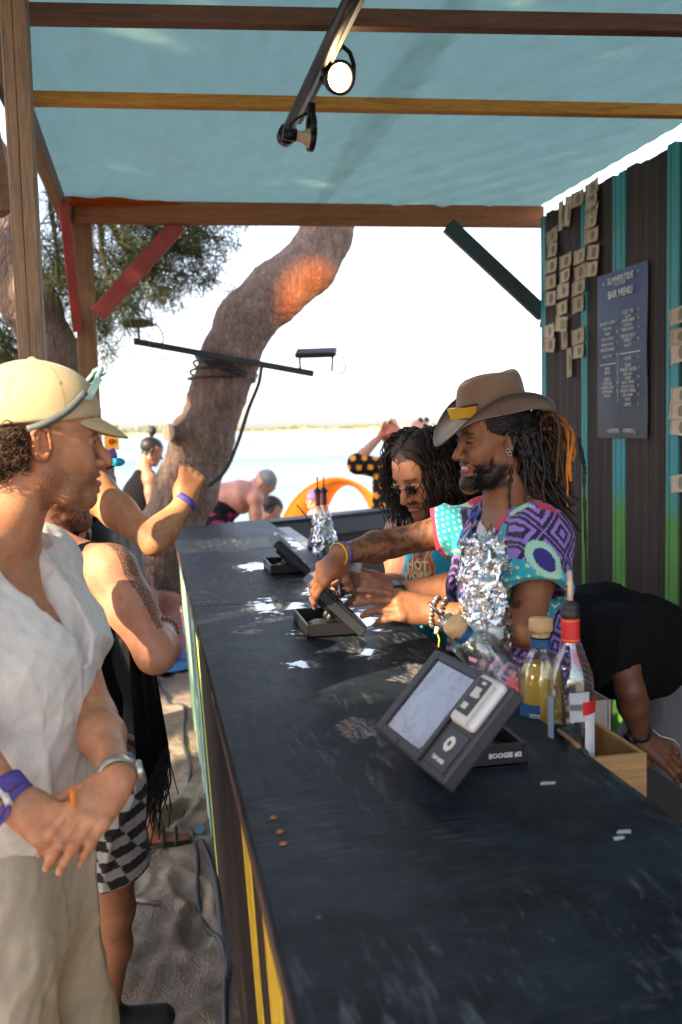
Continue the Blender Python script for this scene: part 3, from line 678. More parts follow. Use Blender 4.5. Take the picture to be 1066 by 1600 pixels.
# ------------------------------------------------------------------ timber shelter
ZT = 2.87
TIM_Y = wood('timber_along_y', (.30, .155, .065), axis=1); TIM_X = wood('timber_along_x', (.40, .145, .05), axis=0); TIM_X2 = wood('lamplit_timber_along_x', (.75, .33, .05), axis=0); TIM_Z = wood('timber_upright', (.27, .13, .055), axis=2)  # second cross beam timber is brighter and more orange, lamp light painted in
GREYW = wood('weathered_upright', (.34, .22, .13), .4, axis=2, scale=1.6); REDP = simple('red_paint', (.36, .055, .045), .6, var=.35, scale=14, bump=.3); DKTEAL = simple('dark_teal_paint', (.018, .045, .05), .5, var=.3)
sh = thing('timber_shelter', 'open timber bar shelter with beams, posts and a sagging blue green tarp roof', 'shelter', (.9, 3, 0))
def beam(name, a, b_, w, h, mat, bev=.004, up=(0, 0, 1), par=None):
    a, b_ = Vector(a), Vector(b_); L = (b_ - a).length; M = frame(((a + b_) / 2)[:], (b_ - a), up); m = MB(); m.box((0, 0, 0), (L / 2, w / 2, h / 2), M, bev)
    return m.build(name, mat, par or sh)
e1 = atz(45, 22, 2.80); e2 = atz(1066, 40, 2.80); d = (e2 - e1).normalized()
beam('cross_beam', e1 - d * .1, e2 + d * .6, .045, .05, wood('brown_beam', (.17, .075, .04), axis=0))
e1 = atz(50, 154, 2.82); e2 = atz(1066, 174, 2.82); d = (e2 - e1).normalized()
beam('cross_beam', e1 - d * .03, e2 + d * .22, .045, .045, TIM_X2)
beam('cross_beam', (-.36, 1.0, 2.8), (2.3, .95, 2.8), .05, .1, TIM_X)
beam('end_beam', (-.33, 5.30, 2.81), (2.235, 5.21, 2.81), .05, .115, TIM_X)
beam('side_beam', (-.385, -.2, 2.80), (-.385, 5.33, 2.80), .045, .1, TIM_Y)
beam('end_post', (-.30, 5.36, 0), (-.30, 5.36, 2.86), .1, .1, TIM_Z, up=(0, 1, 0))
# paired uprights next to the camera side of the customer
pA = atd(12, 250, 3.0); pB = atd(33, 250, 3.0)
for px_, w_ in ((27, .032), (47.5, .034)):
    c_ = atd(px_, 300, 2.38); b = MB(); b.box((c_.x, c_.y, 1.45), (w_ / 2 * .95, .036, 1.45), None, .003); b.build('side_post', GREYW, sh)
a_ = atd(-40, 40, 2.95); b_ = atd(3, 335, 2.93); beam('knee_brace', a_, b_, .04, .06, TIM_Y)
# braces at the far end
beam('knee_brace', aty(280, 350, 5.30), aty(152, 492, 5.33), .05, .085, REDP, up=(0, 0, 1))
beam('knee_brace', aty(700, 352, 5.22), aty(850, 492, 5.16), .05, .085, DKTEAL)
beam('knee_brace', atx(99, 312, -.355), atx(121, 515, -.345), .045, .06, REDP)
# tarp
def tarp_mat(name, c, tcol, t=.55):
    m = Mat(name); p = m.pos(); f = m.noise(m.mapping(p, (1, .5, 1)), 2.2, 5); f2 = m.noise(m.mapping(p, (6, 1.2, 1), (0, 0, .25)), 3, 5, .6)
    cc = m.mix(f, tuple(x * .8 for x in c), c); tr = m.n('BsdfTranslucent'); m.put(tr.inputs['Color'], m.mix(m.ramp(f2, [(.3, 0), (.7, .5)]), tcol, tuple(x * .75 for x in tcol)))
    mx = m.n('MixShader'); mx.inputs[0].default_value = t; nb = m.bump(f2, .25, .02); nb = m.bump(m.noise(p, 380, 2), .3, .001, nb)
    m.set(color=cc, rough=.55, normal=nb, spec=.3); m.put(tr.inputs['Normal'], nb); m.L.new(m.b.outputs[0], mx.inputs[1]); m.L.new(tr.outputs[0], mx.inputs[2]); m.L.new(mx.outputs[0], m.out.inputs[0]); return m.m
TARP = tarp_mat('blue_green_tarp', (.30, .40, .37), (.24, .41, .35), .6)
def tarp_z(x, y):
    P = np.stack([x, y, x * 0], -1)
    z = 2.872 - .018 * np.abs(np.sin((y - 5.25) / 1.75 * PI)) ** 1.2 * np.sin(np.clip((x + .4) / 2.65, 0, 1) * PI)
    u = x * .85 + y * .5
    ed = sstep(2.2, 2.0, x); z = z + ed * (.009 * np.sin(u * 26 + 1.5 * np.sin(y * 2.2 + x)) * sstep(.5, 1.6, x) + .005 * np.sin(u * 57 + y * 3) * sstep(.3, 1.4, x) + .008 * wob(P, 9, 3) + .0045 * wob(P, 27, 6) + .003 * (1 - np.abs(wob(P, 16, 9))) ** 4)
    return z
tx, ty = np.meshgrid(np.linspace(-.42, 2.235, 190), np.linspace(-.3, 5.35, 300), indexing='ij')
edge = tx + np.where(tx > 2.2, .004 * np.sin(ty * 40), 0); tz = tarp_z(tx, ty) + .02 * (tx > 2.228)
def gridf(nx, ny):
    i, j = np.meshgrid(np.arange(nx - 1), np.arange(ny - 1), indexing='ij'); return np.stack([i * ny + j, (i + 1) * ny + j, (i + 1) * ny + j + 1, i * ny + j + 1], -1).reshape(-1, 4)
link('tarp', mesh_np('tarp', np.stack([edge, ty, tz], -1).reshape(-1, 3), gridf(190, 300)), TARP, sh, inv(sh))
# overlapping seam strip lying on the tarp
qa, qb = atz(690, 40, ZT), atz(497, 318, ZT); s0, s1 = np.meshgrid(np.linspace(-1, 1, 8), np.linspace(-.6, 1, 90), indexing='ij')
bx_ = qa.x + (qb.x - qa.x) * s1 + s0 * (.055 + .02 * np.sin(s1 * 5)); by_ = qa.y + (qb.y - qa.y) * s1 * 1.02
link('tarp_overlap', mesh_np('tarp_overlap', np.stack([bx_, by_, tarp_z(bx_, by_) + .006], -1).reshape(-1, 3), gridf(8, 90)), tarp_mat('tarp_overlap', (.6, .62, .6), (.9, .93, .9), .9), sh, inv(sh))
# tarp edge over the end beam, orange light painted into its colour
ORC = tarp_mat('orange_lit_tarp', (.75, .16, .02), (.9, .25, .03), .6)
o1, o2, o3 = aty(100, 288, 5.22), aty(288, 319, 5.24), aty(104, 322, 5.24)
b = MB(); n = 12
for i in range(n + 1):
    t = i / n; a_ = o1.lerp(o2, t); c_ = o3.lerp(o2, t); dy = .01 * math.sin(t * 19); b.v += [a_ + Vector((0, dy, 0)), c_ + Vector((0, -dy, 0)), c_ + Vector((0, -dy + .004, 0)), a_ + Vector((0, dy + .004, 0))]
for i in range(n):
    for k in range(4): b.f.append((i * 4 + k, i * 4 + (k + 1) % 4, i * 4 + 4 + (k + 1) % 4, i * 4 + 4 + k)); b.sm.append(True); b.mi.append(0)
b.build('lit_tarp_edge', ORC, sh)

# ------------------------------------------------------------------ lighting track with two spot lamps
BLK = simple('black_metal', (.012, .011, .011), .4, .3, var=.2); BLKM = simple('matt_black_plastic', (.016, .016, .018), .55, var=.25)
tk = thing('light_track', 'black tubular lighting track running under the roof beams', 'light track', atz(500, 100, 2.72))
ta, tb = atz(548, 0, 2.73), atz(449, 205, 2.70); td = (tb - ta).normalized(); side = td.cross(UP).normalized()
b = MB(); b.cyl(ta - td * .7, tb, .021, 16); b.build('tube', BLK, tk)
b = MB(); M = frame(((ta - td * .7 + tb - td * .06) / 2 + side * .028 + Vector((0, 0, .012)))[:], td, UP); b.box((0, 0, 0), ((tb - ta).length / 2 + .3, .009, .014), M, .002); b.build('power_rail', BLK, tk)
b = MB(); b.cyl(tb - td * .02 - Vector((0, 0, .01)), tb + td * .035 - Vector((0, 0, .01)), .034, 16); b.build('end_cap', BLK, tk)
CER = simple('cream_ceramic', (.55, .44, .34), .5)
def spot(pos, aim, lit, label, sc_=1.0):
    t = thing('spot_lamp', label, 'spot lamp', pos, 0, 'track spot lamps'); aim = Vector(aim).normalized(); M = frame(pos[:], aim, UP); R0 = M @ Matrix.Rotation(PI / 2, 4, 'Y') @ Matrix.Diagonal((sc_, sc_, sc_, 1))
    b = MB(); b.lathe([(.018, -.075), (.022, -.07), (.024, -.045), (.046, -.008), (.05, .0)], R0, 28); b.build('bulb_body', CER, t)
    b = MB(); b.lathe([(.049, -.012), (.056, -.012), (.057, .012), (.052, .014), (.046, .010), (.046, -.004)], R0, 32); b.build('ring', BLK, t)
    g = Mat('lamp_glass_' + ('lit' if lit else 'off'))
    if lit: g.set(color=(1, .9, .7), emit=(1, .62, .28), estr=9, rough=.3)
    else: g.set(color=(.5, .45, .4), rough=.2)
    b = MB(); b.lathe([(.0001, .006), (.03, .005), (.0465, .0)], R0, 28); b.build('lens', g.m, t)
    b = MB(); r = M.to_3x3() @ Vector((0, 1, 0)); up2 = Vector((0, 0, 1)) * sc_; r = r * sc_; aim_ = aim; aim = aim * sc_
    top = pos + up2 * .105
    b.tube([pos + r * .058 - aim * .004, pos + r * .06 + up2 * .05, pos + r * .045 + up2 * .09, top + r * .02, top - r * .02, pos - r * .045 + up2 * .09, pos - r * .06 + up2 * .05, pos - r * .058 - aim * .004], .0055, 6, flat=1.8, up=aim); b.build('yoke', BLK, t)
    b = MB(); b.cyl(pos - aim * .07, pos - aim * .13, .027 * sc_, 18); b.build('socket', BLK, t)
    b = MB(); b.tube(spline([pos - aim * .1 + up2 * .02, pos - aim * .08 + up2 * .06, top - aim * .02], 5), .004, 6); b.build('cable', BLK, t)
    b = MB(); b.box((0, 0, 0), (.022, .012, .02), frame((top + up2 * .012)[:], td, UP), .003); b.build('clamp', BLK, t)
    if lit:
        l = bpy.data.lights.new('lamp_light', 'SPOT'); l.energy = 2; l.color = (1, .72, .42); l.spot_size = 1.6; l.spot_blend = .6; l.shadow_soft_size = .04
        lo = bpy.data.objects.new('lamp_light', l); COL.objects.link(lo); lo.parent = t; lo.matrix_local = inv(t) @ Matrix.Translation(pos + aim_ * .03) @ aim_.to_track_quat('-Z', 'Y').to_matrix().to_4x4()
spot(atd(530, 121, 2.85), hdir(-62) * .93 + Vector((0, 0, -.33)), True, 'lit round spot lamp shining warm white under the track', .86)
spot(atd(487, 216, 3.05), hdir(14) + Vector((0, 0, -.12)), False, 'unlit spot lamp turned away at the end of the track', .72)
# ------------------------------------------------------------------ people
def v3(p): return np.array([p[0], p[1], p[2]], float)
def cut(f, p, n, R, k=.004):
    "cut away everything past a plane inside a ball"
    p = v3(p); n = v3(n) / np.linalg.norm(v3(n))
    def fn(P):
        q = P - p; return np.maximum(-(q @ n), np.sqrt((q * q).sum(-1)) - R)
    f.add(fn, p, R, k, 's'); return f
def body_field(J, s=1.0, fat=1.0, arm=1.0, legs=True, torso=True, male=True):
    f = Field(); side = v3(J['left']); T = s * fat
    if torso:
        pts = [J['pelvis'], J['waist'], J['chest'], J['upper']]
        R = [(.150 * T, .105 * T), (.128 * T, .095 * T), (.148 * T, .108 * T), (.110 * s, .075 * s)]
        for i in range(3): f.ecap(v3(pts[i]), v3(pts[i + 1]), side, R[i], R[i + 1], k=.04)
        for a in 'lr':
            if 'sh' + a in J: f.cap(v3(J['upper']), v3(J['sh' + a]), .055 * s, .052 * s, k=.04)
            if male and 'sh' + a in J:
                sgn = 1 if a == 'l' else -1; c = v3(J['chest']) + side * sgn * .065 * s + v3(J['fwd']) * .052 * s + v3(J['spine']) * .03
                f.ell(c, (.058 * s, .05 * s, .042 * s), k=.04)
    if 'head' in J:
        hb = v3(J['head'] @ Vector((-.028, 0, -.055))); f.cap(v3(J['neck']), hb, .062 * s * J.get('neckr', 1), .055 * s * J.get('neckr', 1), k=.03)
        tr = J.get('trap', 1)
        for a in 'lr':
            if 'sh' + a in J: f.cap(v3(J['neck']) + (hb - v3(J['neck'])) * .3, v3(J['sh' + a]), .035 * s * tr, .038 * s, k=.05)
    for a in 'lr':
        if 'el' + a in J:
            S, E, Wp = v3(J['sh' + a]), v3(J['el' + a]), v3(J['wr' + a]); q = arm * s
            f.chain([S, S * .6 + E * .4, E], [.052 * q, .049 * q, .038 * q], k=.03)
            f.chain([E, E * .68 + Wp * .32, Wp], [.038 * q, .0415 * q, .0265 * q], k=.025)
        if legs and 'kn' + a in J:
            H, K, A = v3(J['hip' + a]), v3(J['kn' + a]), v3(J['an' + a]); q = s
            f.chain([H, K], [.085 * q, .056 * q], k=.04); f.chain([K, K * .65 + A * .35, A], [.054 * q, .056 * q, .036 * q], k=.03)
            fd = J.get('toe' + a, J['fwd']); fd = v3(fd); f.cap(A - fd * .03 + [0, 0, -.035], A + fd * .14 + [0, 0, -.055], .034, .024, k=.03)
    return f
def bbox(pts, m):
    P = np.array([v3(p) for p in pts]); return P.min(0) - m, P.max(0) + m
def head_box(M): c = v3(M @ Vector((0, 0, 0))); return (c - .17, c + .17)
def joints_box(J, m=.2): return bbox([v for k, v in J.items() if isinstance(v, Vector) and k not in ('left', 'fwd', 'spine', 'toel', 'toer')] + ([J['head'].translation] if 'head' in J else []), m)
def solve_legs(J, sp=.095, stance=.11, fwd=None, knee=.03):
    fwd = fwd or J['fwd']; f2 = Vector((fwd.x, fwd.y, 0)).normalized(); l2 = Vector((-f2.y, f2.x, 0))
    for a, s in (('l', 1), ('r', -1)):
        J['hip' + a] = J['pelvis'] + l2 * sp * s - Vector((0, 0, .02)); an = Vector((J['pelvis'].x, J['pelvis'].y, .085)) + l2 * stance * s + f2 * .0
        J['an' + a] = an; J['kn' + a] = (J['hip' + a] + an) / 2 + f2 * knee; J['toe' + a] = f2
def folds(P, amp, s=22, seed=1, vert=True):
    Q = P * np.array([1, 1, .35]) if vert else P
    w = wob(Q, s, seed, 4); w2 = wob(Q, s * 2.4, seed + 3, 3)
    r1 = (1 - np.abs(w)) ** 3; w3 = wob(P * np.array([1, 1, .6]), s * 3.1, seed + 7, 4); r3 = (1 - np.abs(w3)) ** 4
    return amp * (.45 - 1.5 * r1 + .25 * w2 - .42 * r3 * (.4 + .6 * np.abs(w2)))
def bands(name, M_, r, w, col, mat, parent, flat=1.0, th=.002):
    "a strap round the x axis of M_"
    b = MB(); rr_ = [(r, -w / 2), (r + th, -w / 2), (r + th, w / 2), (r, w / 2), (r, -w / 2)]
    b.lathe(rr_, M_ @ Matrix.Rotation(PI / 2, 4, 'Y') @ Matrix.Diagonal((flat, 1, 1, 1)), 28); return b.build(name, mat, parent)

# ================= customer with the cap
J = {}
hd = hdir(22); J['head'] = frame(atd(65, 688, 1.70)[:], hd * 1 + Vector((0, 0, -.05)), UP)
HO = J['head'].translation.copy()
fw = hdir(-12); lf = hdir(78); J['fwd'], J['left'], J['spine'] = fw, lf, UP
J['neck'] = HO - hd * .10 + Vector((0, 0, -.185)) ; nb = J['neck']
J['upper'] = nb - UP * .07 + fw * .0; J['chest'] = nb - UP * .2 + fw * .025; J['waist'] = nb - UP * .40 + fw * .025; J['pelvis'] = nb - UP * .55 + fw * .0
J['shl'] = nb + lf * .185 - UP * .055; J['shr'] = nb - lf * .185 - UP * .055
J['ell'] = atd(150, 1122, 1.68); J['wrl'] = atd(184, 1218, 1.47)
J['elr'] = atd(-95, 1110, 1.50); J['wrr'] = atd(22, 1252, 1.43)
solve_legs(J)
J['neckr'] = 1.12; J['trap'] = 1.1
SK1 = (.56, .27, .135)
p1 = thing('person', 'customer in a beige cap and loose cream linen shirt with hands clasped at left', 'person', (nb.x, nb.y, 0))
f = body_field(J, 1.0, .95, arm=.85)
head_field(f, J['head'])
hl = frame(J['wrl'][:], atd(98, 1325, 1.38) - J['wrl'], Vector(C0) - J['wrl'] + UP * .55)
hr = frame(J['wrr'][:], atd(118, 1318, 1.40) - J['wrr'], Vector(C0) - J['wrr'] + UP * .5)
h1_ = hand_field(f, hr, curl=((.55, 1.2, .9), (.65, 1.2, .9), (.7, 1.25, .9), (.75, 1.2, .9)), thumb=(.5, .55), scale=.90)
h2_ = hand_field(f, hl, curl=((.25, .55, .35), (.3, .55, .3), (.25, .45, .3), (.3, .5, .3)), thumb=(.75, .35), scale=.90, mirror=-1, spread=.035)
lo, hi = joints_box(J)
def col(V):
    C = np.tile(SK1, (len(V), 1)); n = wob(V, 40, 2)
    C = C * (1 + .06 * n)[:, None]
    C = head_paint(V, C, J['head'], SK1, lip=(.45, .16, .11), brow=(.04, .02, .012), stubble=.8, sc=(.07, .038, .022))
    Lh = V @ M4(J['head'].inverted())[:3, :3].T + M4(J['head'].inverted())[:3, 3]; w = sstep(.028, -.01, Lh[:, 0]) * (Lh[:, 2] > -.055) * (np.linalg.norm(Lh, axis=1) < .16) * ((np.abs(Lh[:, 1]) < .079) | (Lh[:, 2] > .02)) * sstep(-.012, -.03, Lh[:, 0] + (Lh[:, 2] > .012) * -.06); C = lerp(C, (.05, .028, .016), w * .85)
    # chest hair in the open collar
    cc = v3(J['chest'] + fw * .11 + UP * .06); w = gs(V, cc, (.05, .05, .09)) * sat(.4 + .7 * wob(V, 420, 4)); C = lerp(C, (.06, .03, .02), sat(w) * .8)
    kn = wob(V, 150, 7); C = C * (1 + .04 * kn)[:, None]; C = hand_paint(V, C, (h1_, h2_), (.70, .42, .32), (.42, .17, .09)); vn = np.abs(wob(V, 55, 31)); C = lerp(C, (.45, .19, .09), sat(wob(V, 18, 9)) * .35)
    return C
hbx = [head_box(J['head']) + (.0024,), (*bbox([hl.translation, hr.translation, hl @ Vector((.2, 0, 0)), hr @ Vector((.2, 0, 0))], .055), .0022)]
link('body', multi(f, lo, hi, .0055, hbx, None, col), SKIN, p1, inv(p1))
# shirt
def torso_shell(J, R, k=.05, pts=None):
    g = Field(); side = v3(J['left']); P = [v3(p) for p in (pts or [J['pelvis'], J['waist'], J['chest'], J['upper']])]
    for i in range(len(P) - 1): g.ecap(P[i], P[i + 1], side, R[i], R[i + 1], k=k)
    return g
def sleeves(g, J, hem_t=.58, r0=.058, r1=.070, r2=.084, hole=.072, sides='lr', hole0=.045, plane=None):
    for a in sides:
        S, E = J['sh' + a], J['el' + a]; hem = S.lerp(E, hem_t)
        g.cap(v3(S), v3(S.lerp(E, hem_t + .2)), r1, r2, k=.03); cut(g, hem, plane[a] if plane else E - S, .2)
        g.cap(v3(S.lerp(E, hem_t - .25)), v3(S.lerp(E, hem_t + .25)), hole0, hole, k=.004, op='s')
def torso_into(g, J, R, k=.05, pts=None):
    side = v3(J['left']); P = [v3(p) for p in (pts or [J['pelvis'], J['waist'], J['chest'], J['upper']])]
    for i in range(len(P) - 1): g.ecap(P[i], P[i + 1], side, R[i], R[i + 1], k=k)
def sub(o, par): o.parent = par; o.matrix_parent_inverse = Matrix(); o.matrix_local = Matrix(); return o
g = Field(); sleeves(g, J, .60, r1=.062, r2=.068, hole=.060)
torso_into(g, J, [(.158, .138), (.155, .135), (.160, .140), (.125, .098)])
g.cap(v3(nb - UP * .02), v3(nb - UP * .08), .07, .09, k=.04)
for a in 'lr': g.cap(v3(J['upper'] + UP * .012), v3(J['sh' + a]), .058, .068, k=.04)
cut(g, J['pelvis'] + UP * .045, -UP + fw * .12, .3, .006)
Mt = frame(nb[:], fw, UP); Mti = M4(Mt.inverted())
def vneck(P, z0=-.205, sl=.36):
    q = P @ Mti[:3, :3].T + Mti[:3, 3]; w = .012 + np.maximum(q[..., 2] - z0, -1) * sl
    return np.maximum(np.maximum(np.abs(q[..., 1] - .0) - w, -(q[..., 0] - .0)), z0 - q[..., 2])
g.add(vneck, v3(nb + fw * .08 - UP * .1), .22, .004, 's')
g.cap(v3(nb - UP * .02 + hd * .01), v3(nb + UP * .12 + hd * .05), .060, .074, k=.004, op='s')
# collar leaves
def colp(y, z, o): return v3(Mt @ Vector((o, y, z)))
for s_ in (1, -1):
    g.chain([colp(s_ * .045, .018, -.075), colp(s_ * .082, .0, -.02), colp(s_ * .078, -.035, .055), colp(s_ * .055, -.09, .10), colp(s_ * .02, -.19, .135)], [.011, .013, .014, .011, .008], k=.012)
# placket
g.chain([colp(.006, -.20, .136), colp(.008, -.30, .156), colp(.006, -.42, .165), colp(.004, -.5, .168)], [.008, .007, .007, .007], k=.012)
def post(P, d):
    q = P @ Mti[:3, :3].T + Mti[:3, 3]; dr = (1 - np.abs(np.sin(q[..., 1] * 34 + q[..., 2] * 5 + 1.2 * np.sin(q[..., 2] * 6)))) ** 4 * sstep(-.12, -.3, q[..., 2]) * (q[..., 0] > .02)
    sl2 = np.exp(-((q[..., 1] + .010) / .006) ** 2) * (q[..., 2] < -.19) * (q[..., 0] > .05)
    return d + folds(P, .0068, 15, 3) - .006 * dr + .004 * sl2 + .0018 * wob(P, 120, 9)
def scol(V):
    C = np.tile((.70, .65, .57), (len(V), 1)); n = wob(V * np.array([1, 1, .2]), 500, 4); C = C * (1 + .05 * n)[:, None]
    q = V @ Mti[:3, :3].T + Mti[:3, 3]
    w = (np.abs(np.abs(q[:, 1] - .007) - .017) < .0018) * (q[:, 0] > .08) * (q[:, 2] < -.2); C = lerp(C, (.45, .42, .36), w * .8)
    return C
so_ = link('linen_shirt', multi(g, *bbox([nb + UP * .02, J['pelvis'], J['shl'], J['shr'], J['ell'], J['elr']], .2), .0042, (), post, scol), LINEN, p1, inv(p1))
# trousers
g = Field(); g.ecap(v3(J['pelvis'] + UP * .02), v3(J['pelvis'] - UP * .12), v3(lf), (.155, .122), (.160, .128), k=.05)
for a in 'lr': g.chain([v3(J['hip' + a]), v3(J['kn' + a]), v3(J['an' + a])], [.112, .098, .09], k=.045)
cut(g, J['anl'] - UP * .01, -UP, .2); cut(g, J['anr'] - UP * .01, -UP, .2); cut(g, J['pelvis'] + UP * .10, UP, .3)
# pocket edge
g.chain([v3(J['pelvis'] + fw * .115 + lf * .055 - UP * .03), v3(J['pelvis'] + fw * .118 + lf * .045 - UP * .10), v3(J['pelvis'] + fw * .11 + lf * .105 - UP * .16)], [.006, .006, .006], k=.01)
def tcol(V):
    C = np.tile((.60, .51, .375), (len(V), 1)); n = wob(V * np.array([1, 1, .25]), 420, 5); C = C * (1 + .06 * n)[:, None]
    q = V @ Mti[:3, :3].T + Mti[:3, 3]; w = (np.abs(q[:, 1] + .01 + .004 * np.sin(q[:, 2] * 9)) < .002) * (q[:, 0] > 0) * (q[:, 2] < -.6); return lerp(C, (.36, .32, .24), w * .8)
for z_, o_ in ((-.245, .153), (-.33, .166), (-.41, .172)):
    b = MB(); b.lathe([(.0001, .0025), (.005, .0022), (.0062, .0), (.005, -.002)], frame((Mt @ Vector((o_, .006, z_)))[:], fw, UP) @ Matrix.Rotation(PI / 2, 4, 'Y'), 12); b.build('button', simple('shirt_button', (.6, .55, .46), .4), p1)
link('linen_trousers', multi(g, *bbox([J['pelvis'] + UP * .08, J['anl'], J['anr']], .2), .0055, (), lambda P, d: d + folds(P, .010, 12, 6) + .002 * wob(P, 90, 2), tcol), LINEN, p1, inv(p1))
# cap
H = J['head']; f = Field(); h = Loc(f, H)
h.ell((-.016, 0, .044), (.112, .090, .088), k=.01); h.ell((-.008, 0, .062), (.098, .078, .074), k=.03)
cutp = H @ Vector((0, 0, .032)); cut(f, cutp, H.to_3x3() @ Vector((.12, 0, -1)), .25, .006)
h.ell((-.02, 0, .025), (.101, .080, .085), k=.004, op='s')
h.ell((-.125, 0, .036), (.03, .032, .026), k=.006, op='s')
h.cap((-.016, 0, .134), (-.016, 0, .1385), .008, k=.004)
def ccol(V):
    C = np.tile((.60, .45, .24), (len(V), 1)); Mi = M4(H.inverted()); L = V @ Mi[:3, :3].T + Mi[:3, 3]; th = np.arctan2(L[:, 1], L[:, 0] + .016)
    seam = np.abs(((th / (PI / 3)) % 1) - .5) * (PI / 3) * np.hypot(L[:, 0] + .016, L[:, 1]); w = (np.abs(seam - .5 * PI / 3 * np.hypot(L[:, 0] + .016, L[:, 1])) < .0018) * (L[:, 2] > .05)
    C = lerp(C, (.40, .29, .15), w * .7); ey = (np.abs((L[:, 2] - .098)) < .0035) * (np.abs(((th / (PI / 3) + .5) % 1) - .5) < .035); return lerp(C, (.3, .2, .1), ey * .9)
cap = link('cap', multi(f, *head_box(H), .0026, (), lambda P, d: d + .0015 * wob(P, 45, 4), ccol, name='cap'), CLOTH, p1, inv(p1))
V, Q = [], []; n, m = 26, 12          # curved peak
for k in range(2):
    for i in range(n + 1):
        a = -.92 + 1.84 * i / n
        for j in range(m + 1):
            t = j / m; r0 = .094; e_ = max(0.0, math.cos(a * 1.68)) ** .62; x = -.012 + (r0 + .062 * t * max(0.0, math.cos(a * 1.68)) ** .62) * math.cos(a) * 1.02 ; y = (r0 - .012 + .016 * t * e_) * math.sin(a) * .93
            z = .048 - .026 * t * e_ - .30 * (y * y) / .08 * (.6 + .4 * t) * .55 - .012 * t * t * e_ - k * .004
            V.append(v3(H @ Vector((x + .004, y, z))))
S_ = (n + 1) * (m + 1)
for i in range(n):
    for j in range(m):
        q = [i * (m + 1) + j, (i + 1) * (m + 1) + j, (i + 1) * (m + 1) + j + 1, i * (m + 1) + j + 1]; Q.append(q); Q.append([x + S_ for x in q[::-1]])
for i in range(n): q = [i * (m + 1) + m, (i + 1) * (m + 1) + m]; Q.append([q[0], q[1], q[1] + S_, q[0] + S_])
pk = link('peak', mesh_np('peak', V, Q, True, np.tile((.58, .43, .22), (len(V), 1))), CLOTH, cap); pk.matrix_local = inv(p1)
sub(pk, cap)
b = MB(); b.box((-.098, .052, .035), (.018, .004, .011), H, .002)   # strap end at the back
stp = b.build('strap', simple('cap_strap', (.55, .41, .21), .8, bump=.2), p1)
b = MB(); b.box((-.075, -.074, .037), (.022, .003, .011), H @ Matrix.Rotation(.0, 4, 'Z'), .002); b.build('strap', simple('cap_strap', (.55, .41, .21), .8, bump=.2), p1)
# sunglasses pushed up on the cap
MINT = simple('mint_plastic', (.32, .52, .48), .35); GREYP = simple('grey_rubber', (.10, .12, .12), .5)
sgr = link('sunglasses', bpy.data.meshes.new('sunglasses'), None, p1, inv(p1)) if False else None
for s_ in (1, -1):
    b = MB(); b.tube(spline([H @ Vector(p) for p in ((-.03, s_ * .088, .018), (.0, s_ * .094, .03), (.035, s_ * .09, .052), (.066, s_ * .078, .084))], 6), .0042, 8, flat=1.5)
    b.build('sunglasses_arm', GREYP, p1)
def child(o, par):
    o.parent = par; o.matrix_local = par.matrix_local.inverted() @ inv(p1) if False else o.matrix_local; return o
b = MB()
for s_ in (1, -1): b.add([H @ Vector(p) for p in ((.062, s_ * .082, .072), (.076, s_ * .078, .072), (.096, s_ * .072, .108), (.084, s_ * .076, .112), (.062, s_ * .078, .072), (.076, s_ * .074, .072), (.096, s_ * .068, .108), (.084, s_ * .072, .112))], [(0, 1, 2, 3), (7, 6, 5, 4), (0, 4, 5, 1), (1, 5, 6, 2), (2, 6, 7, 3), (3, 7, 4, 0)])
b.tube(spline([H @ Vector(p) for p in ((.086, .07, .110), (.098, .04, .128), (.092, .008, .126), (.098, -.04, .128), (.086, -.07, .110))], 6), .0045, 8)
b.build('sunglasses_front', MINT, p1)
GL = Mat('dark_lens'); GL.set(color=(.02, .03, .035), rough=.05, coat=1)
b = MB()
for s_ in (1, -1): b.prism([(-.028, -.018), (.026, -.02), (.03, .008), (.012, .018), (-.02, .016)], .002, H @ Matrix.Translation((.092, s_ * .038, .112)) @ Matrix.Rotation(.9, 4, 'Y') @ Matrix.Rotation(PI / 2, 4, 'Y') @ Matrix.Rotation(PI / 2, 4, 'Z'))
b.build('sunglasses_lens', GL.m, p1)
# curly brown hair at the back and sides
rr = np.random.RandomState(11)
def curls(H, n, zone, L, rad, amp, colr, seed=1, down=(0, 0, -1), turns=(1.5, 3), rs=.0011, outw=.35):
    rr = np.random.RandomState(seed); S, C = [], []
    for i in range(n):
        p, nrm = zone(rr); l = L * rr.uniform(.5, 1.1); tn = rr.uniform(*turns); ph = rr.uniform(0, 6.28); m = int(8 + tn * 7); t = np.linspace(0, 1, m)
        ax = np.array(down, float) * (1 - outw) + nrm * outw + rr.normal(size=3) * .18; ax /= np.linalg.norm(ax); u = np.cross(ax, rr.normal(size=3)); u /= np.linalg.norm(u); w = np.cross(ax, u)
        a = amp * rr.uniform(.6, 1.3); pts = p + ax * (l * t)[:, None] + (u * np.cos(t * tn * 6.28 + ph)[:, None] + w * np.sin(t * tn * 6.28 + ph)[:, None]) * (a * np.minimum(t * 4, 1))[:, None]
        pts = pts @ np.eye(3); Mh = M4(H); S.append((pts @ Mh[:3, :3].T + Mh[:3, 3], rs * (1 - .6 * t))); c = np.array(colr) * rr.uniform(.5, 1.6); C.append(c)
    return S, C
def zone_back(rr):
    th = rr.uniform(.62 * PI, 1.38 * PI); z = rr.uniform(-.055, .028); r = 1.02
    if rr.rand() < .22: th = PI + (1 if rr.rand() < .5 else -1) * rr.uniform(.36, .44) * PI; z = rr.uniform(-.03, .02)
    x = -.018 + .1 * math.cos(th) * math.sqrt(max(.1, 1 - (z / .14) ** 2)); y = .079 * math.sin(th) * math.sqrt(max(.1, 1 - (z / .14) ** 2)); nrm = np.array([math.cos(th), math.sin(th), -.1])
    return np.array([x, y, z]), nrm
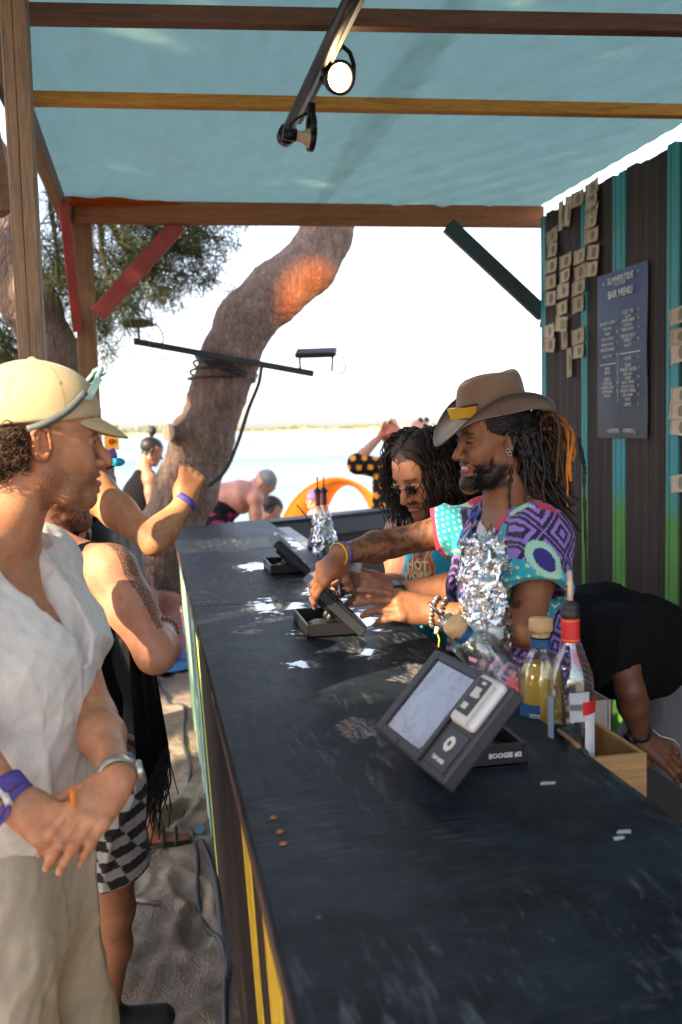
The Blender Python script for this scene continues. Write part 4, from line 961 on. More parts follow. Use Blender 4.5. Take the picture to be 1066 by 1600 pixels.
S, C = curls(H, 1500, zone_back, .04, 0, .007, (.055, .028, .014), 3, rs=.0013, outw=.55)
def zone_temple(rr):
    s_ = 1 if rr.rand() < .5 else -1; x = rr.uniform(.01, .03); z = rr.uniform(.018, .034) + (.03 - x) * .2; return np.array([x, s_ * (.074 - max(0, x - .02) * .25), z]), np.array([.3, s_ * 1, 0])
S2, C2 = curls(H, 170, zone_temple, .006, 0, .0012, (.06, .03, .015), 5, rs=.0010, outw=.3, turns=(.6, 1.4))
def zone_tuft(rr): return np.array([-.115 + rr.uniform(-.02, .01), rr.uniform(-.03, .03), rr.uniform(.03, .075)]), np.array([-1, 0, .2])
S3, C3 = curls(H, 200, zone_tuft, .05, 0, .008, (.05, .026, .013), 6, rs=.0013, outw=.8)
tubes('hair', S + S2 + S3, 4, HAIR, p1, C + C2 + C3)
# stubble bristles give the jaw its texture
# wrist things
PURP = simple('purple_fabric', (.09, .06, .28), .8, var=.5, scale=90, bump=.4); WHT = simple('white_tag', (.6, .58, .52), .5); STL = simple('brushed_steel', (.5, .47, .42), .35, .8, var=.1)
fr = (J['wrr'] - J['elr']).normalized(); Mw = frame((J['wrr'] - fr * .018)[:], fr, UP)
w1 = bands('wristband', Mw, .032, .026, None, PURP, p1)
w2 = bands('wristband', Mw @ Matrix.Translation((.019, 0, 0)) @ Matrix.Rotation(.25, 4, 'Z'), .032, .010, None, PURP, p1)
toC = (Vector(C0) - Mw.translation).normalized()
Mp = frame((Mw.translation + (toC - fr * toC.dot(fr)).normalized() * .0345)[:], fr, toC)
b = MB(); b.box((0, -.014, 0), (.013, .011, .0015), Mp, .0008); b.build('paper_label', WHT, p1)
b = MB(); b.cyl(Mp @ Vector((.016, -.004, .003)), Mp @ Vector((.034, -.008, .006)), .0055, 14); b.build('bead', WHT, p1)
b = MB(); b.tube(spline([Mp @ Vector(p) for p in ((.03, -.008, .006), (.042, -.014, .004), (.046, -.035, .002), (.048, -.055, .0))], 5), .003, 6, flat=.4); b.build('ribbon_tail', PURP, p1)
fl = (J['wrl'] - J['ell']).normalized(); Mw = frame((J['wrl'] - fl * .012)[:], fl, UP)
bands('watch_strap', Mw, .0295, .019, None, STL, p1)
sd = hdir(-10); sd = (sd - fl * sd.dot(fl)).normalized(); b = MB(); Mq = frame((Mw.translation + sd * .034)[:], fl, sd); b.lathe([(.0001, .006), (.015, .006), (.0165, .004), (.0165, -.003), (.014, -.005)], Mq, 24); b.build('watch_case', STL, p1)
b = MB(); b.box((0, 0, 0), (.010, .034, .016), frame(atd(122, 1290, 1.445)[:], hdir(0) - UP * .2, hdir(-80)) @ Matrix.Rotation(.3, 4, 'X'), .006); b.build('phone', simple('navy_plastic', (.012, .02, .04), .35), p1)
b = MB(); b.box((0, 0, 0), (.004, .008, .012), frame(atd(114, 1246, 1.40)[:], hdir(20), UP), .002); b.build('lighter', simple('orange_plastic', (.75, .22, .02), .4), p1)
# ================= bartender in the cowboy hat
J = {}
hd = hdir(197); J['head'] = frame(atd(772, 686, 2.40)[:], hd + Vector((0, 0, -.08)), UP) @ Matrix.Diagonal((.93, .93, .93, 1)); HO = J['head'].translation.copy()
fw = hdir(200); lf = hdir(290); J['fwd'], J['left'], J['spine'] = fw, lf, UP
J['neck'] = HO - hd * .03 - UP * .185 + HR * .012; nb = J['neck']
J['upper'] = nb - UP * .07; J['chest'] = nb - UP * .2 + fw * .02 + HR * .005; J['waist'] = nb - UP * .40 + HR * .03; J['pelvis'] = nb - UP * .56 + HR * .05
J['shl'] = nb + lf * .165 - UP * .05 - HR * .012; J['shr'] = nb - lf * .150 - UP * .035 + fw * .0 + HR * .03
J['ell'] = atd(822, 985, 2.14); J['wrl'] = atd(678, 955, 2.22)
J['elr'] = atd(612, 849, 2.68); J['wrr'] = atd(534, 866, 2.54)
solve_legs(J, fwd=hdir(190)); J['trap'] = 1.0; J['neckr'] = 1.0
SK2 = (.29, .13, .062)
p2 = thing('person', 'smiling bartender in a brown cowboy hat and loud patterned shirt reaching to a tablet', 'person', (nb.x, nb.y, 0))
f = body_field(J, 1.0, .92, arm=.98); head_field(f, J['head'], smile=1, beard=.6)
toC = lambda p: (Vector(C0) - p).normalized()
hr = frame(J['wrr'][:], atd(478, 925, 2.60) - J['wrr'], toC(J['wrr']) + UP * .8 - HR * .5)
hl = frame(J['wrl'][:], atd(565, 938, 2.20) - J['wrl'], toC(J['wrl']) * .9 + UP * .55)
h1_ = hand_field(f, hr, curl=((.1, .35, .3), (.2, .4, .3), (.3, .45, .3), (.45, .5, .3)), thumb=(.55, .75), spread=.05)
h2_ = hand_field(f, hl, curl=((.15, .15, .1), (.25, .35, .2), (.35, .45, .25), (.45, .5, .3)), thumb=(.28, .1), mirror=-1, spread=.06)
def col(V):
    C = np.tile(SK2, (len(V), 1)); C = C * (1 + .07 * wob(V, 40, 2))[:, None]
    C = head_paint(V, C, J['head'], SK2, lip=(.24, .08, .06), brow=(.012, .008, .006), stubble=0, teeth=True)
    Mi = M4(J['head'].inverted()); L = V @ Mi[:3, :3].T + Mi[:3, 3]; x, y, z = L.T; ay = np.abs(y)
    bw = sstep(-.050, -.068, z + .006 * wob(L, 260, 8)) * sstep(-.138, -.118, z) * sstep(-.008, .012, x + .006 * wob(L, 200, 6)) * (ay < .09)
    sc_ = sstep(.056, .044, x + .004 * wob(L, 240, 4)) * sstep(-.004, .010, z - .012 + .07 * sstep(.0, -.02, x) - .02 * sstep(.02, .04, x) + .004 * wob(L, 300, 5)) * (z < .2) * (np.linalg.norm(L, axis=1) < .16); C = lerp(C, (.010, .008, .007), sat(sc_))
    mouth = (x > .083) & (ay < .031) & (z > -.088) & (z < -.056)
    bw = bw * np.where(mouth, 0, 1) * np.where((x > .06) & (ay < .04) & (z > -.072), 0, 1); bw = np.maximum(bw, (x > .09) * (ay < .03) * (z < -.05) * (z > -.058) * 1.0)
    bw = np.maximum(bw, (np.abs(x - .012) < .012) * (z < .0) * (z > -.07) * (ay > .05) * .55 * sat(.5 + wob(L, 700, 3)))
    C = lerp(C, (.010, .008, .008), sat(bw) * .93)
    # dark tattoos: forearms
    for a, b_, s1, s2 in ((J['elr'], J['wrr'], 0, .95), (J['shr'], J['elr'], .45, .85), (J['ell'], J['wrl'], .1, .9)):
        A, B = v3(a), v3(b_); t = ((V - A) @ (B - A)) / ((B - A) @ (B - A)); dd = np.linalg.norm(V - A - t[:, None] * (B - A), axis=1)
        on = (t > s1) & (t < s2) & (dd < .07); w = sat(np.sign(wob(V, 130, 5)) * .5 + .5) * (np.abs(wob(V, 60, 8)) > .12) * on; C = lerp(C, (.035, .02, .015), w * .6)
    for h_ in (hr, hl):
        Mi = M4(h_.inverted()); L = V @ Mi[:3, :3].T + Mi[:3, 3]; on = (L[:, 0] > .0) & (L[:, 0] < .21) & (np.abs(L[:, 1]) < .09) & (np.abs(L[:, 2]) < .12)
        C = lerp(C, (.33, .17, .11), on * sat(-L[:, 2] / .02) * .7); C = lerp(C, (.35, .2, .15), on * (L[:, 0] > .155) * .2)
    return hand_paint(V, C, (h1_, h2_), (.42, .24, .18), (.07, .03, .015))
lo, hi = joints_box(J)
link('body', multi(f, lo, hi, .006, [head_box(J['head']) + (.0023,), (*bbox([hr.translation, hr @ Vector((.2, 0, 0)), hr @ Vector((.1, 0, -.08))], .05), .0024), (*bbox([hl.translation, hl @ Vector((.2, 0, 0))], .06), .0024)], None, col), SKIN, p2, inv(p2))
# t-shirt
Mt = frame(nb[:], fw, UP); Mti2 = M4(Mt.inverted())
g = Field(); torso_into(g, J, [(.150, .118), (.142, .108), (.148, .115), (.112, .078)]); g.cap(v3(nb - UP * .03), v3(nb - UP * .07), .066, .08, k=.03)
for a in 'lr': g.cap(v3(J['upper']), v3(J['sh' + a]), .052, .055, k=.03)
g.cap(v3(nb - UP * .02 + fw * .01), v3(nb + UP * .12 + fw * .03), .066, .08, k=.004, op='s')
def tie(V):
    C = np.tile((.72, .70, .70), (len(V), 1)); n = wob(V, 22, 3); C = lerp(C, (.75, .55, .12), sat((n - .35) * 3) * .7); return lerp(C, (.35, .5, .62), sat((-n - .4) * 3) * .5)
link('t_shirt', multi(g, *bbox([nb, J['pelvis']], .26), .006, (), lambda P, d: d + folds(P, .004, 20, 8), tie), CLOTH, p2, inv(p2))
# patterned shirt, open at the front
g = Field()
g.chain([v3(J['shl']), v3(J['shl'].lerp(J['ell'], .9))], [.074, .108], k=.03); cut(g, J['shl'].lerp(J['ell'], .66), (J['ell'] - J['shl']).normalized() + HR * .25, .26)
g.chain([v3(J['shl'].lerp(J['ell'], .3)), v3(J['shl'].lerp(J['ell'], .95))], [.055, .10], k=.004, op='s')
g.chain([v3(J['shr']), v3(J['shr'].lerp(J['elr'], .75))], [.060, .074], k=.03); cut(g, J['shr'].lerp(J['elr'], .50), J['elr'] - J['shr'], .2)
g.chain([v3(J['shr'].lerp(J['elr'], .25)), v3(J['shr'].lerp(J['elr'], .8))], [.045, .066], k=.004, op='s')
torso_into(g, J, [(.190, .165), (.172, .14), (.168, .134), (.128, .09)])
g.cap(v3(nb - UP * .02), v3(nb - UP * .08), .072, .09, k=.04)
for a in 'lr': g.cap(v3(J['upper'] + UP * .01), v3(J['sh' + a]), .058, .07, k=.04)
def opening(P):
    q = P @ Mti2[:3, :3].T + Mti2[:3, 3]; z = q[..., 2]; w = .050 + .020 * np.sin(z * 14 + 1) - .02 * sstep(-.05, .05, z) + np.maximum(-.42 - z, 0) * .4
    return np.maximum(np.abs(q[..., 1] - .0) - w, -(q[..., 0] - .035))
g.add(opening, v3(nb + fw * .12 - UP * .28), .42, .006, 's')
g.cap(v3(nb - UP * .02), v3(nb + UP * .12), .074, .09, k=.004, op='s')
for s_ in (1, -1):
    cp = lambda y, z, o: v3(Mt @ Vector((o, y, z)))
    g.chain([cp(s_ * .045, .028, -.085), cp(s_ * .085, .012, -.02), cp(s_ * .085, -.03, .055), cp(s_ * .070, -.10, .105)], [.012, .016, .018, .012], k=.012)
    g.chain([cp(s_ * .085, -.03, .06), cp(s_ * .105, -.09, .095)], [.014, .010], k=.015)
    g.chain([cp(s_ * .062, -.12, .12), cp(s_ * .066, -.24, .142), cp(s_ * .06, -.36, .145), cp(s_ * .066, -.5, .155)], [.007] * 4, k=.012)
cut(g, J['pelvis'] + UP * .03, -UP, .35)
NAVY, TEALC, LILAC, BLUE, MINTC, REDC, DOT, PINK = (.010, .012, .055), (.02, .38, .47), (.30, .16, .50), (.012, .07, .42), (.38, .66, .50), (.62, .03, .08), (.75, .62, .28), (.55, .24, .52)
EMB = None
def pattern(V):
    "patchwork print: each patch keeps to one motif, drawn in the cloth's own side-on plane"
    R_ = v3(hdir(0)); A_ = v3(hdir(90)); o = v3(J['chest']); q = V - o; u = q @ R_ + .35 * (q @ A_); w = q[:, 2]
    seeds = np.random.RandomState(21); S_ = seeds.uniform([-.32, -.45], [.32, .28], (34, 2)); kind = seeds.randint(0, 5, 34); ang = seeds.choice([0, .785, -.5, 1.1, .4], 34)
    ctr = v3(J['shl'].lerp(J['ell'], .32)); cu = (ctr - o) @ R_ + .35 * ((ctr - o) @ A_); cw = (ctr - o)[2]
    d = (u[:, None] - S_[None, :, 0]) ** 2 * 1.2 + (w[:, None] - S_[None, :, 1]) ** 2; kk = d.argmin(1); k = kind[kk]; a = ang[kk]
    x = u * np.cos(a) + w * np.sin(a); y = -u * np.sin(a) + w * np.cos(a)
    C = np.tile(TEALC, (len(V), 1)).astype(float)
    def dots(C, m, p=.017, r=.0034, c=DOT):
        dx = (x / p) % 1 - .5; dy = (y / p + .5 * (np.floor(x / p) % 2)) % 1 - .5; return lerp(C, c, m * ((dx * dx + dy * dy) * p * p < r * r))
    C = dots(C, k == 0)
    m = k == 1                                           # purple key pattern on near black
    g1 = np.maximum(np.abs((x / .052) % 1 - .5), np.abs((y / .052) % 1 - .5)) * 2; st = (np.floor(g1 * 3.9) % 2) == 0; C = np.where(m[:, None], np.where(st[:, None], np.array(LILAC), np.array(NAVY)), C)
    m = k == 2                                           # blue zigzag on navy
    zz = (y / .022 + np.abs((x / .034) % 1 - .5) * 2 * 1.1) % 1 < .52; C = np.where(m[:, None], np.where(zz[:, None], np.array(BLUE), np.array(NAVY)), C)
    m = k == 3; C = np.where(m[:, None], np.array(NAVY), C); C = dots(C, m, .013, .003)
    m = k == 4; st = (x / .020) % 1 < .5; C = np.where(m[:, None], np.where(st[:, None], np.array(PINK), np.array(NAVY)), C)
    S2 = seeds.uniform([-.3, -.42], [.3, .26], (9, 2))    # small triangles of red and mint
    for i, (a1, b1) in enumerate(S2):
        tri = (w - b1 > -.03) & (np.abs(u - a1) < (.03 - (w - b1)) * .55); C = lerp(C, REDC if i % 3 == 0 else MINTC, tri * 1.0)
    # sleeve: lilac key pattern, dotted teal hem, ring emblem
    A, B = v3(J['shl']), v3(J['ell']); t = ((V - A) @ (B - A)) / ((B - A) @ (B - A)); dd = np.linalg.norm(V - A - np.clip(t, 0, 1)[:, None] * (B - A), axis=1); on = (dd < .112) & (t > -.12) & (q @ v3(lf) > .125)
    x, y = (u - cu) * .8 + (w - cw) * .6, -(u - cu) * .6 + (w - cw) * .8; g1 = np.maximum(np.abs((x / .07 + .3) % 1 - .5), np.abs((y / .07) % 1 - .5)) * 2; st = (np.floor(g1 * 4.2) % 2) == 0
    C = np.where(on[:, None], np.where(st[:, None], np.array(LILAC) * 1.1, np.array(NAVY)), C)
    hem = on & (t > .52 + .25 * (u - cu)); C = np.where(hem[:, None], np.array(TEALC), C); C = dots(C, hem, .02, .0034)
    r = np.hypot(u - cu + .030, w - cw - .028); facing = q @ v3(lf) > .12
    C = np.where(((r < .040) & facing)[:, None], np.array(MINTC), C); C = np.where(((r < .0245) & facing)[:, None], np.array((.03, .02, .2)), C)
    # signature scribble
    sx = (u - cu + .025) ; line = np.abs((w - cw + .062) + .45 * sx - .006 * np.sin(sx * 420)) < .0013; C = lerp(C, (.75, .75, .8), line * (np.abs(sx - .03) < .035) * facing * 1.0)
    # right sleeve: dotted teal cuff
    A, B = v3(J['shr']), v3(J['elr']); t = ((V - A) @ (B - A)) / ((B - A) @ (B - A)); on2 = (t > .22) & (q @ v3(lf) < -.1) & (np.linalg.norm(V - A - t[:, None] * (B - A), axis=1) < .1); C = np.where(on2[:, None], np.array(TEALC), C)
    x = t * .3; y = w + u * .3; C = dots(C, on2, .016, .003); C = lerp(C, REDC, (on2 & (t > .47)) * 1.0)
    # collar
    L = V @ Mti2[:3, :3].T + Mti2[:3, 3]; oc = (L[:, 2] > -.085) & (np.hypot(L[:, 0], L[:, 1]) < .135) & (np.abs(L[:, 1]) < .115); zz = (L[:, 2] / .026 + np.abs((L[:, 1] / .03) % 1 - .5) * 2) % 1; C = np.where(oc[:, None], np.where((zz < .5)[:, None], np.array(NAVY), np.where((np.sin(L[:, 2] * 130) > 0)[:, None], np.array(LILAC), np.array(BLUE))), C)
    C = lerp(C, REDC, (oc & (np.abs(L[:, 2] + .015) < .017) & (L[:, 1] > .05)) * 1.0)
    return C
link('patterned_shirt', multi(g, *bbox([nb, J['pelvis'], J['shl'], J['shr'], J['ell'].lerp(J['shl'], .3), J['elr'].lerp(J['shr'], .4)], .2), .0034, (), lambda P, d: d + folds(P, .0075, 19, 12), pattern), CLOTH, p2, inv(p2))
g = Field(); g.ecap(v3(J['pelvis'] + UP * .05), v3(J['pelvis'] - UP * .1), v3(lf), (.15, .115), (.16, .12), k=.05)
for a in 'lr': g.chain([v3(J['hip' + a]), v3(J['kn' + a]), v3(J['an' + a])], [.10, .08, .065], k=.045)
link('shorts', multi(g, *bbox([J['pelvis'], J['anl'], J['anr']], .2), .012, (), None, lambda V: np.tile((.03, .03, .04), (len(V), 1))), CLOTH, p2, inv(p2))
# cowboy hat
H = J['head'] @ Matrix.Translation((.004, 0, .0)) @ Matrix.Rotation(.09, 4, 'Y') @ Matrix.Rotation(-.03, 4, 'X')
f = Field(); h = Loc(f, H)
h.ell((-.014, 0, .085), (.098, .079, .062), k=.01); h.ell((-.012, 0, .128), (.090, .066, .048), k=.03)
h.cap((.035, 0, .150), (-.068, 0, .152), .030, .034, k=.025); h.cap((.052, 0, .178), (-.06, 0, .176), .013, .016, k=.028, op='s')
for s_ in (1, -1): h.ell((.055, s_ * .062, .145), (.042, .02, .03), k=.03, op='s')
h.ell((-.014, 0, .05), (.088, .070, .06), k=.004, op='s')
cut(f, H @ Vector((0, 0, .06)), -(H.to_3x3() @ Vector((0, 0, 1))), .3)
FELT = (.21, .115, .065)
def hcol(V):
    Mi = M4(H.inverted()); L = V @ Mi[:3, :3].T + Mi[:3, 3]; C = np.tile(FELT, (len(V), 1)); C = C * (1 + .06 * wob(V, 60, 4) + .04 * wob(V, 800, 3))[:, None]
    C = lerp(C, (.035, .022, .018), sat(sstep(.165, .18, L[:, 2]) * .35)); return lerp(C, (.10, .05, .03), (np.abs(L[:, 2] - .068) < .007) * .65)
FELTM = cloth_mat('brown_felt', .95, 1600, .5, .25)
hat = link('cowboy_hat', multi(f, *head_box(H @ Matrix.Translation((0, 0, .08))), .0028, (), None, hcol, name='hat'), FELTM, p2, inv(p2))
V, Q, C = [], [], []; n, m = 96, 14
for k in range(2):
    for i in range(n):
        a = 2 * PI * i / n; ca, sa = math.cos(a), math.sin(a)
        for j in range(m + 1):
            t = j / m; rx = .094 + t * (.082 if ca > 0 else .078); ry = .075 + t * .062
            side_ = abs(sa) ** 2.2
            x = -.014 + rx * ca * (1 - .0 * t); y = ry * sa * (1 - .10 * side_ * t * t)
            z = .068 - .004 * t + side_ * (t ** 1.6) * .060 - (max(ca, 0) ** 2) * t ** 1.3 * .048 - (max(-ca, 0) ** 2) * t * .022 + .003 * math.sin(a * 3) * t
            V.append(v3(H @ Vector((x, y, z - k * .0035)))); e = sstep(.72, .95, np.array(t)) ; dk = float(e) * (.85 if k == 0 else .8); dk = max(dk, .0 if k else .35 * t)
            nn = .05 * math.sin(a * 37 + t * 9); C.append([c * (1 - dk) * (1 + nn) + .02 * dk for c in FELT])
S_ = n * (m + 1)
for i in range(n):
    i2 = (i + 1) % n
    for j in range(m):
        q = [i * (m + 1) + j, i2 * (m + 1) + j, i2 * (m + 1) + j + 1, i * (m + 1) + j + 1]; Q.append(q); Q.append([x + S_ for x in q[::-1]])
    q = [i * (m + 1) + m, i2 * (m + 1) + m]; Q.append([q[0], q[1], q[1] + S_, q[0] + S_])
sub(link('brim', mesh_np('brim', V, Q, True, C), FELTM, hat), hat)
# yellow mirrored glasses on the front of the hat
YL = Mat('yellow_mirror_lens'); YL.set(color=(.85, .48, .02), rough=.08, metal=.5, coat=1)
b = MB()
b.prism([(-.036, -.014), (.036, -.014), (.042, .016), (-.042, .016)], .004, H @ Matrix.Translation((.086, .030, .088)) @ Matrix.Rotation(.75, 4, 'Z') @ Matrix.Rotation(PI / 2, 4, 'Y') @ Matrix.Rotation(PI / 2, 4, 'Z')); b.build('sunglasses_lens', YL.m, p2)
b = MB(); b.tube(spline([H @ Vector(p) for p in ((.06, .066, .106), (.088, .03, .104), (.094, 0, .1), (.088, -.03, .104))], 5), .003, 6); b.build('sunglasses_frame', BLKM, p2)
# ear rings
b = MB()
for dz in (0, .008):
    c_ = J['head'] @ Vector((.002 + dz * .6, .0885, -.043 + dz)); b.tube([c_ + Vector((0, 0, .005)) + (HR * math.cos(t) + UP * math.sin(t)) * .005 for t in np.linspace(0, 6.28, 12)], .0013, 5)
b.build('earring', STL, p2)
# dreadlocks
rr = np.random.RandomState(5); HH = J['head']; S, C = [], []
def dread(pts, r, c, n=7):
    P = spline([HH @ Vector(p) for p in pts], n); m = len(P); t = np.linspace(0, 1, m)
    rs = r * (1 + .26 * np.sin(t * m * 1.9 + rr.uniform(0, 6)) + .20 * rr.normal(size=m)) * (1 - .45 * t ** 3); S.append((P, np.clip(rs, .0012, .02)))
    c0, c1, s0, s1 = c; w = np.clip((t - s0) / (s1 - s0), 0, 1)[:, None]; cc = np.array(c0) * (1 - w) + np.array(c1) * w; C.append(cc * (1 + .18 * rr.normal(size=(m, 1)).clip(-2, 2) * .6))
BK, LIT_TIP = (.009, .007, .006), (.62, .20, .025); BRN = (.06, .028, .012)
for i in range(120):                                   # combed back over the skull to the tie
    th = rr.uniform(-1, 1); z0 = rr.uniform(-.03, .062); s_ = 1 if th > 0 else -1; x0 = -.022 - abs(rr.normal()) * .03 if z0 < .022 else rr.uniform(-.03, .045)
    y0 = s_ * (.079 - max(0, z0) * .15 - max(0, x0) * .18); dread([(x0, y0, z0), (-.07, y0 * .93, z0 * .8 + .004), (-.115, y0 * .5, z0 * .35 + .01), (-.14, y0 * .15, .0 + rr.normal() * .01)], rr.uniform(.0055, .008), (BK, BK, 0, 1))
for i in range(80):                                   # rows lying back from the hairline at the temple
    s_ = 1 if i % 4 else -1; x0 = rr.uniform(.034, .052); z0 = rr.uniform(.012, .062); x0 -= max(0, .03 - z0) * 1.2; yy = lambda x, z: s_ * (.0795 * math.sqrt(max(.05, 1 - ((x + .012) / .100) ** 2 * .75 - (max(0, z - .03) / .09) ** 2)) + .003)
    dread([(x0, yy(x0, z0), z0), (x0 - .03, yy(x0 - .03, z0) + s_ * .002, z0 + .003), (x0 - .07, yy(x0 - .07, z0 * .9) + s_ * .002, z0 * .9), (-.085, s_ * .058, z0 * .7)], rr.uniform(.0028, .0042), (BK, BK, 0, 1), 5)
for i in range(120):                                  # tail bursting behind the tie, warm light painted into the orange tips
    e = rr.normal(size=3) * [.010, .022, .015]; L = rr.uniform(.02, .15); o = rr.uniform(-.03, .034); tipc = LIT_TIP if (o > .004 and i % 4) else BRN
    dread([(-.110 + e[0] * .3, e[1] * .4, e[2] * .5), (-.140 - o * .5 + e[0], e[1], .024 + e[2] * 1.2), (-.158 - o * 1.1 + e[0] * 1.2 + rr.normal() * .006, e[1] * 1.4, -.004 + e[2]), (-.156 - o * 1.2 + e[0] * 1.3 + rr.normal() * .009, e[1] * 1.6 + rr.normal() * .008, -.05 - L * .4), (-.146 - o * 1.2 + e[0] * 1.4 + rr.normal() * .012, e[1] * 1.8, -.055 - L)], rr.uniform(.0045, .0072), (BK if i % 2 else BRN, tipc, .25, .7))
for i in range(90):                                   # loose ones over the neck and collar
    s_ = 1 if rr.rand() < .75 else -1; x0 = rr.uniform(-.09, -.02); y0 = s_ * rr.uniform(.045, .08); L = rr.uniform(.10, .21)
    dread([(x0, y0, rr.uniform(-.02, .03)), (x0 - .015, y0 * 1.1, -.05), (x0 - .03 + rr.normal() * .02, y0 * 1.15 + rr.normal() * .01, -.11), (x0 - .05 + rr.normal() * .035, y0 * 1.3 + rr.normal() * .02, -.08 - L)], rr.uniform(.0045, .0065), (BK, (.10, .04, .015) if i % 4 == 0 else BK, .55, 1))
for x1, y1, L in ((.03, .075, .24), (.0, .095, .23), (-.16, .12, .40), (-.05, .11, .25)):
    dread([(x1 - .04, y1 * .8, -.02), (x1 - .035, y1, -.09), (x1 - .02 + rr.normal() * .008, y1 + .01, -.15), (x1 - .03 + rr.normal() * .015, y1 + .012, -L)], .0045, (BK, BRN, .3, .9), 9)
tubes('dreadlocks', S, 7, HAIR, p2, C)
F2, FC = [], []
for (P, r_s), c_s in zip(S[:], C[:]):                 # stray fuzz
    for _ in range(7):
        k_ = rr.randint(1, len(P) - 1); d = Vector(rr.normal(size=3)).normalized() * rr.uniform(.006, .018); F2.append(([P[k_], P[k_] + d * .6 + Vector(rr.normal(size=3)) * .002, P[k_] + d], [.0006, .0005, .0002])); FC.append(np.array(c_s[k_]))
tubes('hair_fuzz', F2, 3, HAIR, p2, FC, 'stuff')
b = MB(); b.lathe([(.018, -.012), (.024, -.006), (.024, .006), (.018, .012)], HH @ Matrix.Translation((-.14, 0, .002)) @ Matrix.Rotation(PI / 2, 4, 'Y'), 14); b.build('hair_tie', BLKM, p2)
S, C = [], []                                         # short beard hairs
for i in range(2600):
    a = rr.uniform(-1.35, 1.35); zz = rr.uniform(-.120, -.07); fr_ = math.cos(a); x = .018 + .072 * fr_ * (1 - .2 * max(0, -zz - .1) * 10); y = .055 * math.sin(a) * (1 + .15 * (zz + .1) * 10)
    if fr_ < .35: zz = rr.uniform(-.12, -.035)
    p = np.array([x, y, zz]); 
    if fr_ > .75 and zz > -.088: continue
    d = np.array([fr_ * .6, math.sin(a) * .8, -.6]) + rr.normal(size=3) * .35; d /= np.linalg.norm(d); l = rr.uniform(.008, .018)
    S.append(([HH @ Vector(p), HH @ Vector(p + d * l * .6 + rr.normal(size=3) * .001), HH @ Vector(p + d * l + rr.normal(size=3) * .003)], [.0009, .0008, .0003])); C.append(np.array((.012, .010, .010)) * rr.uniform(.5, 2.4))
tubes('beard', S, 3, HAIR, p2, C)
# wrist bands, bracelets, chains
YB = simple('yellow_band', (.7, .48, .04), .6); PB = simple('purple_band', (.12, .07, .32), .7, bump=.3)
fr = (J['wrr'] - J['elr']).normalized(); Mw = frame(J['wrr'][:], fr, UP)
bands('wristband', Mw @ Matrix.Translation((.012, 0, 0)), .0305, .007, None, YB, p2); bands('wristband', Mw @ Matrix.Translation((-.004, 0, 0)), .031, .012, None, PB, p2)
def beads(name, M_, r, n, br, mat, par, m2=None):
    b = MB(); u = bmesh.new(); bmesh.ops.create_icosphere(u, subdivisions=1, radius=br); vs = [v.co.copy() for v in u.verts]; fs = [tuple(v.index for v in f_.verts) for f_ in u.faces]; u.free()
    for i in range(n): a = 2 * PI * i / n; c_ = M_ @ Vector((0, r * math.cos(a), r * math.sin(a))); b.cur = i % 2 if m2 else 0; b.add([c_ + v for v in vs], fs, True)
    o = b.build(name, [mat, m2] if m2 else mat, par); o['kind'] = 'stuff'; return o
fr = (J['wrl'] - J['ell']).normalized(); Mw = frame(J['wrl'][:], fr, UP)
beads('silver_bracelet', Mw @ Matrix.Translation((-.004, 0, 0)), .034, 20, .0062, STL, p2); beads('dark_bracelet', Mw @ Matrix.Translation((-.026, 0, 0)), .037, 22, .0052, simple('dark_beads', (.03, .05, .07), .3), p2, STL)
tg = Mw @ Vector((-.008, 0, 0)) + toC(J['wrl']) * .02 - UP * .034
b = MB(); b.cyl(tg, tg - UP * .016 - HR * .003, .0055, 10); b.build('bead', WHT, p2)
b = MB(); b.tube([tg - UP * .016, tg - UP * .03 + HR * .004, tg - UP * .048 + HR * .002], .0035, 6, flat=.5); b.build('ribbon_tail', YB, p2)
b = MB(); c_ = lambda y, z, o: Mt @ Vector((o, y, z))
b.tube(spline([c_(.05, -.03, .08), c_(.045, -.09, .118), c_(.012, -.135, .135), c_(-.02, -.125, .132), c_(-.045, -.07, .11), c_(-.05, -.02, .07)], 6), .0038, 6); b.build('silver_chain', STL, p2)
b = MB(); b.tube(spline([c_(.05, -.02, .08), c_(.035, -.14, .142), c_(.012, -.25, .15), c_(-.01, -.14, .145), c_(-.045, -.02, .08)], 6), .0012, 5); b.build('cord_necklace', BLKM, p2)
b = MB(); b.lathe([(.0005, -.014), (.003, -.01), (.0035, .008), (.0005, .014)], Matrix.Translation(c_(.014, -.262, .151)), 10); b.build('pendant', YB, p2)
# ================= second bartender, curly hair and turquoise tank top
J = {}
hd = hdir(218); J['head'] = frame(atd(664, 738, 2.88)[:], hd + Vector((0, 0, -.50)), UP); HO = J['head'].translation.copy()
fw = hdir(222); lf = hdir(312); J['fwd'], J['left'], J['spine'] = fw, lf, UP
J['neck'] = HO - hd * .09 - UP * .135; nb = J['neck']
J['upper'] = nb - UP * .07; J['chest'] = nb - UP * .2 + fw * .0; J['waist'] = nb - UP * .40 - fw * .06 + HR * .02; J['pelvis'] = nb - UP * .56 - fw * .10 + HR * .03
J['shl'] = nb + lf * .19 - UP * .07; J['shr'] = nb - lf * .19 - UP * .07
J['ell'] = atd(742, 918, 2.72); J['wrl'] = atd(612, 925, 2.66)
J['elr'] = atd(622, 925, 2.98); J['wrr'] = atd(585, 908, 2.78)
solve_legs(J, fwd=hdir(190))
SK3 = (.50, .235, .135)
p3 = thing('person', 'long curly haired bartender in turquoise tank top and sunglasses holding a cup', 'person', (nb.x, nb.y, 0))
f = body_field(J, 1.02, 1.05, arm=1.0); head_field(f, J['head'])
hr = frame(J['wrr'][:], atd(545, 900, 2.66) - J['wrr'], toC(J['wrr']) + UP * .3); hl = frame(J['wrl'][:], atd(545, 912, 2.60) - J['wrl'], toC(J['wrl']) + UP * .35)
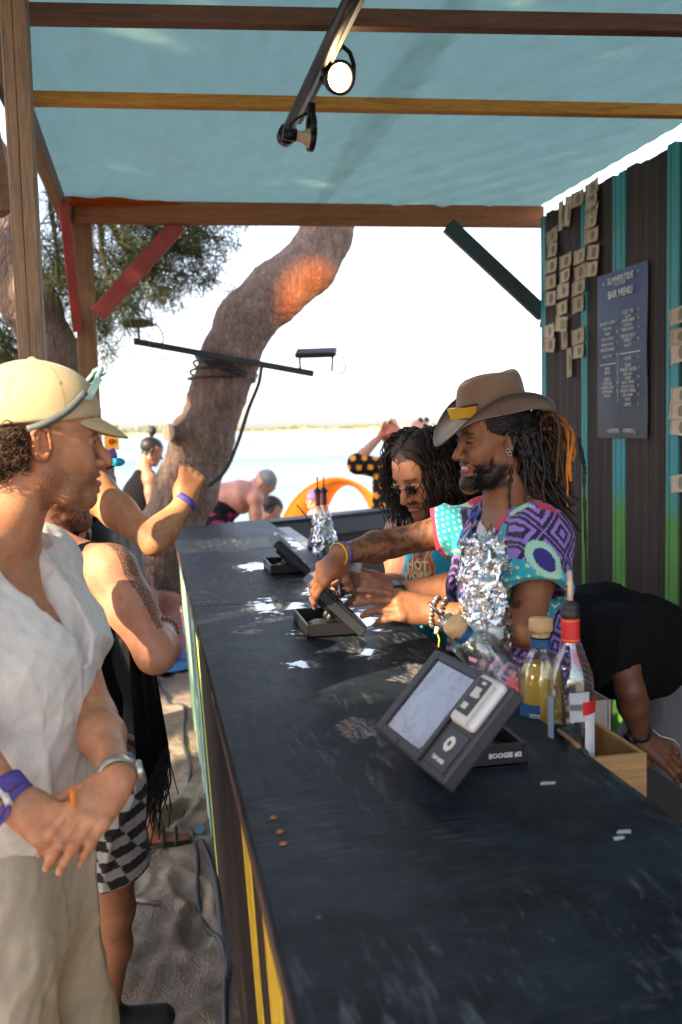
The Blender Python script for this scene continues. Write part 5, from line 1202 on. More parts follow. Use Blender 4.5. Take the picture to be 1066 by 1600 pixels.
hand_field(f, hr, curl=((.6, .8, .5),) * 4, thumb=(.6, .5), scale=.97); hand_field(f, hl, curl=((.35, .6, .4), (.45, .65, .4), (.5, .7, .4), (.6, .7, .4)), thumb=(.5, .6), mirror=-1, scale=.97)
def col(V):
    C = np.tile(SK3, (len(V), 1)); C = C * (1 + .05 * wob(V, 40, 2))[:, None]; C = head_paint(V, C, J['head'], SK3, lip=(.38, .13, .10), brow=(.02, .012, .01), stubble=.85, sc=(.035, .02, .014))
    L = V @ M4(J['head'].inverted())[:3, :3].T + M4(J['head'].inverted())[:3, 3]; C = lerp(C, (.012, .008, .006), ((np.linalg.norm(L, axis=1) < .16) & (L[:, 2] > .0) & ((L[:, 0] < .0) | (L[:, 2] > .078 + .007 * wob(L, 130, 4)))) * .9); w = ((L[:, 0] > .085) & (L[:, 2] < -.046) & (L[:, 2] > -.057) & (np.abs(L[:, 1]) < .03)) * .9; return lerp(C, (.03, .018, .012), w)
lo, hi = joints_box(J)
link('body', multi(f, lo, hi, .0075, [head_box(J['head']) + (.0026,), (*bbox([hr.translation, hl.translation, hl @ Vector((.17, 0, 0)), hr @ Vector((.17, 0, 0))], .05), .003)], None, col), SKIN, p3, inv(p3))
Mt3 = frame(nb[:], fw, UP); Mi3 = M4(Mt3.inverted())
g = Field(); torso_into(g, J, [(.185, .150), (.165, .125), (.165, .128), (.125, .088)])
for s_ in (1, -1):
    c_ = Mt3 @ Vector((0, s_ * .225, -.09)); g.ell((0, 0, 0), (.16, .085, .135), Matrix.Translation(c_), k=.006, op='s')
def scoop(P):
    q = P @ Mi3[:3, :3].T + Mi3[:3, 3]; return np.maximum((q[..., 1] / .068) ** 2 * .03 - (q[..., 2] + .165) * .22, -(q[..., 0] + .01)) if False else np.maximum(np.abs(q[..., 1]) - (.025 + np.clip(q[..., 2] + .095, -.2, .2) * .5), -(q[..., 0] + .0))
g.add(scoop, v3(nb + fw * .08 - UP * .06), .2, .01, 's'); g.cap(v3(nb - UP * .03), v3(nb + UP * .1), .07, .1, k=.005, op='s'); cut(g, J['pelvis'] + UP * .02, -UP, .35)
def tk_col(V):
    C = np.tile((.012, .42, .62), (len(V), 1)).astype(float); L = V @ Mi3[:3, :3].T + Mi3[:3, 3]; y, z = L[:, 1], L[:, 2] + .165; r = np.hypot(y, z); fr_ = (L[:, 0] > .03)
    for r0, r1, c in ((.0, .040, (.75, .42, .14)), (.040, .045, (.75, .62, .35)), (.045, .053, (.72, .09, .03)), (.053, .058, (.80, .30, .05))): C = np.where((fr_ & (r >= r0) & (r < r1) & (z > -.012))[:, None], np.array(c), C)
    r = np.hypot(y, z + .10); C = np.where((fr_ & (r > .045) & (r < .056) & (z < -.115))[:, None], np.array((.72, .12, .04)), C); C = np.where((fr_ & (r > .036) & (r < .045) & (z < -.115))[:, None], np.array((.8, .55, .1)), C)
    return C
tank = link('tank_top', multi(g, *bbox([nb, J['pelvis']], .27), .0042, (), lambda P, d: d + folds(P, .005, 18, 31), tk_col), CLOTH, p3, inv(p3))
def text_mesh(name, s, size, M, mat, par, ext=.001, bold=0, sx=1, wrap=None):
    cu = bpy.data.curves.new(name, 'FONT'); cu.body = s; cu.size = size; cu.extrude = ext; cu.offset = bold; cu.align_x = 'CENTER'; cu.align_y = 'CENTER'; cu.resolution_u = 2
    tmp = bpy.data.objects.new(name, cu); COL.objects.link(tmp); dg = bpy.context.evaluated_depsgraph_get(); me = bpy.data.meshes.new_from_object(tmp.evaluated_get(dg)); bpy.data.objects.remove(tmp); me.name = name
    for v in me.vertices:
        c = Vector((v.co.x * sx, v.co.y, v.co.z))
        if wrap: c = wrap(c)
        v.co = c
    me.transform(M); o = link(name, me, mat, par, inv(par) if par is not None else None); return o
CREAMP = simple('cream_print', (.80, .62, .38), .8)
def chest_wrap(c): return Vector((c.x, c.y, c.z - .5 * 0 - (c.x ** 2) * 1.6))
# local text plane: x to the wearer's left-hand side reversed so it reads from the front
def chest_M(z, out): 
    X_ = Vector((-lf.x, -lf.y, 0)) * -1; 
    c_ = nb + UP * z + fw * out; return Matrix(((lf.x, 0, fw.x, c_.x), (lf.y, 0, fw.y, c_.y), (0, 1, 0, c_.z), (0, 0, 0, 1)))
text_mesh('print_lettering', 'HOT', .040, chest_M(-.142, .134), CREAMP, p3, .004, .0015, 1.0, chest_wrap)
text_mesh('print_lettering', 'WORK', .034, chest_M(-.174, .138), CREAMP, p3, .004, .0012, 1.0, chest_wrap)
g = Field(); g.ecap(v3(J['pelvis'] + UP * .05), v3(J['pelvis'] - UP * .1), v3(lf), (.165, .13), (.17, .13), k=.05)
for a in 'lr': g.chain([v3(J['hip' + a]), v3(J['kn' + a])], [.10, .09], k=.045)
link('shorts', multi(g, *bbox([J['pelvis'], J['knl'], J['knr']], .2), .014, (), None, lambda V: np.tile((.04, .04, .05), (len(V), 1))), CLOTH, p3, inv(p3))
H = J['head']
def zone_full(rr):
    v = rr.normal(size=3); v /= np.linalg.norm(v); v[2] = abs(v[2]) if rr.rand() < .6 else v[2]
    if v[0] > .45 and v[2] < .42: v[0] = -abs(v[0])
    if v[2] < -.35: v[2] = -.3
    return np.array([-.018, 0, .036]) + v * [.098, .077, .083], v
Hm = M4(H)[:3, :3]; dn = tuple(Hm.T @ np.array([0, 0, -1.]))
def wavy(H, n, L, rs, colr, seed, wave=.006, outr=.026):
    rr = np.random.RandomState(seed); S, C = [], []; Mh = M4(H); Rm = Mh[:3, :3]; bk = -Rm[:, 0]; bk = np.array([bk[0], bk[1], 0]); bk /= np.linalg.norm(bk)
    for i in range(n):
        p, nrm = zone_full(rr); p = Rm @ p + Mh[:3, 3]; nrm = Rm @ nrm; hz = np.array([nrm[0], nrm[1], 0.0]); hz = hz / (np.linalg.norm(hz) + 1e-6); ly = Rm[:, 1] * (1 if rr.rand() < .5 else -1); fr_ = max(0., nrm @ Rm[:, 0]); hz = hz * (1 - fr_) + ly * fr_ * 1.5 + bk * .35 + rr.normal(size=3) * [.15, .15, 0]; l = L * rr.uniform(.65, 1.1); m = 24; t = np.linspace(0, 1, m)
        topness = max(0, nrm[2]); o = outr * rr.uniform(.5, 1.15); drop = np.maximum(0, t - .22 * topness) ** 1.05; lat = (o + .075 * topness) * (1 - np.exp(-t * 4.5)); u = np.cross(hz, [0, 0, 1.]); ph = rr.uniform(0, 6.28); fq = rr.uniform(2.2, 4) * 6.28
        pts = p + nrm * (.006 + .010 * rr.rand()) * np.minimum(t * 6, 1)[:, None] + hz * lat[:, None] - np.array([0, 0, 1.]) * (l * drop)[:, None] + (u * np.cos(t * fq + ph)[:, None] + hz * np.sin(t * fq + ph)[:, None]) * (wave * rr.uniform(.6, 1.4) * np.minimum(t * 5, 1))[:, None]
        S.append((pts, rs * (1 - .45 * t))); C.append(np.array(colr) * rr.uniform(.5, 1.6))
    return S, C
S, C = wavy(H, 1100, .235, .0027, (.014, .008, .006), 9); S2, C2 = wavy(H, 300, .16, .0016, (.03, .014, .008), 10, .009, .036)
# keep the face clear
def clear(S, C):
    o1, o2 = [], []
    Mi = M4(H.inverted())
    for (p, r), c in zip(S, C):
        L = p @ Mi[:3, :3].T + Mi[:3, 3]
        bad = (L[:, 0] > .03) & (np.abs(L[:, 1]) < .074) & (L[:, 2] < .05)
        if not bad.any(): o1.append((p, r)); o2.append(c)
    return o1, o2
S, C = clear(S, C); S2, C2 = clear(S2, C2)
rr = np.random.RandomState(14); F3, C3_ = [], []
for i in range(230):                                  # parted front locks sweeping to the sides
    s_ = 1 if rr.rand() < .5 else -1; x0 = rr.uniform(-.04, .070); z0 = .036 + .083 * math.sqrt(max(0.02, 1 - ((x0 + .018) / .098) ** 2)) * .98 + .011 + .03 * max(0, x0 - .02) ; w = rr.uniform(.9, 1.15)
    pts = spline([H @ Vector(q) for q in ((x0, s_ * .004, z0), (x0 - .004, s_ * .042, z0 - .006 + .004 * w), (x0 - .014, s_ * .080 * w, z0 - .045), (min(x0, .03) - .022, s_ * .098 * w, z0 - .095))], 5); e_ = pts[-1]
    for k in range(1, 12): pts.append(e_ + Vector((0, 0, -.013 * k)) + Vector(H.to_3x3() @ Vector((-.002 * k, s_ * .004 * math.sin(k * 1.1 + i), 0))) )
    F3.append((pts, np.linspace(.0024, .0012, len(pts)))); C3_.append(np.array((.014, .008, .006)) * rr.uniform(.5, 1.8))
tubes('hair', S + S2 + F3, 5, HAIR, p3, C + C2 + C3_)
GLB = Mat('brown_lens'); GLB.set(color=(.015, .010, .010), rough=.06, coat=1)
b = MB()
for s_ in (1, -1): b.lathe([(.0001, .003), (.017, .002), (.0215, -.001)], H @ Matrix.Translation((.100, s_ * .031, -.002)) @ Matrix.Rotation(s_ * .18, 4, 'Z') @ Matrix.Rotation(PI / 2, 4, 'Y') @ Matrix.Diagonal((.85, 1, 1, 1)), 20)
b.build('sunglasses_lens', GLB.m, p3)['kind'] = 'stuff'
b = MB()
b.tube(spline([H @ Vector(p) for p in ((.1, .012, .004), (.108, 0, .006), (.1, -.012, .004))], 4), .0018, 6)
for s_ in (1, -1): b.tube([H @ Vector(p) for p in ((.096, s_ * .052, .003), (.06, s_ * .074, .004), (-.005, s_ * .085, .006))], .0016, 5)
b.build('sunglasses_frame', STL, p3)['kind'] = 'stuff'
GOLD = simple('gold_chain', (.75, .42, .10), .35, .7)
b = MB(); c_ = lambda y, z, o: Mt3 @ Vector((o, y, z)); b.tube(spline([c_(.06, -.01, .07), c_(.04, -.09, .122), c_(.008, -.15, .135), c_(-.03, -.10, .122), c_(-.055, -.02, .07)], 6), .0028, 6); b.build('gold_chain', GOLD, p3)
fr = (J['wrl'] - J['ell']).normalized(); Mw = frame((J['wrl'] - fr * .012)[:], fr, UP); bands('watch_strap', Mw, .030, .022, None, simple('mint_strap', (.25, .5, .42), .6), p3)
o_ = (toC(Mw.translation) - fr * toC(Mw.translation).dot(fr)).normalized(); b = MB(); b.box((0, 0, 0), (.016, .0185, .0055), frame((Mw.translation + o_ * .034)[:], fr, o_), .004); b.build('smart_watch', BLKM, p3)

# ================= worker bending down on the right
J = {}
fw = (hdir(172) * 1.0 + Vector((0, 0, -.10))).normalized(); D_ = 2.9
J['pelvis'] = atd(1075, 1055, D_ + .15); lf2 = hdir(262)
J['waist'] = atd(1015, 1015, D_ + .1); J['chest'] = atd(940, 1000, D_); J['upper'] = atd(870, 985, D_ - .05); J['neck'] = atd(845, 985, D_ - .05)
J['left'] = lf2; J['fwd'] = Vector((0, 0, -1)); J['spine'] = (J['upper'] - J['pelvis']).normalized()
J['head'] = frame(atd(800, 1010, D_ - .08)[:], hdir(180) * .45 + Vector((0, 0, -1)), hdir(180) + UP * .3)
J['shl'] = J['upper'] + lf2 * .16 + hdir(0) * .15; J['shr'] = J['upper'] - lf2 * .18 + hdir(0) * .02
J['shl'] = atd(962, 1000, D_ - .22)
J['ell'] = atd(985, 1078, D_ - .28); J['wrl'] = atd(1000, 1150, D_ - .20)
J['elr'] = J['shr'] + Vector((.0, 0, -.28)); J['wrr'] = J['elr'] + hdir(180) * .05 - UP * .24
for a, s in (('l', 1), ('r', -1)):
    J['hip' + a] = J['pelvis'] + lf2 * .1 * s; J['kn' + a] = J['hip' + a] + hdir(185) * .16 - UP * .40; J['an' + a] = Vector((J['kn' + a].x, J['kn' + a].y, .085)) + hdir(0) * .12; J['toe' + a] = hdir(182)
SK4 = (.19, .085, .045)
p4 = thing('person', 'worker in black t-shirt and grey shorts bending down behind the bottles', 'person', (J['pelvis'].x, J['pelvis'].y, 0))
f = body_field(J, 1.0, 1.05, arm=.95, male=False); head_field(f, J['head'])
hl = frame(J['wrl'][:], atd(1050, 1185, D_ - .22) - J['wrl'], toC(J['wrl']) + UP * .8); hand_field(f, hl, curl=((.25, .4, .3), (.3, .4, .3), (.35, .45, .3), (.4, .5, .3)), thumb=(.5, .5), mirror=-1)
hand_field(f, frame(J['wrr'][:], (-.2, 0, -1), (-1, 0, 0)), mirror=1)
lo, hi = joints_box(J)
link('body', multi(f, lo, hi, .008, [(*bbox([hl.translation, hl @ Vector((.17, 0, 0))], .06), .003)], None, lambda V: np.tile(SK4, (len(V), 1)) * (1 + .06 * wob(V, 40, 2))[:, None]), SKIN, p4, inv(p4))
g = Field(); side = lf2
g.chain([v3(J['shl'] - (J['ell'] - J['shl']) * .1), v3(J['shl'].lerp(J['ell'], .85))], [.085, .078], k=.03); cut(g, J['shl'].lerp(J['ell'], .34), (J['ell'] - J['shl']).normalized() + HR * .9, .2)
for a, b_, ra, rb2 in ((J['pelvis'] + J['spine'] * .06, J['waist'], (.17, .135), (.175, .14)), (J['waist'], J['chest'], (.175, .14), (.18, .145)), (J['chest'], J['upper'], (.18, .145), (.14, .10))): g.ecap(v3(a), v3(b_), v3(side), ra, rb2, k=.06)
g.cap(v3(J['upper']), v3(J['shl']), .09, .09, k=.06); g.cap(v3(J['upper']), v3(J['shr']), .08, .08, k=.05); g.chain([v3(J['shr']), v3(J['shr'].lerp(J['elr'], .5))], [.07, .08], k=.03)
g.ell((0, 0, 0), (.07, .07, .05), Matrix.Translation(J['neck']), k=.03)
link('black_t_shirt', multi(g, *bbox([J['pelvis'], J['upper'], J['shl'], J['shr']], .25), .0065, (), lambda P, d: d + folds(P, .013, 15, 41, False), lambda V: np.tile((.007, .007, .008), (len(V), 1))), BCLOTH, p4, inv(p4))
g = Field(); g.ecap(v3(J['pelvis'] + J['spine'] * .08), v3(J['pelvis'] - J['spine'] * .04 - UP * .05), v3(side), (.175, .14), (.18, .145), k=.05)
for a in 'lr': g.chain([v3(J['hip' + a]), v3(J['hip' + a].lerp(J['kn' + a], .95))], [.12, .105], k=.045); cut(g, J['hip' + a].lerp(J['kn' + a], .93), J['kn' + a] - J['hip' + a], .16)
link('grey_shorts', multi(g, *bbox([J['pelvis'], J['knl'], J['knr'], J['hipl'], J['hipr']], .24), .0075, (), lambda P, d: d + folds(P, .007, 16, 43), lambda V: np.tile((.16, .15, .155), (len(V), 1))), CLOTH, p4, inv(p4))
fr = (J['wrl'] - J['ell']).normalized(); Mw = frame((J['wrl'] - fr * .01)[:], fr, UP); bands('watch_strap', Mw, .030, .018, None, BLKM, p4)
o_ = (hdir(200) - fr * hdir(200).dot(fr)).normalized(); b = MB(); b.lathe([(.0001, .006), (.016, .006), (.018, 0), (.016, -.004)], frame((Mw.translation + o_ * .034)[:], fr, o_), 16); b.build('watch_case', BLKM, p4)
b = MB(); b.tube(spline([atd(1020, 1140, 2.6), atd(1032, 1150, 2.58), atd(1052, 1156, 2.58), atd(1062, 1166, 2.6)], 5), .0022, 5); b.build('cord', WHT, p4)

# ================= customer with a tattooed arm, black shawl and checked shorts
J = {}
hd = hdir(30); J['head'] = frame(atd(78, 738, 2.28)[:], hd + Vector((0, 0, -.12)), UP); HO = J['head'].translation.copy()
fw = hdir(18); lf = hdir(108); J['fwd'], J['left'], J['spine'] = fw, lf, UP
J['neck'] = HO - hd * .03 - UP * .18; nb = J['neck']; J['upper'] = nb - UP * .07; J['chest'] = nb - UP * .19 + fw * .02; J['waist'] = nb - UP * .38 + fw * .015; J['pelvis'] = nb - UP * .53
J['shr'] = atd(172, 893, 2.12); J['shl'] = nb + lf * .17 - UP * .05
J['elr'] = atd(243, 1022, 2.10); J['wrr'] = atd(256, 988, 2.34)
J['ell'] = J['shl'] - UP * .28 - fw * .04; J['wrl'] = J['ell'] + fw * .14 - UP * .2
solve_legs(J); J['anr'] = atz(166, 1580, .085); J['hipr'] = atd(160, 1235, 2.22); J['knr'] = (J['hipr'] + J['anr']) / 2 + fw * .02; J['anl'] = J['anl'] - HR * .16; J['knl'] = J['knl'] - HR * .08
SK5 = (.50, .245, .145)
p5 = thing('person', 'customer with tattooed upper arm in black top, fringed shawl and checkered shorts', 'person', (nb.x, nb.y, 0))
f = body_field(J, .94, .92, arm=1.12, male=False); head_field(f, J['head'], beard=.5)
hr = frame(J['wrr'][:], hdir(112) - UP * .1, UP); hand_field(f, hr, curl=((.6, 1., .6),) * 4, thumb=(.5, .6), scale=.93)
hand_field(f, frame(J['wrl'][:], fw, UP), mirror=-1, scale=.93)
def col(V):
    C = np.tile(SK5, (len(V), 1)); C = C * (1 + .05 * wob(V, 40, 2))[:, None]; C = head_paint(V, C, J['head'], SK5, stubble=1, sc=(.04, .02, .012))
    A, B = v3(J['shr']), v3(J['elr']); ab = B - A; t = ((V - A) @ ab) / (ab @ ab); q = V - A - t[:, None] * ab; r = np.linalg.norm(q, axis=1); cd = v3(hdir(-8) + UP * .55); cd /= np.linalg.norm(cd); an = (q @ cd) / (r + 1e-6)
    u = np.arccos(np.clip(an, -1, 1)) * .06; on = (t > -.28) & (t < .80) & (r < .09) & (u < .045 - .028 * np.abs(t - .15)) & (t > -.3)
    x, y = u * np.sign(q @ np.cross(ab, cd)), t * .27; cell = .036; ph = np.hypot((x / cell) % 1 - .5, (y / cell) % 1 - .5); a = np.arctan2((y / cell) % 1 - .5, (x / cell) % 1 - .5)
    ink = (np.sin(ph * 26) > .35) | (np.abs(np.sin(a * 3)) < .22); edge_ = (u > .045 - .028 * np.abs(t - .15) - .003)
    return lerp(C, (.045, .04, .045), on * np.where(ink | edge_, .85, .30))
lo, hi = joints_box(J)
link('body', multi(f, lo, hi, .008, [(*bbox([J['shr'] - fw * .03, J['elr'], J['wrr'], hr @ Vector((.1, 0, 0))], .09), .0033)], None, col), SKIN, p5, inv(p5))
g = Field(); torso_into(g, J, [(.170, .150), (.150, .125), (.155, .122), (.105, .085)]); g.cap(v3(J['upper']), v3(J['shr'].lerp(J['upper'], .22)), .066, .062, k=.03); g.cap(v3(J['upper']), v3(J['shl'].lerp(J['upper'], .4)), .06, .05, k=.03)
g.ell((0, 0, 0), (.115, .085, .125), Matrix.Translation(J['shr'] - UP * .06 - lf * .06 + fw * .02), k=.006, op='s'); g.ell((0, 0, 0), (.10, .085, .12), Matrix.Translation(J['shl'] - UP * .04 + lf * .03), k=.006, op='s')
g.cap(v3(nb), v3(nb + UP * .1), .065, .1, k=.01, op='s')
g.ecap(v3(J['waist'] + fw * .01), v3(J['pelvis'] - UP * .03 + fw * .02), v3(lf), (.14, .13), (.15, .13), k=.06)
BLKC = (.004, .004, .005)
link('black_top', multi(g, *bbox([nb, J['pelvis'] - UP * .2, J['shr'], J['shl']], .2), .006, (), lambda P, d: d + folds(P, .009, 16, 51), lambda V: np.tile(BLKC, (len(V), 1))), BCLOTH, p5, inv(p5))
# shawl panel hanging in front, with a fringe
sh0, sh1 = [atd(x, y, d) for x, y, d in ((196, 930, 2.14), (222, 925, 2.30))], [atd(x, y, d) for x, y, d in ((214, 1215, 2.22), (264, 1175, 2.36))]
V, Q = [], []; n, m = 26, 34
for k in range(2):
    for i in range(n + 1):
        for j in range(m + 1):
            s_, t = i / n, j / m; a = sh0[0].lerp(sh0[1], s_); c = sh1[0].lerp(sh1[1], s_ ** .9); p = a.lerp(c, t); p = p + toC(p) * (.012 * math.sin(s_ * 17 + t * 2) * (.3 + t) + .008 * math.sin(s_ * 31 + 1) * t - k * .003) - UP * (.02 * math.sin(s_ * 5) * t); V.append(v3(p))
S_ = (n + 1) * (m + 1)
for i in range(n):
    for j in range(m): q = [i * (m + 1) + j, (i + 1) * (m + 1) + j, (i + 1) * (m + 1) + j + 1, i * (m + 1) + j + 1]; Q.append(q); Q.append([x + S_ for x in q[::-1]])
link('shawl', mesh_np('shawl', V, Q, True, np.tile(BLKC, (len(V), 1))), BCLOTH, p5, inv(p5))
S, C = [], []; rr = np.random.RandomState(8)
for i in range(120):
    s_ = rr.uniform(0, 1); p = Vector(V[int(s_ * n) * (m + 1) + m]).lerp(Vector(V[min(n, int(s_ * n) + 1) * (m + 1) + m]), (s_ * n) % 1); L = rr.uniform(.06, .13) if i % 9 else .19
    S.append((spline([p, p - UP * L * .5 + Vector(rr.normal(size=3)) * .008, p - UP * L + Vector(rr.normal(size=3)) * .02 - HR * .02], 4), .0016)); C.append(np.array(BLKC))
tubes('fringe', S, 4, CLOTH, p5, C, 'stuff')
g = Field()
for a in 'r': g.chain([v3(J['hip' + a] + UP * .02), v3(J['hip' + a].lerp(J['kn' + a], .75))], [.098, .092], k=.04); cut(g, J['hip' + a].lerp(J['kn' + a], .56), (J['kn' + a] - J['hip' + a]).normalized() - HR * .12, .36)
for a in 'l': g.chain([v3(J['hip' + a] + UP * .02), v3(J['hip' + a].lerp(J['kn' + a], .45))], [.12, .1], k=.04)
g.ecap(v3(J['pelvis'] + UP * .1), v3(J['pelvis'] - UP * .05), v3(lf), (.15, .12), (.16, .125), k=.06)
def chk(V):
    q = V - v3(J['hipr']); ax_ = v3(J['knr'] - J['hipr']); ax_ /= np.linalg.norm(ax_); t = q @ ax_; r1 = v3(hdir(0)); r2 = v3(hdir(90)); a = q @ r1 - .3 * (q @ r2); k = (np.floor(t / .033) + np.floor(a / .033)) % 2
    return np.where((k == 0)[:, None], np.array((.012, .012, .016)), np.array((.56, .55, .56)))
link('checkered_shorts', multi(g, *bbox([J['pelvis'] + UP * .1, J['knl'], J['knr']], .2), .0042, (), lambda P, d: d + folds(P, .008, 14, 61), chk), CLOTH, p5, inv(p5))
g = Field(); g.chain([v3(J['anr'] + UP * .11), v3(J['anr'] - UP * .01)], [.040, .042], k=.01); g.cap(v3(J['anr'] - UP * .035 - fw * .03), v3(J['anr'] - UP * .05 + fw * .15), .042, .036, k=.03)
link('black_sneaker', multi(g, *bbox([J['anr']], .25), .006, (), None, lambda V: np.tile((.008, .008, .01), (len(V), 1))), CLOTH, p5, inv(p5))
Mw = frame((J['wrr'])[:], J['wrr'] - J['elr'], UP); beads('bead_bracelet', Mw @ Matrix.Translation((-.005, 0, 0)), .036, 20, .006, simple('green_beads', (.03, .25, .06), .3), p5, simple('red_beads', (.55, .04, .05), .3)); beads('bead_bracelet', Mw @ Matrix.Translation((.014, 0, 0)), .034, 20, .005, simple('pale_beads', (.6, .5, .3), .3), p5, simple('red_beads', (.55, .04, .05), .3))

# ================= customer raising a fist
J = {}
hd = hdir(12); J['head'] = frame(atd(96, 716, 2.85)[:], hd + Vector((0, 0, .05)), UP); HO = J['head'].translation.copy()
fw = hdir(5); lf = hdir(95); J['fwd'], J['left'], J['spine'] = fw, lf, UP
J['neck'] = HO - UP * .18 - hd * .02; nb = J['neck']; J['upper'] = nb - UP * .06; J['chest'] = nb - UP * .19; J['waist'] = nb - UP * .38; J['pelvis'] = nb - UP * .53
J['shr'] = atd(148, 768, 2.68); J['elr'] = atd(240, 846, 2.62); J['wrr'] = atd(290, 783, 2.66)
J['shl'] = nb + lf * .17 - UP * .05; J['ell'] = J['shl'] - UP * .27; J['wrl'] = J['ell'] + fw * .2
solve_legs(J)
for a in 'lr': J['an' + a] = J['an' + a] - HR * .2; J['kn' + a] = J['kn' + a] - HR * .1
p6 = thing('person', 'customer in black raising a fist with a purple wristband in front of the tree', 'person', (nb.x, nb.y, 0))
f = body_field(J, .95, .9, arm=.98, male=False); head_field(f, J['head'])
hr = frame(J['wrr'][:], atd(302, 735, 2.68) - J['wrr'], toC(J['wrr']) + HR * .3); hand_field(f, hr, curl=((1.0, 1.5, 1.1), (1.2, 1.6, 1.2), (1.3, 1.6, 1.2), (1.3, 1.6, 1.2)), thumb=(.45, .75), scale=.95)
SK6 = (.56, .28, .13)
lo, hi = joints_box(J); link('body', multi(f, lo, hi, .008, [(*bbox([J['shr'], J['elr'], J['wrr'], hr @ Vector((.12, 0, 0))], .07), .0033)], None, lambda V: head_paint(V, np.tile(SK6, (len(V), 1)) * (1 + .05 * wob(V, 40, 2))[:, None], J['head'], SK6)), SKIN, p6, inv(p6))
g = Field(); torso_into(g, J, [(.165, .125), (.145, .11), (.155, .115), (.115, .08)]); g.cap(v3(J['upper']), v3(J['shr']), .05, .05, k=.03); g.cap(v3(J['upper']), v3(J['shl']), .05, .055, k=.03); g.ecap(v3(J['pelvis']), v3(J['pelvis'] - UP * .32), v3(lf), (.165, .125), (.19, .15), k=.05)
link('black_dress', multi(g, *bbox([nb, J['pelvis'] - UP * .3, J['shr'], J['shl']], .2), .009, (), lambda P, d: d + folds(P, .008, 15, 71), lambda V: np.tile(BLKC, (len(V), 1))), BCLOTH, p6, inv(p6))
fr = (J['wrr'] - J['elr']).normalized(); bands('wristband', frame((J['wrr'] - fr * .0)[:], fr, UP), .0300, .018, None, simple('violet_band', (.10, .07, .38), .6), p6)
# grey cloth hanging over the other arm
V, Q = [], []; n, m = 18, 24
a0, a1, c0, c1 = atd(182, 818, 2.75), atd(214, 822, 2.95), atd(186, 965, 2.8), atd(246, 985, 3.05)
for k in range(2):
    for i in range(n + 1):
        for j in range(m + 1): s_, t = i / n, j / m; p = a0.lerp(a1, s_).lerp(c0.lerp(c1, s_), t); p = p + toC(p) * (.014 * math.sin(s_ * 14 + t) * (.4 + t) - k * .004); V.append(v3(p))
S_ = (n + 1) * (m + 1)
for i in range(n):
    for j in range(m): q = [i * (m + 1) + j, (i + 1) * (m + 1) + j, (i + 1) * (m + 1) + j + 1, i * (m + 1) + j + 1]; Q.append(q); Q.append([x + S_ for x in q[::-1]])
link('grey_cloth', mesh_np('grey_cloth', V, Q, True, np.tile((.42, .42, .42), (len(V), 1))), CLOTH, p6, inv(p6))
# coloured glasses and bow behind the first customer's face
MAR = simple('maroon_cloth', (.14, .01, .03), .7); BLL = simple('turquoise_plastic', (.02, .35, .55), .3)
b = MB(); b.lathe([(.0001, .004), (.02, .003), (.022, 0), (.018, -.003)], frame(atd(183, 722, 2.65)[:], toC(HO), UP) @ Matrix.Rotation(PI / 2, 4, 'Y') @ Matrix.Diagonal((.55, 1, 1, 1)), 16); b.build('blue_lens', BLL, p6)
b = MB(); b.lathe([(.0001, .03), (.024, .018), (.03, 0), (.02, -.02), (.0001, -.03)], Matrix.Translation(atd(168, 718, 2.72)), 12); b.build('maroon_bow', MAR, p6)
b = MB(); b.box((0, 0, 0), (.012, .004, .012), frame(atd(175, 708, 2.62)[:], HR + UP * .4, UP), .003); b.build('purple_clip', simple('purple_plastic', (.25, .12, .45), .3), p6)
S, C = curls(J['head'], 260, zone_back, .09, 0, .006, (.05, .025, .012), 33, rs=.002, outw=.35); tubes('hair', S, 4, HAIR, p6, C)
# sandal seen beyond the fringe
J2 = atz(252, 1322, .0)
p7 = thing('person', 'customer mostly hidden behind the shawl, only a foot in a black sandal showing', 'person', (J2.x - .05, J2.y + .1, 0))
J = {}; B0 = Vector((J2.x - .10, J2.y + .22, 0)); fw = hdir(10); lf = hdir(100); J['fwd'], J['left'], J['spine'] = fw, lf, UP
J['pelvis'] = B0 + UP * .92 - HR * .17; J['waist'] = J['pelvis'] + UP * .15; J['chest'] = J['pelvis'] + UP * .33; J['upper'] = J['pelvis'] + UP * .45; J['neck'] = J['upper'] + UP * .05
J['head'] = frame((J['neck'] + UP * .17)[:], fw, UP); J['shl'] = J['neck'] + lf * .16 - UP * .05; J['shr'] = J['neck'] - lf * .16 - UP * .05
for a in 'lr': J['el' + a] = J['sh' + a] - UP * .27; J['wr' + a] = J['el' + a] + fw * .2
solve_legs(J); J['anr'] = J2 + UP * .075 - fw * .04; J['knr'] = (J['hipr'] + J['anr']) / 2 + fw * .05
f = body_field(J, .92, .9, male=False); head_field(f, J['head']); lo, hi = joints_box(J)
link('body', multi(f, lo, hi, .012, (), None, lambda V: np.tile((.38, .19, .12), (len(V), 1))), SKIN, p7, inv(p7))
g = Field(); torso_into(g, J, [(.16, .13), (.14, .11), (.15, .115), (.11, .08)]); g.cap(v3(J['upper']), v3(J['shl']), .05, .06, k=.03); g.cap(v3(J['upper']), v3(J['shr']), .05, .06, k=.03); g.chain([v3(J['hipr']), v3(J['knr']), v3(J['anr'] + UP * .2)], [.1, .08, .07], k=.05); g.chain([v3(J['hipl']), v3(J['knl']), v3(J['anl'] + UP * .2)], [.1, .08, .07], k=.05)
link('black_clothes', multi(g, *bbox([J['neck'], J['anl'], J['anr'], J['shl'], J['shr']], .2), .013, (), None, lambda V: np.tile((.012, .012, .014), (len(V), 1))), CLOTH, p7, inv(p7))
b = MB(); c_ = J['anr']; b.tube([c_ - UP * .06 - fw * .06, c_ - UP * .062 + fw * .16], .045, 10, flat=.3, up=UP)
for t in (-.02, .05, .1): b.tube([c_ + fw * t + lf * (.045 * math.cos(a)) + UP * (-.055 + .05 * math.sin(a)) for a in np.linspace(0, PI, 8)], .008, 6)
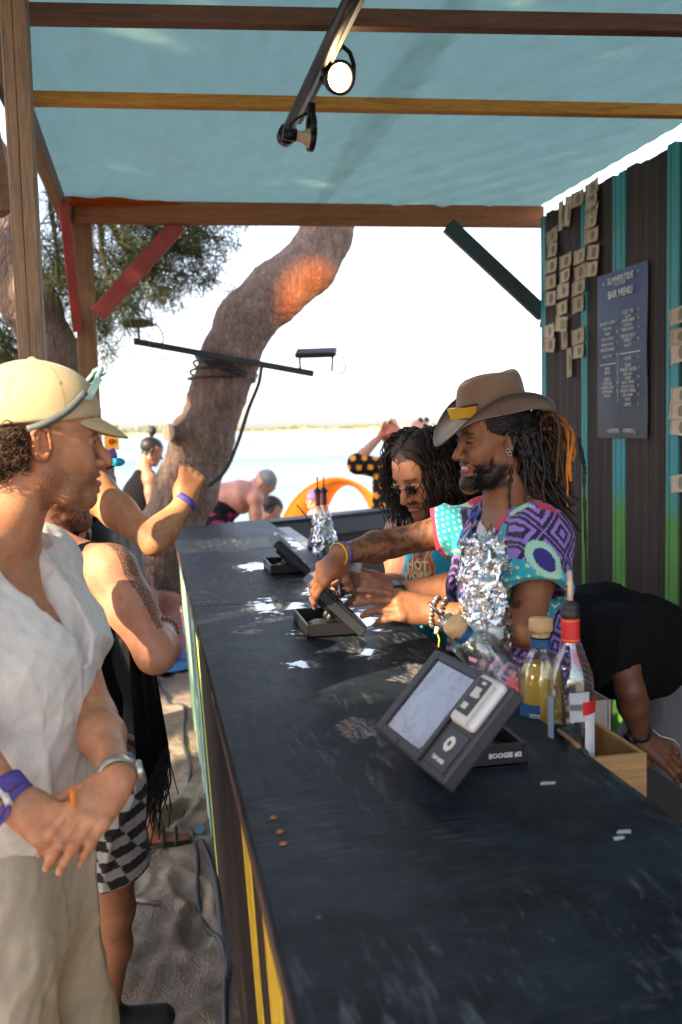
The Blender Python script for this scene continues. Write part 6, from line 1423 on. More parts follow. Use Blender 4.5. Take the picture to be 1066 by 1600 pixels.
b.build('sandal', BLKM, p7)['kind'] = 'stuff'

# ================= people down at the water
def simple_person(label, J, s, skin, clothes, vox=.014, hair=None, arms=True, fat=1.0):
    p = thing('person', label, 'person', (J['pelvis'].x, J['pelvis'].y, 0)); f = body_field(J, s, fat, male=False); head_field(f, J['head'])
    for a, mr in (('l', -1), ('r', 1)):
        d = (J['wr' + a] - J['el' + a]).normalized(); hand_field(f, frame(J['wr' + a][:], d, J['fwd'] if abs(d.z) > .5 else UP), curl=(.4, .4, .4, .4), mirror=mr)
    lo, hi = joints_box(J, .22)
    def col(V):
        C = np.tile(skin, (len(V), 1)) * (1 + .06 * wob(V, 20, 2))[:, None]
        if hair is not None:
            L = V @ M4(J['head'].inverted())[:3, :3].T + M4(J['head'].inverted())[:3, 3]; w = ((np.linalg.norm(L, axis=1) < .16) & ((L[:, 0] < .0) | (L[:, 2] > .05)) & (L[:, 2] > -.06)) * 1.0; C = lerp(C, hair, w)
        return C
    link('body', multi(f, lo, hi, vox, [head_box(J['head']) + (.006,)], None, col), SKIN, p, inv(p))
    for nm, g, cf, fl_ in clothes: link(nm, multi(g, lo, hi, vox * .75, (), lambda P, d: d + folds(P, fl_, 10, 5), cf), BCLOTH, p, inv(p))
    return p
def standing(px, pytop, d, face, h=1.72, lean=0, tw=0):
    J = {}; top = atd(px, pytop, d); fw = hdir(face); lf = hdir(face + 90); J['fwd'], J['left'], J['spine'] = fw, lf, UP; s = h / 1.75
    HO = top - UP * .12 * s; J['neck'] = HO - UP * .18 * s - fw * (.04 + lean * .1); nb = J['neck']; J['head'] = frame(HO[:], fw + Vector((0, 0, -lean * 1.2)), UP)
    J['upper'] = nb - UP * .07 * s; J['chest'] = nb - UP * .2 * s - fw * lean * .1; J['waist'] = nb - UP * .4 * s - fw * lean * .2; J['pelvis'] = nb - UP * .56 * s - fw * lean * .3
    J['shl'] = nb + lf * .19 * s - UP * .06; J['shr'] = nb - lf * .19 * s - UP * .06
    for a, k in (('l', 1), ('r', -1)): J['el' + a] = J['sh' + a] - UP * .28 * s + lf * .04 * k; J['wr' + a] = J['el' + a] - UP * .2 * s + fw * .12
    solve_legs(J); return J
# man with a topknot
J = standing(236, 683, 8.6, 25, 1.78, .35); nb = J['neck']
g = Field(); torso_into(g, J, [(.185, .15), (.175, .145), (.18, .15), (.14, .11)]); g.cap(v3(J['upper']), v3(J['shl'].lerp(J['upper'], .3)), .055, .05, k=.03); g.cap(v3(J['upper']), v3(J['shr'].lerp(J['upper'], .3)), .055, .05, k=.03)
g2 = Field(); g2.ecap(v3(J['pelvis'] + UP * .05), v3(J['pelvis'] - UP * .1), v3(J['left']), (.16, .12), (.165, .125), k=.05)
for a in 'lr': g2.chain([v3(J['hip' + a]), v3(J['kn' + a])], [.1, .09], k=.04)
p8 = simple_person('man with dark topknot in black tank top looking down by the lake', J, 1.0, (.42, .2, .12), [('black_tank', g, lambda V: np.tile(BLKC, (len(V), 1)), .006), ('dark_shorts', g2, lambda V: np.tile((.02, .02, .03), (len(V), 1)), .006)], hair=(.012, .009, .007))
b = MB(); kt = J['head'] @ Vector((-.05, 0, .135)); b.tube(spline([J['head'] @ Vector((-.04, 0, .1)), kt, kt + UP * .05 + HR * .01, kt + UP * .075 - HR * .03], 4), [.022, .02, .018, .018, .022, .03, .034, .036, .034, .028, .02, .012, .005], 8); b.build('topknot', simple('black_hair', (.012, .009, .007), .6, bump=.5), p8)
# shirtless man bending over
J = {}; D_ = 8.3; fw = hdir(8); lf2 = hdir(98); J['left'] = lf2; J['pelvis'] = atd(338, 795, D_); J['waist'] = atd(352, 778, D_); J['chest'] = atd(378, 776, D_); J['upper'] = atd(398, 772, D_); J['neck'] = atd(402, 768, D_)
J['spine'] = (J['upper'] - J['pelvis']).normalized(); J['fwd'] = Vector((0, 0, -1)); J['head'] = frame(atd(411, 757, D_)[:], hdir(0) * .5 - UP, hdir(0) + UP * .3)
J['shl'] = J['upper'] + lf2 * .19 - UP * .03; J['shr'] = J['upper'] - lf2 * .19 - UP * .03
for a, k in (('l', 1), ('r', -1)): J['el' + a] = J['sh' + a] - UP * .27; J['wr' + a] = J['el' + a] - UP * .22 + hdir(0) * .1; J['hip' + a] = J['pelvis'] + lf2 * .1 * k; J['kn' + a] = J['hip' + a] - UP * .38 + hdir(0) * .08; J['an' + a] = Vector((J['hip' + a].x, J['hip' + a].y, .08)); J['toe' + a] = fw
g = Field(); g.ecap(v3(J['pelvis'] + J['spine'] * .1), v3(J['pelvis'] - UP * .08 - hdir(0) * .05), v3(lf2), (.17, .14), (.18, .15), k=.05)
for a in 'lr': g.chain([v3(J['hip' + a]), v3(J['hip' + a].lerp(J['kn' + a], .7))], [.12, .11], k=.045)
p9 = simple_person('shirtless man in dark floral shorts and grey cap bending over', J, 1.05, (.52, .27, .2), [('floral_shorts', g, lambda V: lerp(np.tile((.012, .010, .018), (len(V), 1)).astype(float), (.30, .03, .09), (wob(V, 42, 5) > .35) * 1.0), .008)], fat=1.25)
b = MB(); b.lathe([(.0001, .105), (.04, .10), (.075, .075), (.092, .035), (.094, -.01)], J['head'] @ Matrix.Translation((-.02, 0, .03)), 18); gc = b.build('grey_cap', simple('grey_camo', (.22, .23, .22), .85, var=.5, scale=25), p9)
# child's head and arm next to him
J = standing(424, 782, 8.9, 20, 1.15, .6); g = Field(); torso_into(g, J, [(.15, .11), (.14, .105), (.14, .105), (.10, .08)])
simple_person('small child partly hidden beyond the bending shirtless man', J, .68, (.55, .3, .2), [('teal_swimsuit', g, lambda V: np.tile((.02, .2, .25), (len(V), 1)), .004)], .014, (.02, .015, .012), fat=.9)
# two by the right: bald man with arm up in a dotted shirt, and one with glasses on the head
J = standing(612, 660, 8.2, 100, 1.80, .05); J['elr'] = J['shr'] + hdir(160) * .0 + HR * .0 + UP * .02 + hdir(150) * .0; nb = J['neck']
lf_ = J['left']; J['ell'] = nb + lf_ * .34 - UP * .03; J['wrl'] = J['head'].translation + lf_ * .10 + UP * .02 - J['fwd'] * .05
g = Field(); g.chain([v3(J['shl']), v3(J['shl'].lerp(J['ell'], .8))], [.08, .09], k=.03); J['elr'] = J['shr'] - UP * .27; g.chain([v3(J['shr']), v3(J['shr'].lerp(J['elr'], .7))], [.08, .085], k=.03); torso_into(g, J, [(.20, .16), (.19, .15), (.18, .14), (.13, .09)]); g.cap(v3(J['upper']), v3(J['shl']), .07, .08, k=.04); g.cap(v3(J['upper']), v3(J['shr']), .07, .08, k=.04)
simple_person('bald man in black shirt with orange dots holding his neck', J, 1.05, (.46, .24, .17), [('dotted_shirt', g, lambda V: lerp(np.tile((.010, .010, .014), (len(V), 1)).astype(float), (.75, .30, .02), ((((V @ v3(hdir(0))) / .095 + .5 * (np.floor(V[:, 2] / .08) % 2)) % 1 - .5) ** 2 * .009 + ((V[:, 2] / .08) % 1 - .5) ** 2 * .0064 < .00062) * 1.0), .006)], .012, (.5, .18, .10))
J = standing(655, 655, 8.6, 120, 1.76, 0); g = Field(); torso_into(g, J, [(.18, .14), (.17, .13), (.17, .13), (.12, .085)])
p10 = simple_person('person behind the curly bartender with sunglasses pushed up on bald head', J, 1.0, (.48, .27, .2), [('dark_shirt', g, lambda V: np.tile((.03, .03, .04), (len(V), 1)), .006)], .014)
b = MB()
for s_ in (1, -1): b.lathe([(.0001, .004), (.022, .003), (.026, 0)], J['head'] @ Matrix.Translation((-.075, s_ * .032, .115)) @ Matrix.Rotation(-PI / 3, 4, 'Y'), 14)
b.build('sunglasses', BLKM, p10)['kind'] = 'stuff'
# sunbather behind the tree, seated on a blue towel
J = {}; D_ = 6.9; c0 = atz(258, 985, .12); c0 = Vector((atd(252, 930, D_).x, atd(252, 930, D_).y, .13)); fw = hdir(150); lf2 = hdir(240); J['fwd'], J['left'], J['spine'] = fw, lf2, UP
J['pelvis'] = c0; J['waist'] = c0 + UP * .18; J['chest'] = c0 + UP * .36; J['upper'] = c0 + UP * .48; J['neck'] = c0 + UP * .54; J['head'] = frame((J['neck'] + UP * .18)[:], fw, UP); J['shl'] = J['neck'] + lf2 * .18 - UP * .05; J['shr'] = J['neck'] - lf2 * .18 - UP * .05
for a, k in (('l', 1), ('r', -1)): J['el' + a] = J['sh' + a] - UP * .25 - fw * .1; J['wr' + a] = J['el' + a] - UP * .2; J['hip' + a] = c0 + lf2 * .1 * k; J['kn' + a] = c0 + fw * .4 + lf2 * .1 * k + UP * .3; J['an' + a] = c0 + fw * .62 + lf2 * .1 * k - UP * .05
g = Field(); g.ecap(v3(J['waist']), v3(J['pelvis']), v3(lf2), (.15, .12), (.18, .15), k=.05)
simple_person('sunbather sitting on the sand beyond the bar corner', J, 1.0, (.50, .24, .17), [('pink_swimwear', g, lambda V: np.tile((.5, .2, .25), (len(V), 1)), .005)], .012, (.05, .03, .02), fat=1.1)
def towel(c, col_, label, sx=.9, sy=.5, rz=.3):
    V, Q = [], []; n, m = 30, 18
    for k in range(2):
        for i in range(n + 1):
            for j in range(m + 1): x, y = (i / n - .5) * sx, (j / m - .5) * sy; X, Y_ = x * math.cos(rz) - y * math.sin(rz) + c.x, x * math.sin(rz) + y * math.cos(rz) + c.y; V.append((X, Y_, c.z + .02 + .012 * math.sin(x * 22 + y * 5) * math.cos(y * 17) + k * .006))
    S_ = (n + 1) * (m + 1)
    for i in range(n):
        for j in range(m): q = [i * (m + 1) + j, (i + 1) * (m + 1) + j, (i + 1) * (m + 1) + j + 1, i * (m + 1) + j + 1]; Q.append(q[::-1]); Q.append([x + S_ for x in q])
    tag(link('beach_towel', mesh_np('beach_towel', V, Q, True, np.tile(col_, (len(V), 1))), CLOTH), label, 'towel')
towel(Vector((c0.x + .15, c0.y - .1, .0)), (.02, .22, .5), 'bright blue beach towel under the seated sunbather')
# ================= beach shelter tent with somebody in a purple hat
tc = Vector((atd(522, 800, 13.).x, atd(522, 800, 13.).y, 0)); R_ = HR; tent = thing('beach_tent', 'orange arched beach tent standing at the edge of the water', 'tent', tc)
TOR = tarp_mat('orange_nylon', (.70, .26, .02), (.95, .42, .05), .45)
V, Q = [], []; n, m = 28, 10
def arch(t, w, h): a = PI * t; return -w * math.cos(a), h * math.sin(a) ** .8
for k in range(2):
    for i in range(n + 1):
        for j in range(m + 1):
            t, s_ = i / n, j / m; xo, zo = arch(t, .66, .98); xi, zi = arch(t, .42 + .02 * math.cos(t * 6), .86); u = s_; x = (xo * (1 - u) + (xi * .80 + .12) * u) + .02; z = zo * (1 - u) + zi * u; y = -math.sin(u * PI) * .10 + u * .35 + k * .006; x += (-.16 if t < .5 else .10) * (1 - math.sin(PI * t)) * (1 - u) + .06 * u
            p = tc + HR * x + HF * y + UP * max(z, .0); V.append(v3(p))
S_ = (n + 1) * (m + 1)
for i in range(n):
    for j in range(m): q = [i * (m + 1) + j, (i + 1) * (m + 1) + j, (i + 1) * (m + 1) + j + 1, i * (m + 1) + j + 1]; Q.append(q); Q.append([x + S_ for x in q[::-1]])
link('canopy', mesh_np('canopy', V, Q, True), TOR, tent, inv(tent))
b = MB(); b.tube([tc + HR * (arch(t, .67, .99)[0] + .02 + (-.16 if t < .5 else .10) * (1 - math.sin(PI * t))) + UP * arch(t, .67, .99)[1] for t in np.linspace(0, 1, 24)], .012, 6); b.build('pole', simple('pole_orange', (.5, .15, .02), .5), tent)
J = {}; pc = atd(492, 790, 12.4); c0 = Vector((pc.x, pc.y, .12)); fw = hdir(200); lf2 = hdir(290); J['fwd'], J['left'], J['spine'] = fw, lf2, UP
J['pelvis'] = c0; J['waist'] = c0 + UP * .16; J['chest'] = c0 + UP * .32; J['upper'] = c0 + UP * .42; J['neck'] = c0 + UP * .47; J['head'] = frame((J['neck'] + UP * .16)[:], fw, UP); J['shl'] = J['neck'] + lf2 * .15 - UP * .05; J['shr'] = J['neck'] - lf2 * .15 - UP * .05
for a, k in (('l', 1), ('r', -1)): J['el' + a] = J['sh' + a] - UP * .22 + fw * .06; J['wr' + a] = J['el' + a] + fw * .2; J['hip' + a] = c0 + lf2 * .09 * k; J['kn' + a] = c0 + fw * .36 + lf2 * .1 * k + UP * .26; J['an' + a] = c0 + fw * .55 + lf2 * .1 * k - UP * .05
g = Field(); torso_into(g, J, [(.15, .12), (.14, .11), (.145, .115), (.105, .08)])
pp = simple_person('person in a purple hat sitting in front of the orange tent', J, .9, (.40, .2, .14), [('purple_top', g, lambda V: np.tile((.3, .22, .35), (len(V), 1)), .005)], .016)
b = MB(); b.lathe([(.0001, .12), (.06, .11), (.095, .07), (.1, .02), (.13, -.01)], J['head'] @ Matrix.Translation((-.01, 0, .02)), 18); b.build('purple_hat', simple('purple_hat', (.10, .05, .16), .8), pp)
# ------------------------------------------------------------------ trees
def bark_mat():
    m = Mat('pine_bark'); p = m.pos(); st = m.mapping(p, (1, 1, .28), (.35, .25, 0)); v = m.vor(m.mapping(p, (1, 1, .35), (.35, .25, 0)), 34, feature='DISTANCE_TO_EDGE'); n = m.noise(st, 22, 6, .65); big = m.noise(p, 3, 3)
    col = m.mix(m.ramp(n, [(.3, 0), (.7, 1)]), (.12, .078, .058), (.32, .225, .17)); col = m.mix(m.ramp(v, [(.0, .6), (.09, 0)]), col, (.06, .04, .03)); col = m.mix(m.math('MULTIPLY', big, .4), col, (.20, .16, .13))
    nb = m.bump(m.ramp(v, [(0, 0), (.2, 1)]), .5, .015); nb = m.bump(n, .6, .015, nb); m.set(color=col, rough=.9, normal=nb, spec=.2); return m.m
BARK = bark_mat(); NEED = leaf_mat('pine_needles', (.05, .072, .022), (.13, .145, .05), .6, .35); CUTW = simple('sawn_branch', (.38, .29, .21), .8, var=.25, scale=25, bump=.4)
def ridged(P, d): return d + .012 * np.abs(wob(P * [1, 1, .3], 30, 3)) + .007 * wob(P, 70, 5) + .012 * wob(P, 9, 7)
# leaning tree behind the bar corner
LT = [atd(x, y, d) for x, y, d in ((210, 985, 7.0), (238, 905, 7.0), (262, 840, 7.0), (291, 765, 7.0), (316, 690, 7.0), (338, 620, 7.0), (358, 560, 7.0), (385, 500, 7.02), (432, 455, 7.05), (482, 415, 7.1), (510, 365, 7.15), (520, 310, 7.2))]
LT = [Vector((LT[0].x - .12, LT[0].y, -.1))] + LT + [LT[-1] + Vector((.1, .1, .7)), LT[-1] + Vector((.5, .2, 1.7))]
LR = [.30, .25, .235, .222, .212, .20, .19, .188, .198, .20, .195, .18, .172, .16, .11]
tree = thing('pine_tree', 'thick leaning pine with a light bracket strapped round its trunk by the bar corner', 'tree', (LT[0].x, LT[0].y, 0))
f = Field(); f.chain([v3(p) for p in LT], LR, k=.12)
kn = aty(288, 675, LT[5].y - .12); f.ell((0, 0, 0), (.10, .10, .13), Matrix.Translation(kn), k=.08); f.cap(v3(kn), v3(kn - HR * .05 - HF * .07), .078, .066, k=.03)
link('trunk', multi(f, *bbox(LT, .4), .024, (), ridged), BARK, tree, inv(tree))
b = MB(); q = (-HR * .62 - HF * .78).normalized(); b.cyl(kn - HR * .05 - HF * .07 + q * .058, kn - HR * .05 - HF * .07 + q * .072, .060, 18); b.build('sawn_stub', CUTW, tree)
def needles(name, spots, n, L, mat, parent, seed=1, w=.004, droop=.3):
    "tufts of long needles, real thin faces"
    rr = np.random.RandomState(seed); S = np.repeat(np.asarray(spots, float), n, 0); m = len(S); d = rr.normal(size=(m, 3)); d[:, 2] -= droop; d /= np.linalg.norm(d, axis=1)[:, None]
    o = rr.normal(size=(m, 3)) * .03; s = np.cross(d, rr.normal(size=(m, 3))); s /= np.linalg.norm(s, axis=1)[:, None]; l = L * rr.uniform(.6, 1.1, (m, 1))
    a = S + o; V = np.stack([a - s * w, a + s * w, a + d * l + s * w * .3 - [0, 0, 1] * l * .15, a + d * l - s * w * .3 - [0, 0, 1] * l * .15], 1).reshape(-1, 3)
    return link(name, mesh_np(name, V, np.arange(m * 4).reshape(-1, 4), False), mat, parent, inv(parent))
def twigs(name, paths, mat, parent): return tubes(name, paths, 5, mat, parent)
# left tree, its trunk crossing behind the uprights
TT = [atd(x, y, d) for x, y, d in ((-30, 250, 5.7), (5, 380, 5.75), (45, 470, 5.8), (82, 560, 5.9), (108, 650, 6.0), (128, 760, 6.1))]
TT = [TT[0] + Vector((-.25, -.05, 1.0)), TT[0] + Vector((-.12, 0, .5))] + TT + [Vector((TT[-1].x + .15, TT[-1].y + .1, .5)), Vector((TT[-1].x + .2, TT[-1].y + .1, -.1))]
tree2 = thing('pine_tree', 'left pine with sunlit bark and needles hanging behind the grey uprights', 'tree', (TT[-1].x, TT[-1].y, 0))
f = Field(); f.chain([v3(p) for p in TT], [.12, .14, .15, .155, .16, .165, .175, .19, .21, .25], k=.1); link('trunk', multi(f, *bbox(TT, .35), .024, (), ridged), BARK, tree2, inv(tree2))
rr = np.random.RandomState(3); P_, sp_ = [], []
root_ = TT[0] + Vector((0, 0, .2))
ends = [((95, 300), (120, 400), (150, 470), (170, 520)), ((120, 290), (170, 350), (212, 405), (222, 440)), ((150, 290), (215, 340), (270, 380), (310, 395)), ((150, 280), (230, 330), (290, 350), (335, 372)), ((90, 280), (100, 360), (105, 430), (120, 500)), ((130, 290), (160, 400), (178, 440), (185, 475)), ((60, 260), (80, 330), (90, 400), (95, 460)), ((140, 260), (220, 300), (260, 320), (320, 340)), ((140, 290), (190, 380), (228, 415), (245, 425)), ((-40, 420), (-15, 480), (5, 530), (15, 560)), ((-30, 520), (-10, 545), (10, 565), (25, 580))]
for e in ends:
    d = rr.uniform(5.6, 6.6); pts = [root_ if e[0][0] > 0 else TT[1]] + [atd(x, y, d + rr.uniform(-.1, .1)) for x, y in e]; c = spline(pts, 8); P_.append((c, np.linspace(.028, .006, len(c))))
    for k in range(14, len(c)):
        for q in range(3 if k < 20 else 5):
            t = c[k] + Vector(rr.normal(size=3)) * .13 - UP * .03; sp_.append(t)
            if q == 0: P_.append(([c[k], c[k].lerp(t, .5) + UP * .01, t], [.006, .004, .003]))
twigs('branch', P_, simple('twig_bark', (.07, .05, .04), .9), tree2)['kind'] = 'stuff'
needles('needles', sp_, 26, .11, NEED, tree2, 2, .0022)['kind'] = 'stuff'
# canopy to the left and behind the photographer: shades the bar, with gaps where the sun comes through
def lit(px, py, d, r): return (v3(atd(px, py, d)), r)
gaps = [lit(20, 640, 1.62, .13), lit(10, 760, 1.62, .11), lit(70, 640, 1.58, .07), lit(40, 830, 1.6, .04), lit(200, 800, 2.65, .12), lit(270, 815, 2.62, .11), lit(240, 850, 2.6, .10), lit(195, 905, 2.05, .045), lit(120, 760, 2.2, .05),
        (v3(atz(285, 1100, 0)), .13), (v3(atz(275, 1040, 0)), .14), (v3(atz(300, 1160, 0)), .05), (v3((.14, 4.3, .7)), .12), (v3((.14, 4.75, .75)), .15), (v3((.14, 5.2, .8)), .15), (v3((.14, 3.75, .8)), .07), (v3((.14, 3.4, .9)), .05),
        (v3(atz(330, 890, 1.08)), .06), (v3(atz(420, 925, 1.08)), .05), (v3(atz(320, 850, 1.08)), .09), (v3(atz(400, 855, 1.08)), .07), (v3(atz(425, 960, 1.08)), .04), (v3(atz(350, 935, 1.08)), .04), (v3(atz(880, 760, 1.)), .0), (v3(J['pelvis']), .0),
        lit(5, 400, 5.7, .45), lit(440, 300, 3.2, .0)]
Sd = v3(SUN); ux = np.cross(Sd, [0, 0, 1.]); ux /= np.linalg.norm(ux); uz = np.cross(ux, Sd)
if uz[2] < 0: uz = -uz
lo2, hi2 = [9e9, 9e9], [-9e9, -9e9]
for x in (-1.6, 3.2):
    for y in (-2.0, 7.2):
        for z in (-.1, 3.1): q = np.array([x, y, z]); a, c = q @ ux, q @ uz; lo2 = [min(lo2[0], a), min(lo2[1], c)]; hi2 = [max(hi2[0], a), max(hi2[1], c)]
rr = np.random.RandomState(17); N_ = 62000
A_ = rr.uniform(lo2[0], hi2[0], N_); C_ = rr.uniform(lo2[1], hi2[1], N_)
cl = rr.uniform([lo2[0], lo2[1]], [hi2[0], hi2[1]], (2600, 2)); ci = rr.randint(0, 2600, N_); A_ = cl[ci, 0] + rr.normal(size=N_) * .14; C_ = cl[ci, 1] + rr.normal(size=N_) * .13; T_ = rr.uniform(6.0, 9.5, 2600)[ci] + rr.normal(size=N_) * .15
ctr = A_[:, None] * ux + C_[:, None] * uz + T_[:, None] * Sd
ok = ctr[:, 2] > .9
for q, r in gaps:
    if r > 0: ok &= np.hypot(A_ - q @ ux, C_ - q @ uz) > r * (1 + .5 * np.sin(np.arctan2(C_ - q @ uz, A_ - q @ ux) * 3 + q[0] * 9)) + .13
far_ = (A_ > hi2[0] * 9)
ctr = ctr[ok]; m = len(ctr); d = rr.normal(size=(m, 3)); d /= np.linalg.norm(d, axis=1)[:, None]; s = np.cross(d, rr.normal(size=(m, 3))); s /= np.linalg.norm(s, axis=1)[:, None]
L_ = rr.uniform(.09, .19, (m, 1)); w_ = rr.uniform(.03, .07, (m, 1)); V = np.stack([ctr - d * L_, ctr + s * w_, ctr + d * L_, ctr - s * w_], 1)
tp = [Vector((-8.6, -5.0, 0)), Vector((-7.6, -.4, 0)), Vector((-7.2, -6.2, 0)), Vector((-9.2, 1.6, 0)), Vector((-6.2, 3.0, 0))]
own = np.argmin(np.stack([np.hypot(ctr[:, 0] - t.x, ctr[:, 1] - t.y) for t in tp]), 0)
names = ['large pine left of the bar behind the photographer, casting dappled shade', 'broad pine left of the bar nearest the shelter', 'pine standing far behind the photographer to the left', 'pine left of the bar towards the lake', 'smaller pine beside the path to the lake left of the bar']
for i, t in enumerate(tp):
    k = own == i
    if k.sum() < 20: continue
    tr = thing('pine_tree', names[i], 'tree', t); me = mesh_np('crown', V[k].reshape(-1, 3), np.arange(k.sum() * 4).reshape(-1, 4), False); link('crown', me, NEED, tr, inv(tr))['kind'] = 'stuff'
    c = Vector(ctr[k].mean(0)); top = Vector((c.x * .6 + t.x * .4, c.y * .6 + t.y * .4, ctr[k][:, 2].max() * .95)); tk_ = spline([t - UP * .1, t + UP * 1.4, t.lerp(top, .6) + Vector((.1, .1, 0)), top], 6); S = [(tk_, np.linspace(.2, .04, len(tk_)))]
    for _ in range(26): e = Vector(ctr[k][rr.randint(k.sum())]); a = tk_[rr.randint(8, len(tk_))]; S.append((spline([a, a.lerp(e, .5) + UP * .2, e], 5), np.linspace(.035, .008, 11)))
    tubes('trunk', S, 8, BARK, tr)
# crown of the leaning tree, above the roof
rr = np.random.RandomState(23); cc = np.array([v3(LT[-1])]); n = 5000; cl = v3(LT[-1]) + rr.normal(size=(120, 3)) * [1.1, 1.0, .55] + [.6, .6, .9]; ci = rr.randint(0, 120, n); c = cl[ci] + rr.normal(size=(n, 3)) * .16; d = rr.normal(size=(n, 3)); d /= np.linalg.norm(d, axis=1)[:, None]; s = np.cross(d, rr.normal(size=(n, 3))); s /= np.linalg.norm(s, axis=1)[:, None]
V = np.stack([c - d * .13, c + s * .03, c + d * .13, c - s * .03], 1).reshape(-1, 3); link('crown', mesh_np('crown', V, np.arange(n * 4).reshape(-1, 4), False), NEED, tree, inv(tree))['kind'] = 'stuff'
tubes('branch', [(spline([LT[-2], LT[-1].lerp(Vector(x), .5) + UP * .2, Vector(x)], 5), np.linspace(.05, .01, 11)) for x in cl[:30]], 6, BARK, tree, None, 'stuff')
# bracket with two small floodlights strapped to the leaning trunk
yb = LT[7].y - .25; A, B = aty(209, 533, yb), aty(490, 584, yb + .02); br = thing('light_bracket', 'dark bar strapped across the leaning trunk carrying two small floodlights', 'light bracket', A.lerp(B, .5))
DKM = simple('dark_metal', (.03, .035, .04), .5, .3); bd = (B - A).normalized()
b = MB(); M = frame(A.lerp(B, .5)[:], bd, UP); b.box((0, 0, 0), ((B - A).length / 2, .018, .022), M, .003); b.build('bar', DKM, br)
cM = LT[7].lerp(LT[6], .35); dT = (LT[7] - LT[6]).normalized(); b = MB()
for i in range(5):
    o = (i - 2) * .024; e1, e2 = bd, bd.cross(dT).normalized(); b.tube([cM + dT * (o + .05 * math.cos(t + i)) + (bd * math.cos(t) * .235 + HF * math.sin(t) * .235) for t in np.linspace(0, 2 * PI, 22)], .010, 5)
b.build('strap', BLKM, br)['kind'] = 'stuff'
def flood(px, py, w, h, tilt, label, legs):
    p = aty(px, py, yb - .03); t = thing('floodlight', label, 'floodlight', p, 0, 'floodlights on the tree bracket'); M = frame(p[:], hdir(-6), UP + hdir(-90) * tilt); b = MB(); b.box((0, 0, 0), (w, .07, h), M, .006); b.build('housing', DKM, t)
    b = MB(); b.box((0, -.0, -h - .003), (w * .85, .055, .003), M); b.build('glass', GL.m, t)
    for x in legs: b = MB(); a = M @ Vector((x, 0, -h)); e = Vector((a.x, yb, A.lerp(B, sat((a - A).dot(bd) / (B - A).length)).z + .015)); b.cyl(a, e, .009, 6); b.build('leg', DKM, t)
    b = MB(); a = M @ Vector((w * .6, 0, 0)); e = a + HR * .10 - UP * .16; b.tube(spline([a, a + HR * .09 - UP * .03, e + HR * .02 + UP * .04, e - HR * .03], 6), .006, 5); b.build('cable', BLKM, t)
flood(216, 505, .085, .026, .1, 'small dark floodlight at the left end of the tree bracket', (0,)); flood(494, 551, .145, .018, .35, 'flat wide floodlight at the right end of the tree bracket', (-.12, .12))
cp = [aty(x, y, yb + dy) for x, y, dy in ((409, 572, 0), (404, 600, -.03), (388, 640, -.02), (372, 690, .02), (352, 735, .0), (325, 760, .0))]
tag(MB().tube(spline(cp, 8), .014, 7).build('cable', BLKM), 'thick black cable hanging from the tree bracket down the trunk', 'cable')
# amber stage lamp fixed on the lake side of the end beam, throwing its light on the trunk and up on the tarp
l = bpy.data.lights.new('amber_light', 'SPOT'); l.energy = 110; l.color = (1, .30, .03); l.spot_size = .46; l.spot_blend = 1.0; l.shadow_soft_size = .03
lpos = aty(556, 338, 5.42); af = thing('amber_lamp', 'small amber stage lamp fixed behind the end beam, mostly hidden', 'stage lamp', lpos); b = MB(); b.box((lpos.x, lpos.y - .05, lpos.z + .0), (.05, .02, .03)); b.build('housing', BLKM, af)
em = Mat('amber_lens'); em.set(color=(1, .4, .05), emit=(1, .3, .03), estr=4); b = MB(); b.box((lpos.x, lpos.y - .028, lpos.z), (.04, .001, .022)); b.build('lens', em.m, af)
lo_ = bpy.data.objects.new('amber_light', l); COL.objects.link(lo_); lo_.location = lpos; tgt = aty(492, 468, LT[8].y - .15); lo_.rotation_euler = (tgt - lo_.location).to_track_quat('-Z', 'Y').to_euler()
# ------------------------------------------------------------------ menu poster and banknotes on the wall
c = [atx(934, 430, WX - .034), atx(1012, 410, WX - .034), atx(1012, 688, WX - .034), atx(934, 682, WX - .034)]
y0, y1 = c[0].y, c[1].y; zt, zb = (c[0].z + c[1].z) / 2, (c[2].z + c[3].z) / 2; pc = Vector((WX - .034, (y0 + y1) / 2, (zt + zb) / 2)); Wp, Hp = y0 - y1, zt - zb
mp = Mat('poster_print'); p = mp.pos(); s = mp.sep(p); nz = mp.noise(p, 2.2, 4); mr = mp.n('MapRange'); mp.put(mr.inputs['Value'], mp.math('ADD', s[2], mp.math('MULTIPLY', nz, .35))); mr.inputs['From Min'].default_value = zb + .2; mr.inputs['From Max'].default_value = zt + .1
mp.set(color=mp.mix(mr.outputs[0], (.022, .026, .034), (.014, .04, .13)), rough=.42, coat=.0, spec=.35, normal=mp.bump(mp.noise(mp.mapping(p, (1, 1, .6)), 6, 2), .2, .02))
po = thing('menu_poster', 'tall dark blue bar menu poster with white print fixed to the board wall', 'poster', pc)
n, m = 10, 24; V, Q = [], []
for k in range(2):
    for i in range(n + 1):
        for j in range(m + 1): a, t = i / n, j / m; V.append((WX - .034 + k * .002 - .003 * math.sin(t * 9) * math.sin(a * 5), y0 - a * Wp, zb + t * Hp))
S_ = (n + 1) * (m + 1)
for i in range(n):
    for j in range(m): q = [i * (m + 1) + j, (i + 1) * (m + 1) + j, (i + 1) * (m + 1) + j + 1, i * (m + 1) + j + 1]; Q.append(q); Q.append([x + S_ for x in q[::-1]])
link('sheet', mesh_np('sheet', V, Q), mp.m, po, inv(po))
INK = simple('white_print', (.62, .62, .60), .6)
def pM(u, v):  # u 0..1 left to right as read, v 0..1 bottom to top
    o = Vector((WX - .0405, y0 - u * Wp, zb + v * Hp)); return Matrix(((0, 0, -1, o.x), (-1, 0, 0, o.y), (0, 1, 0, o.z), (0, 0, 0, 1)))
def ptext(s, u, v, size, name='lettering', bold=.0): return text_mesh(name, s, size, pM(u, v), INK, po, .0003, bold)
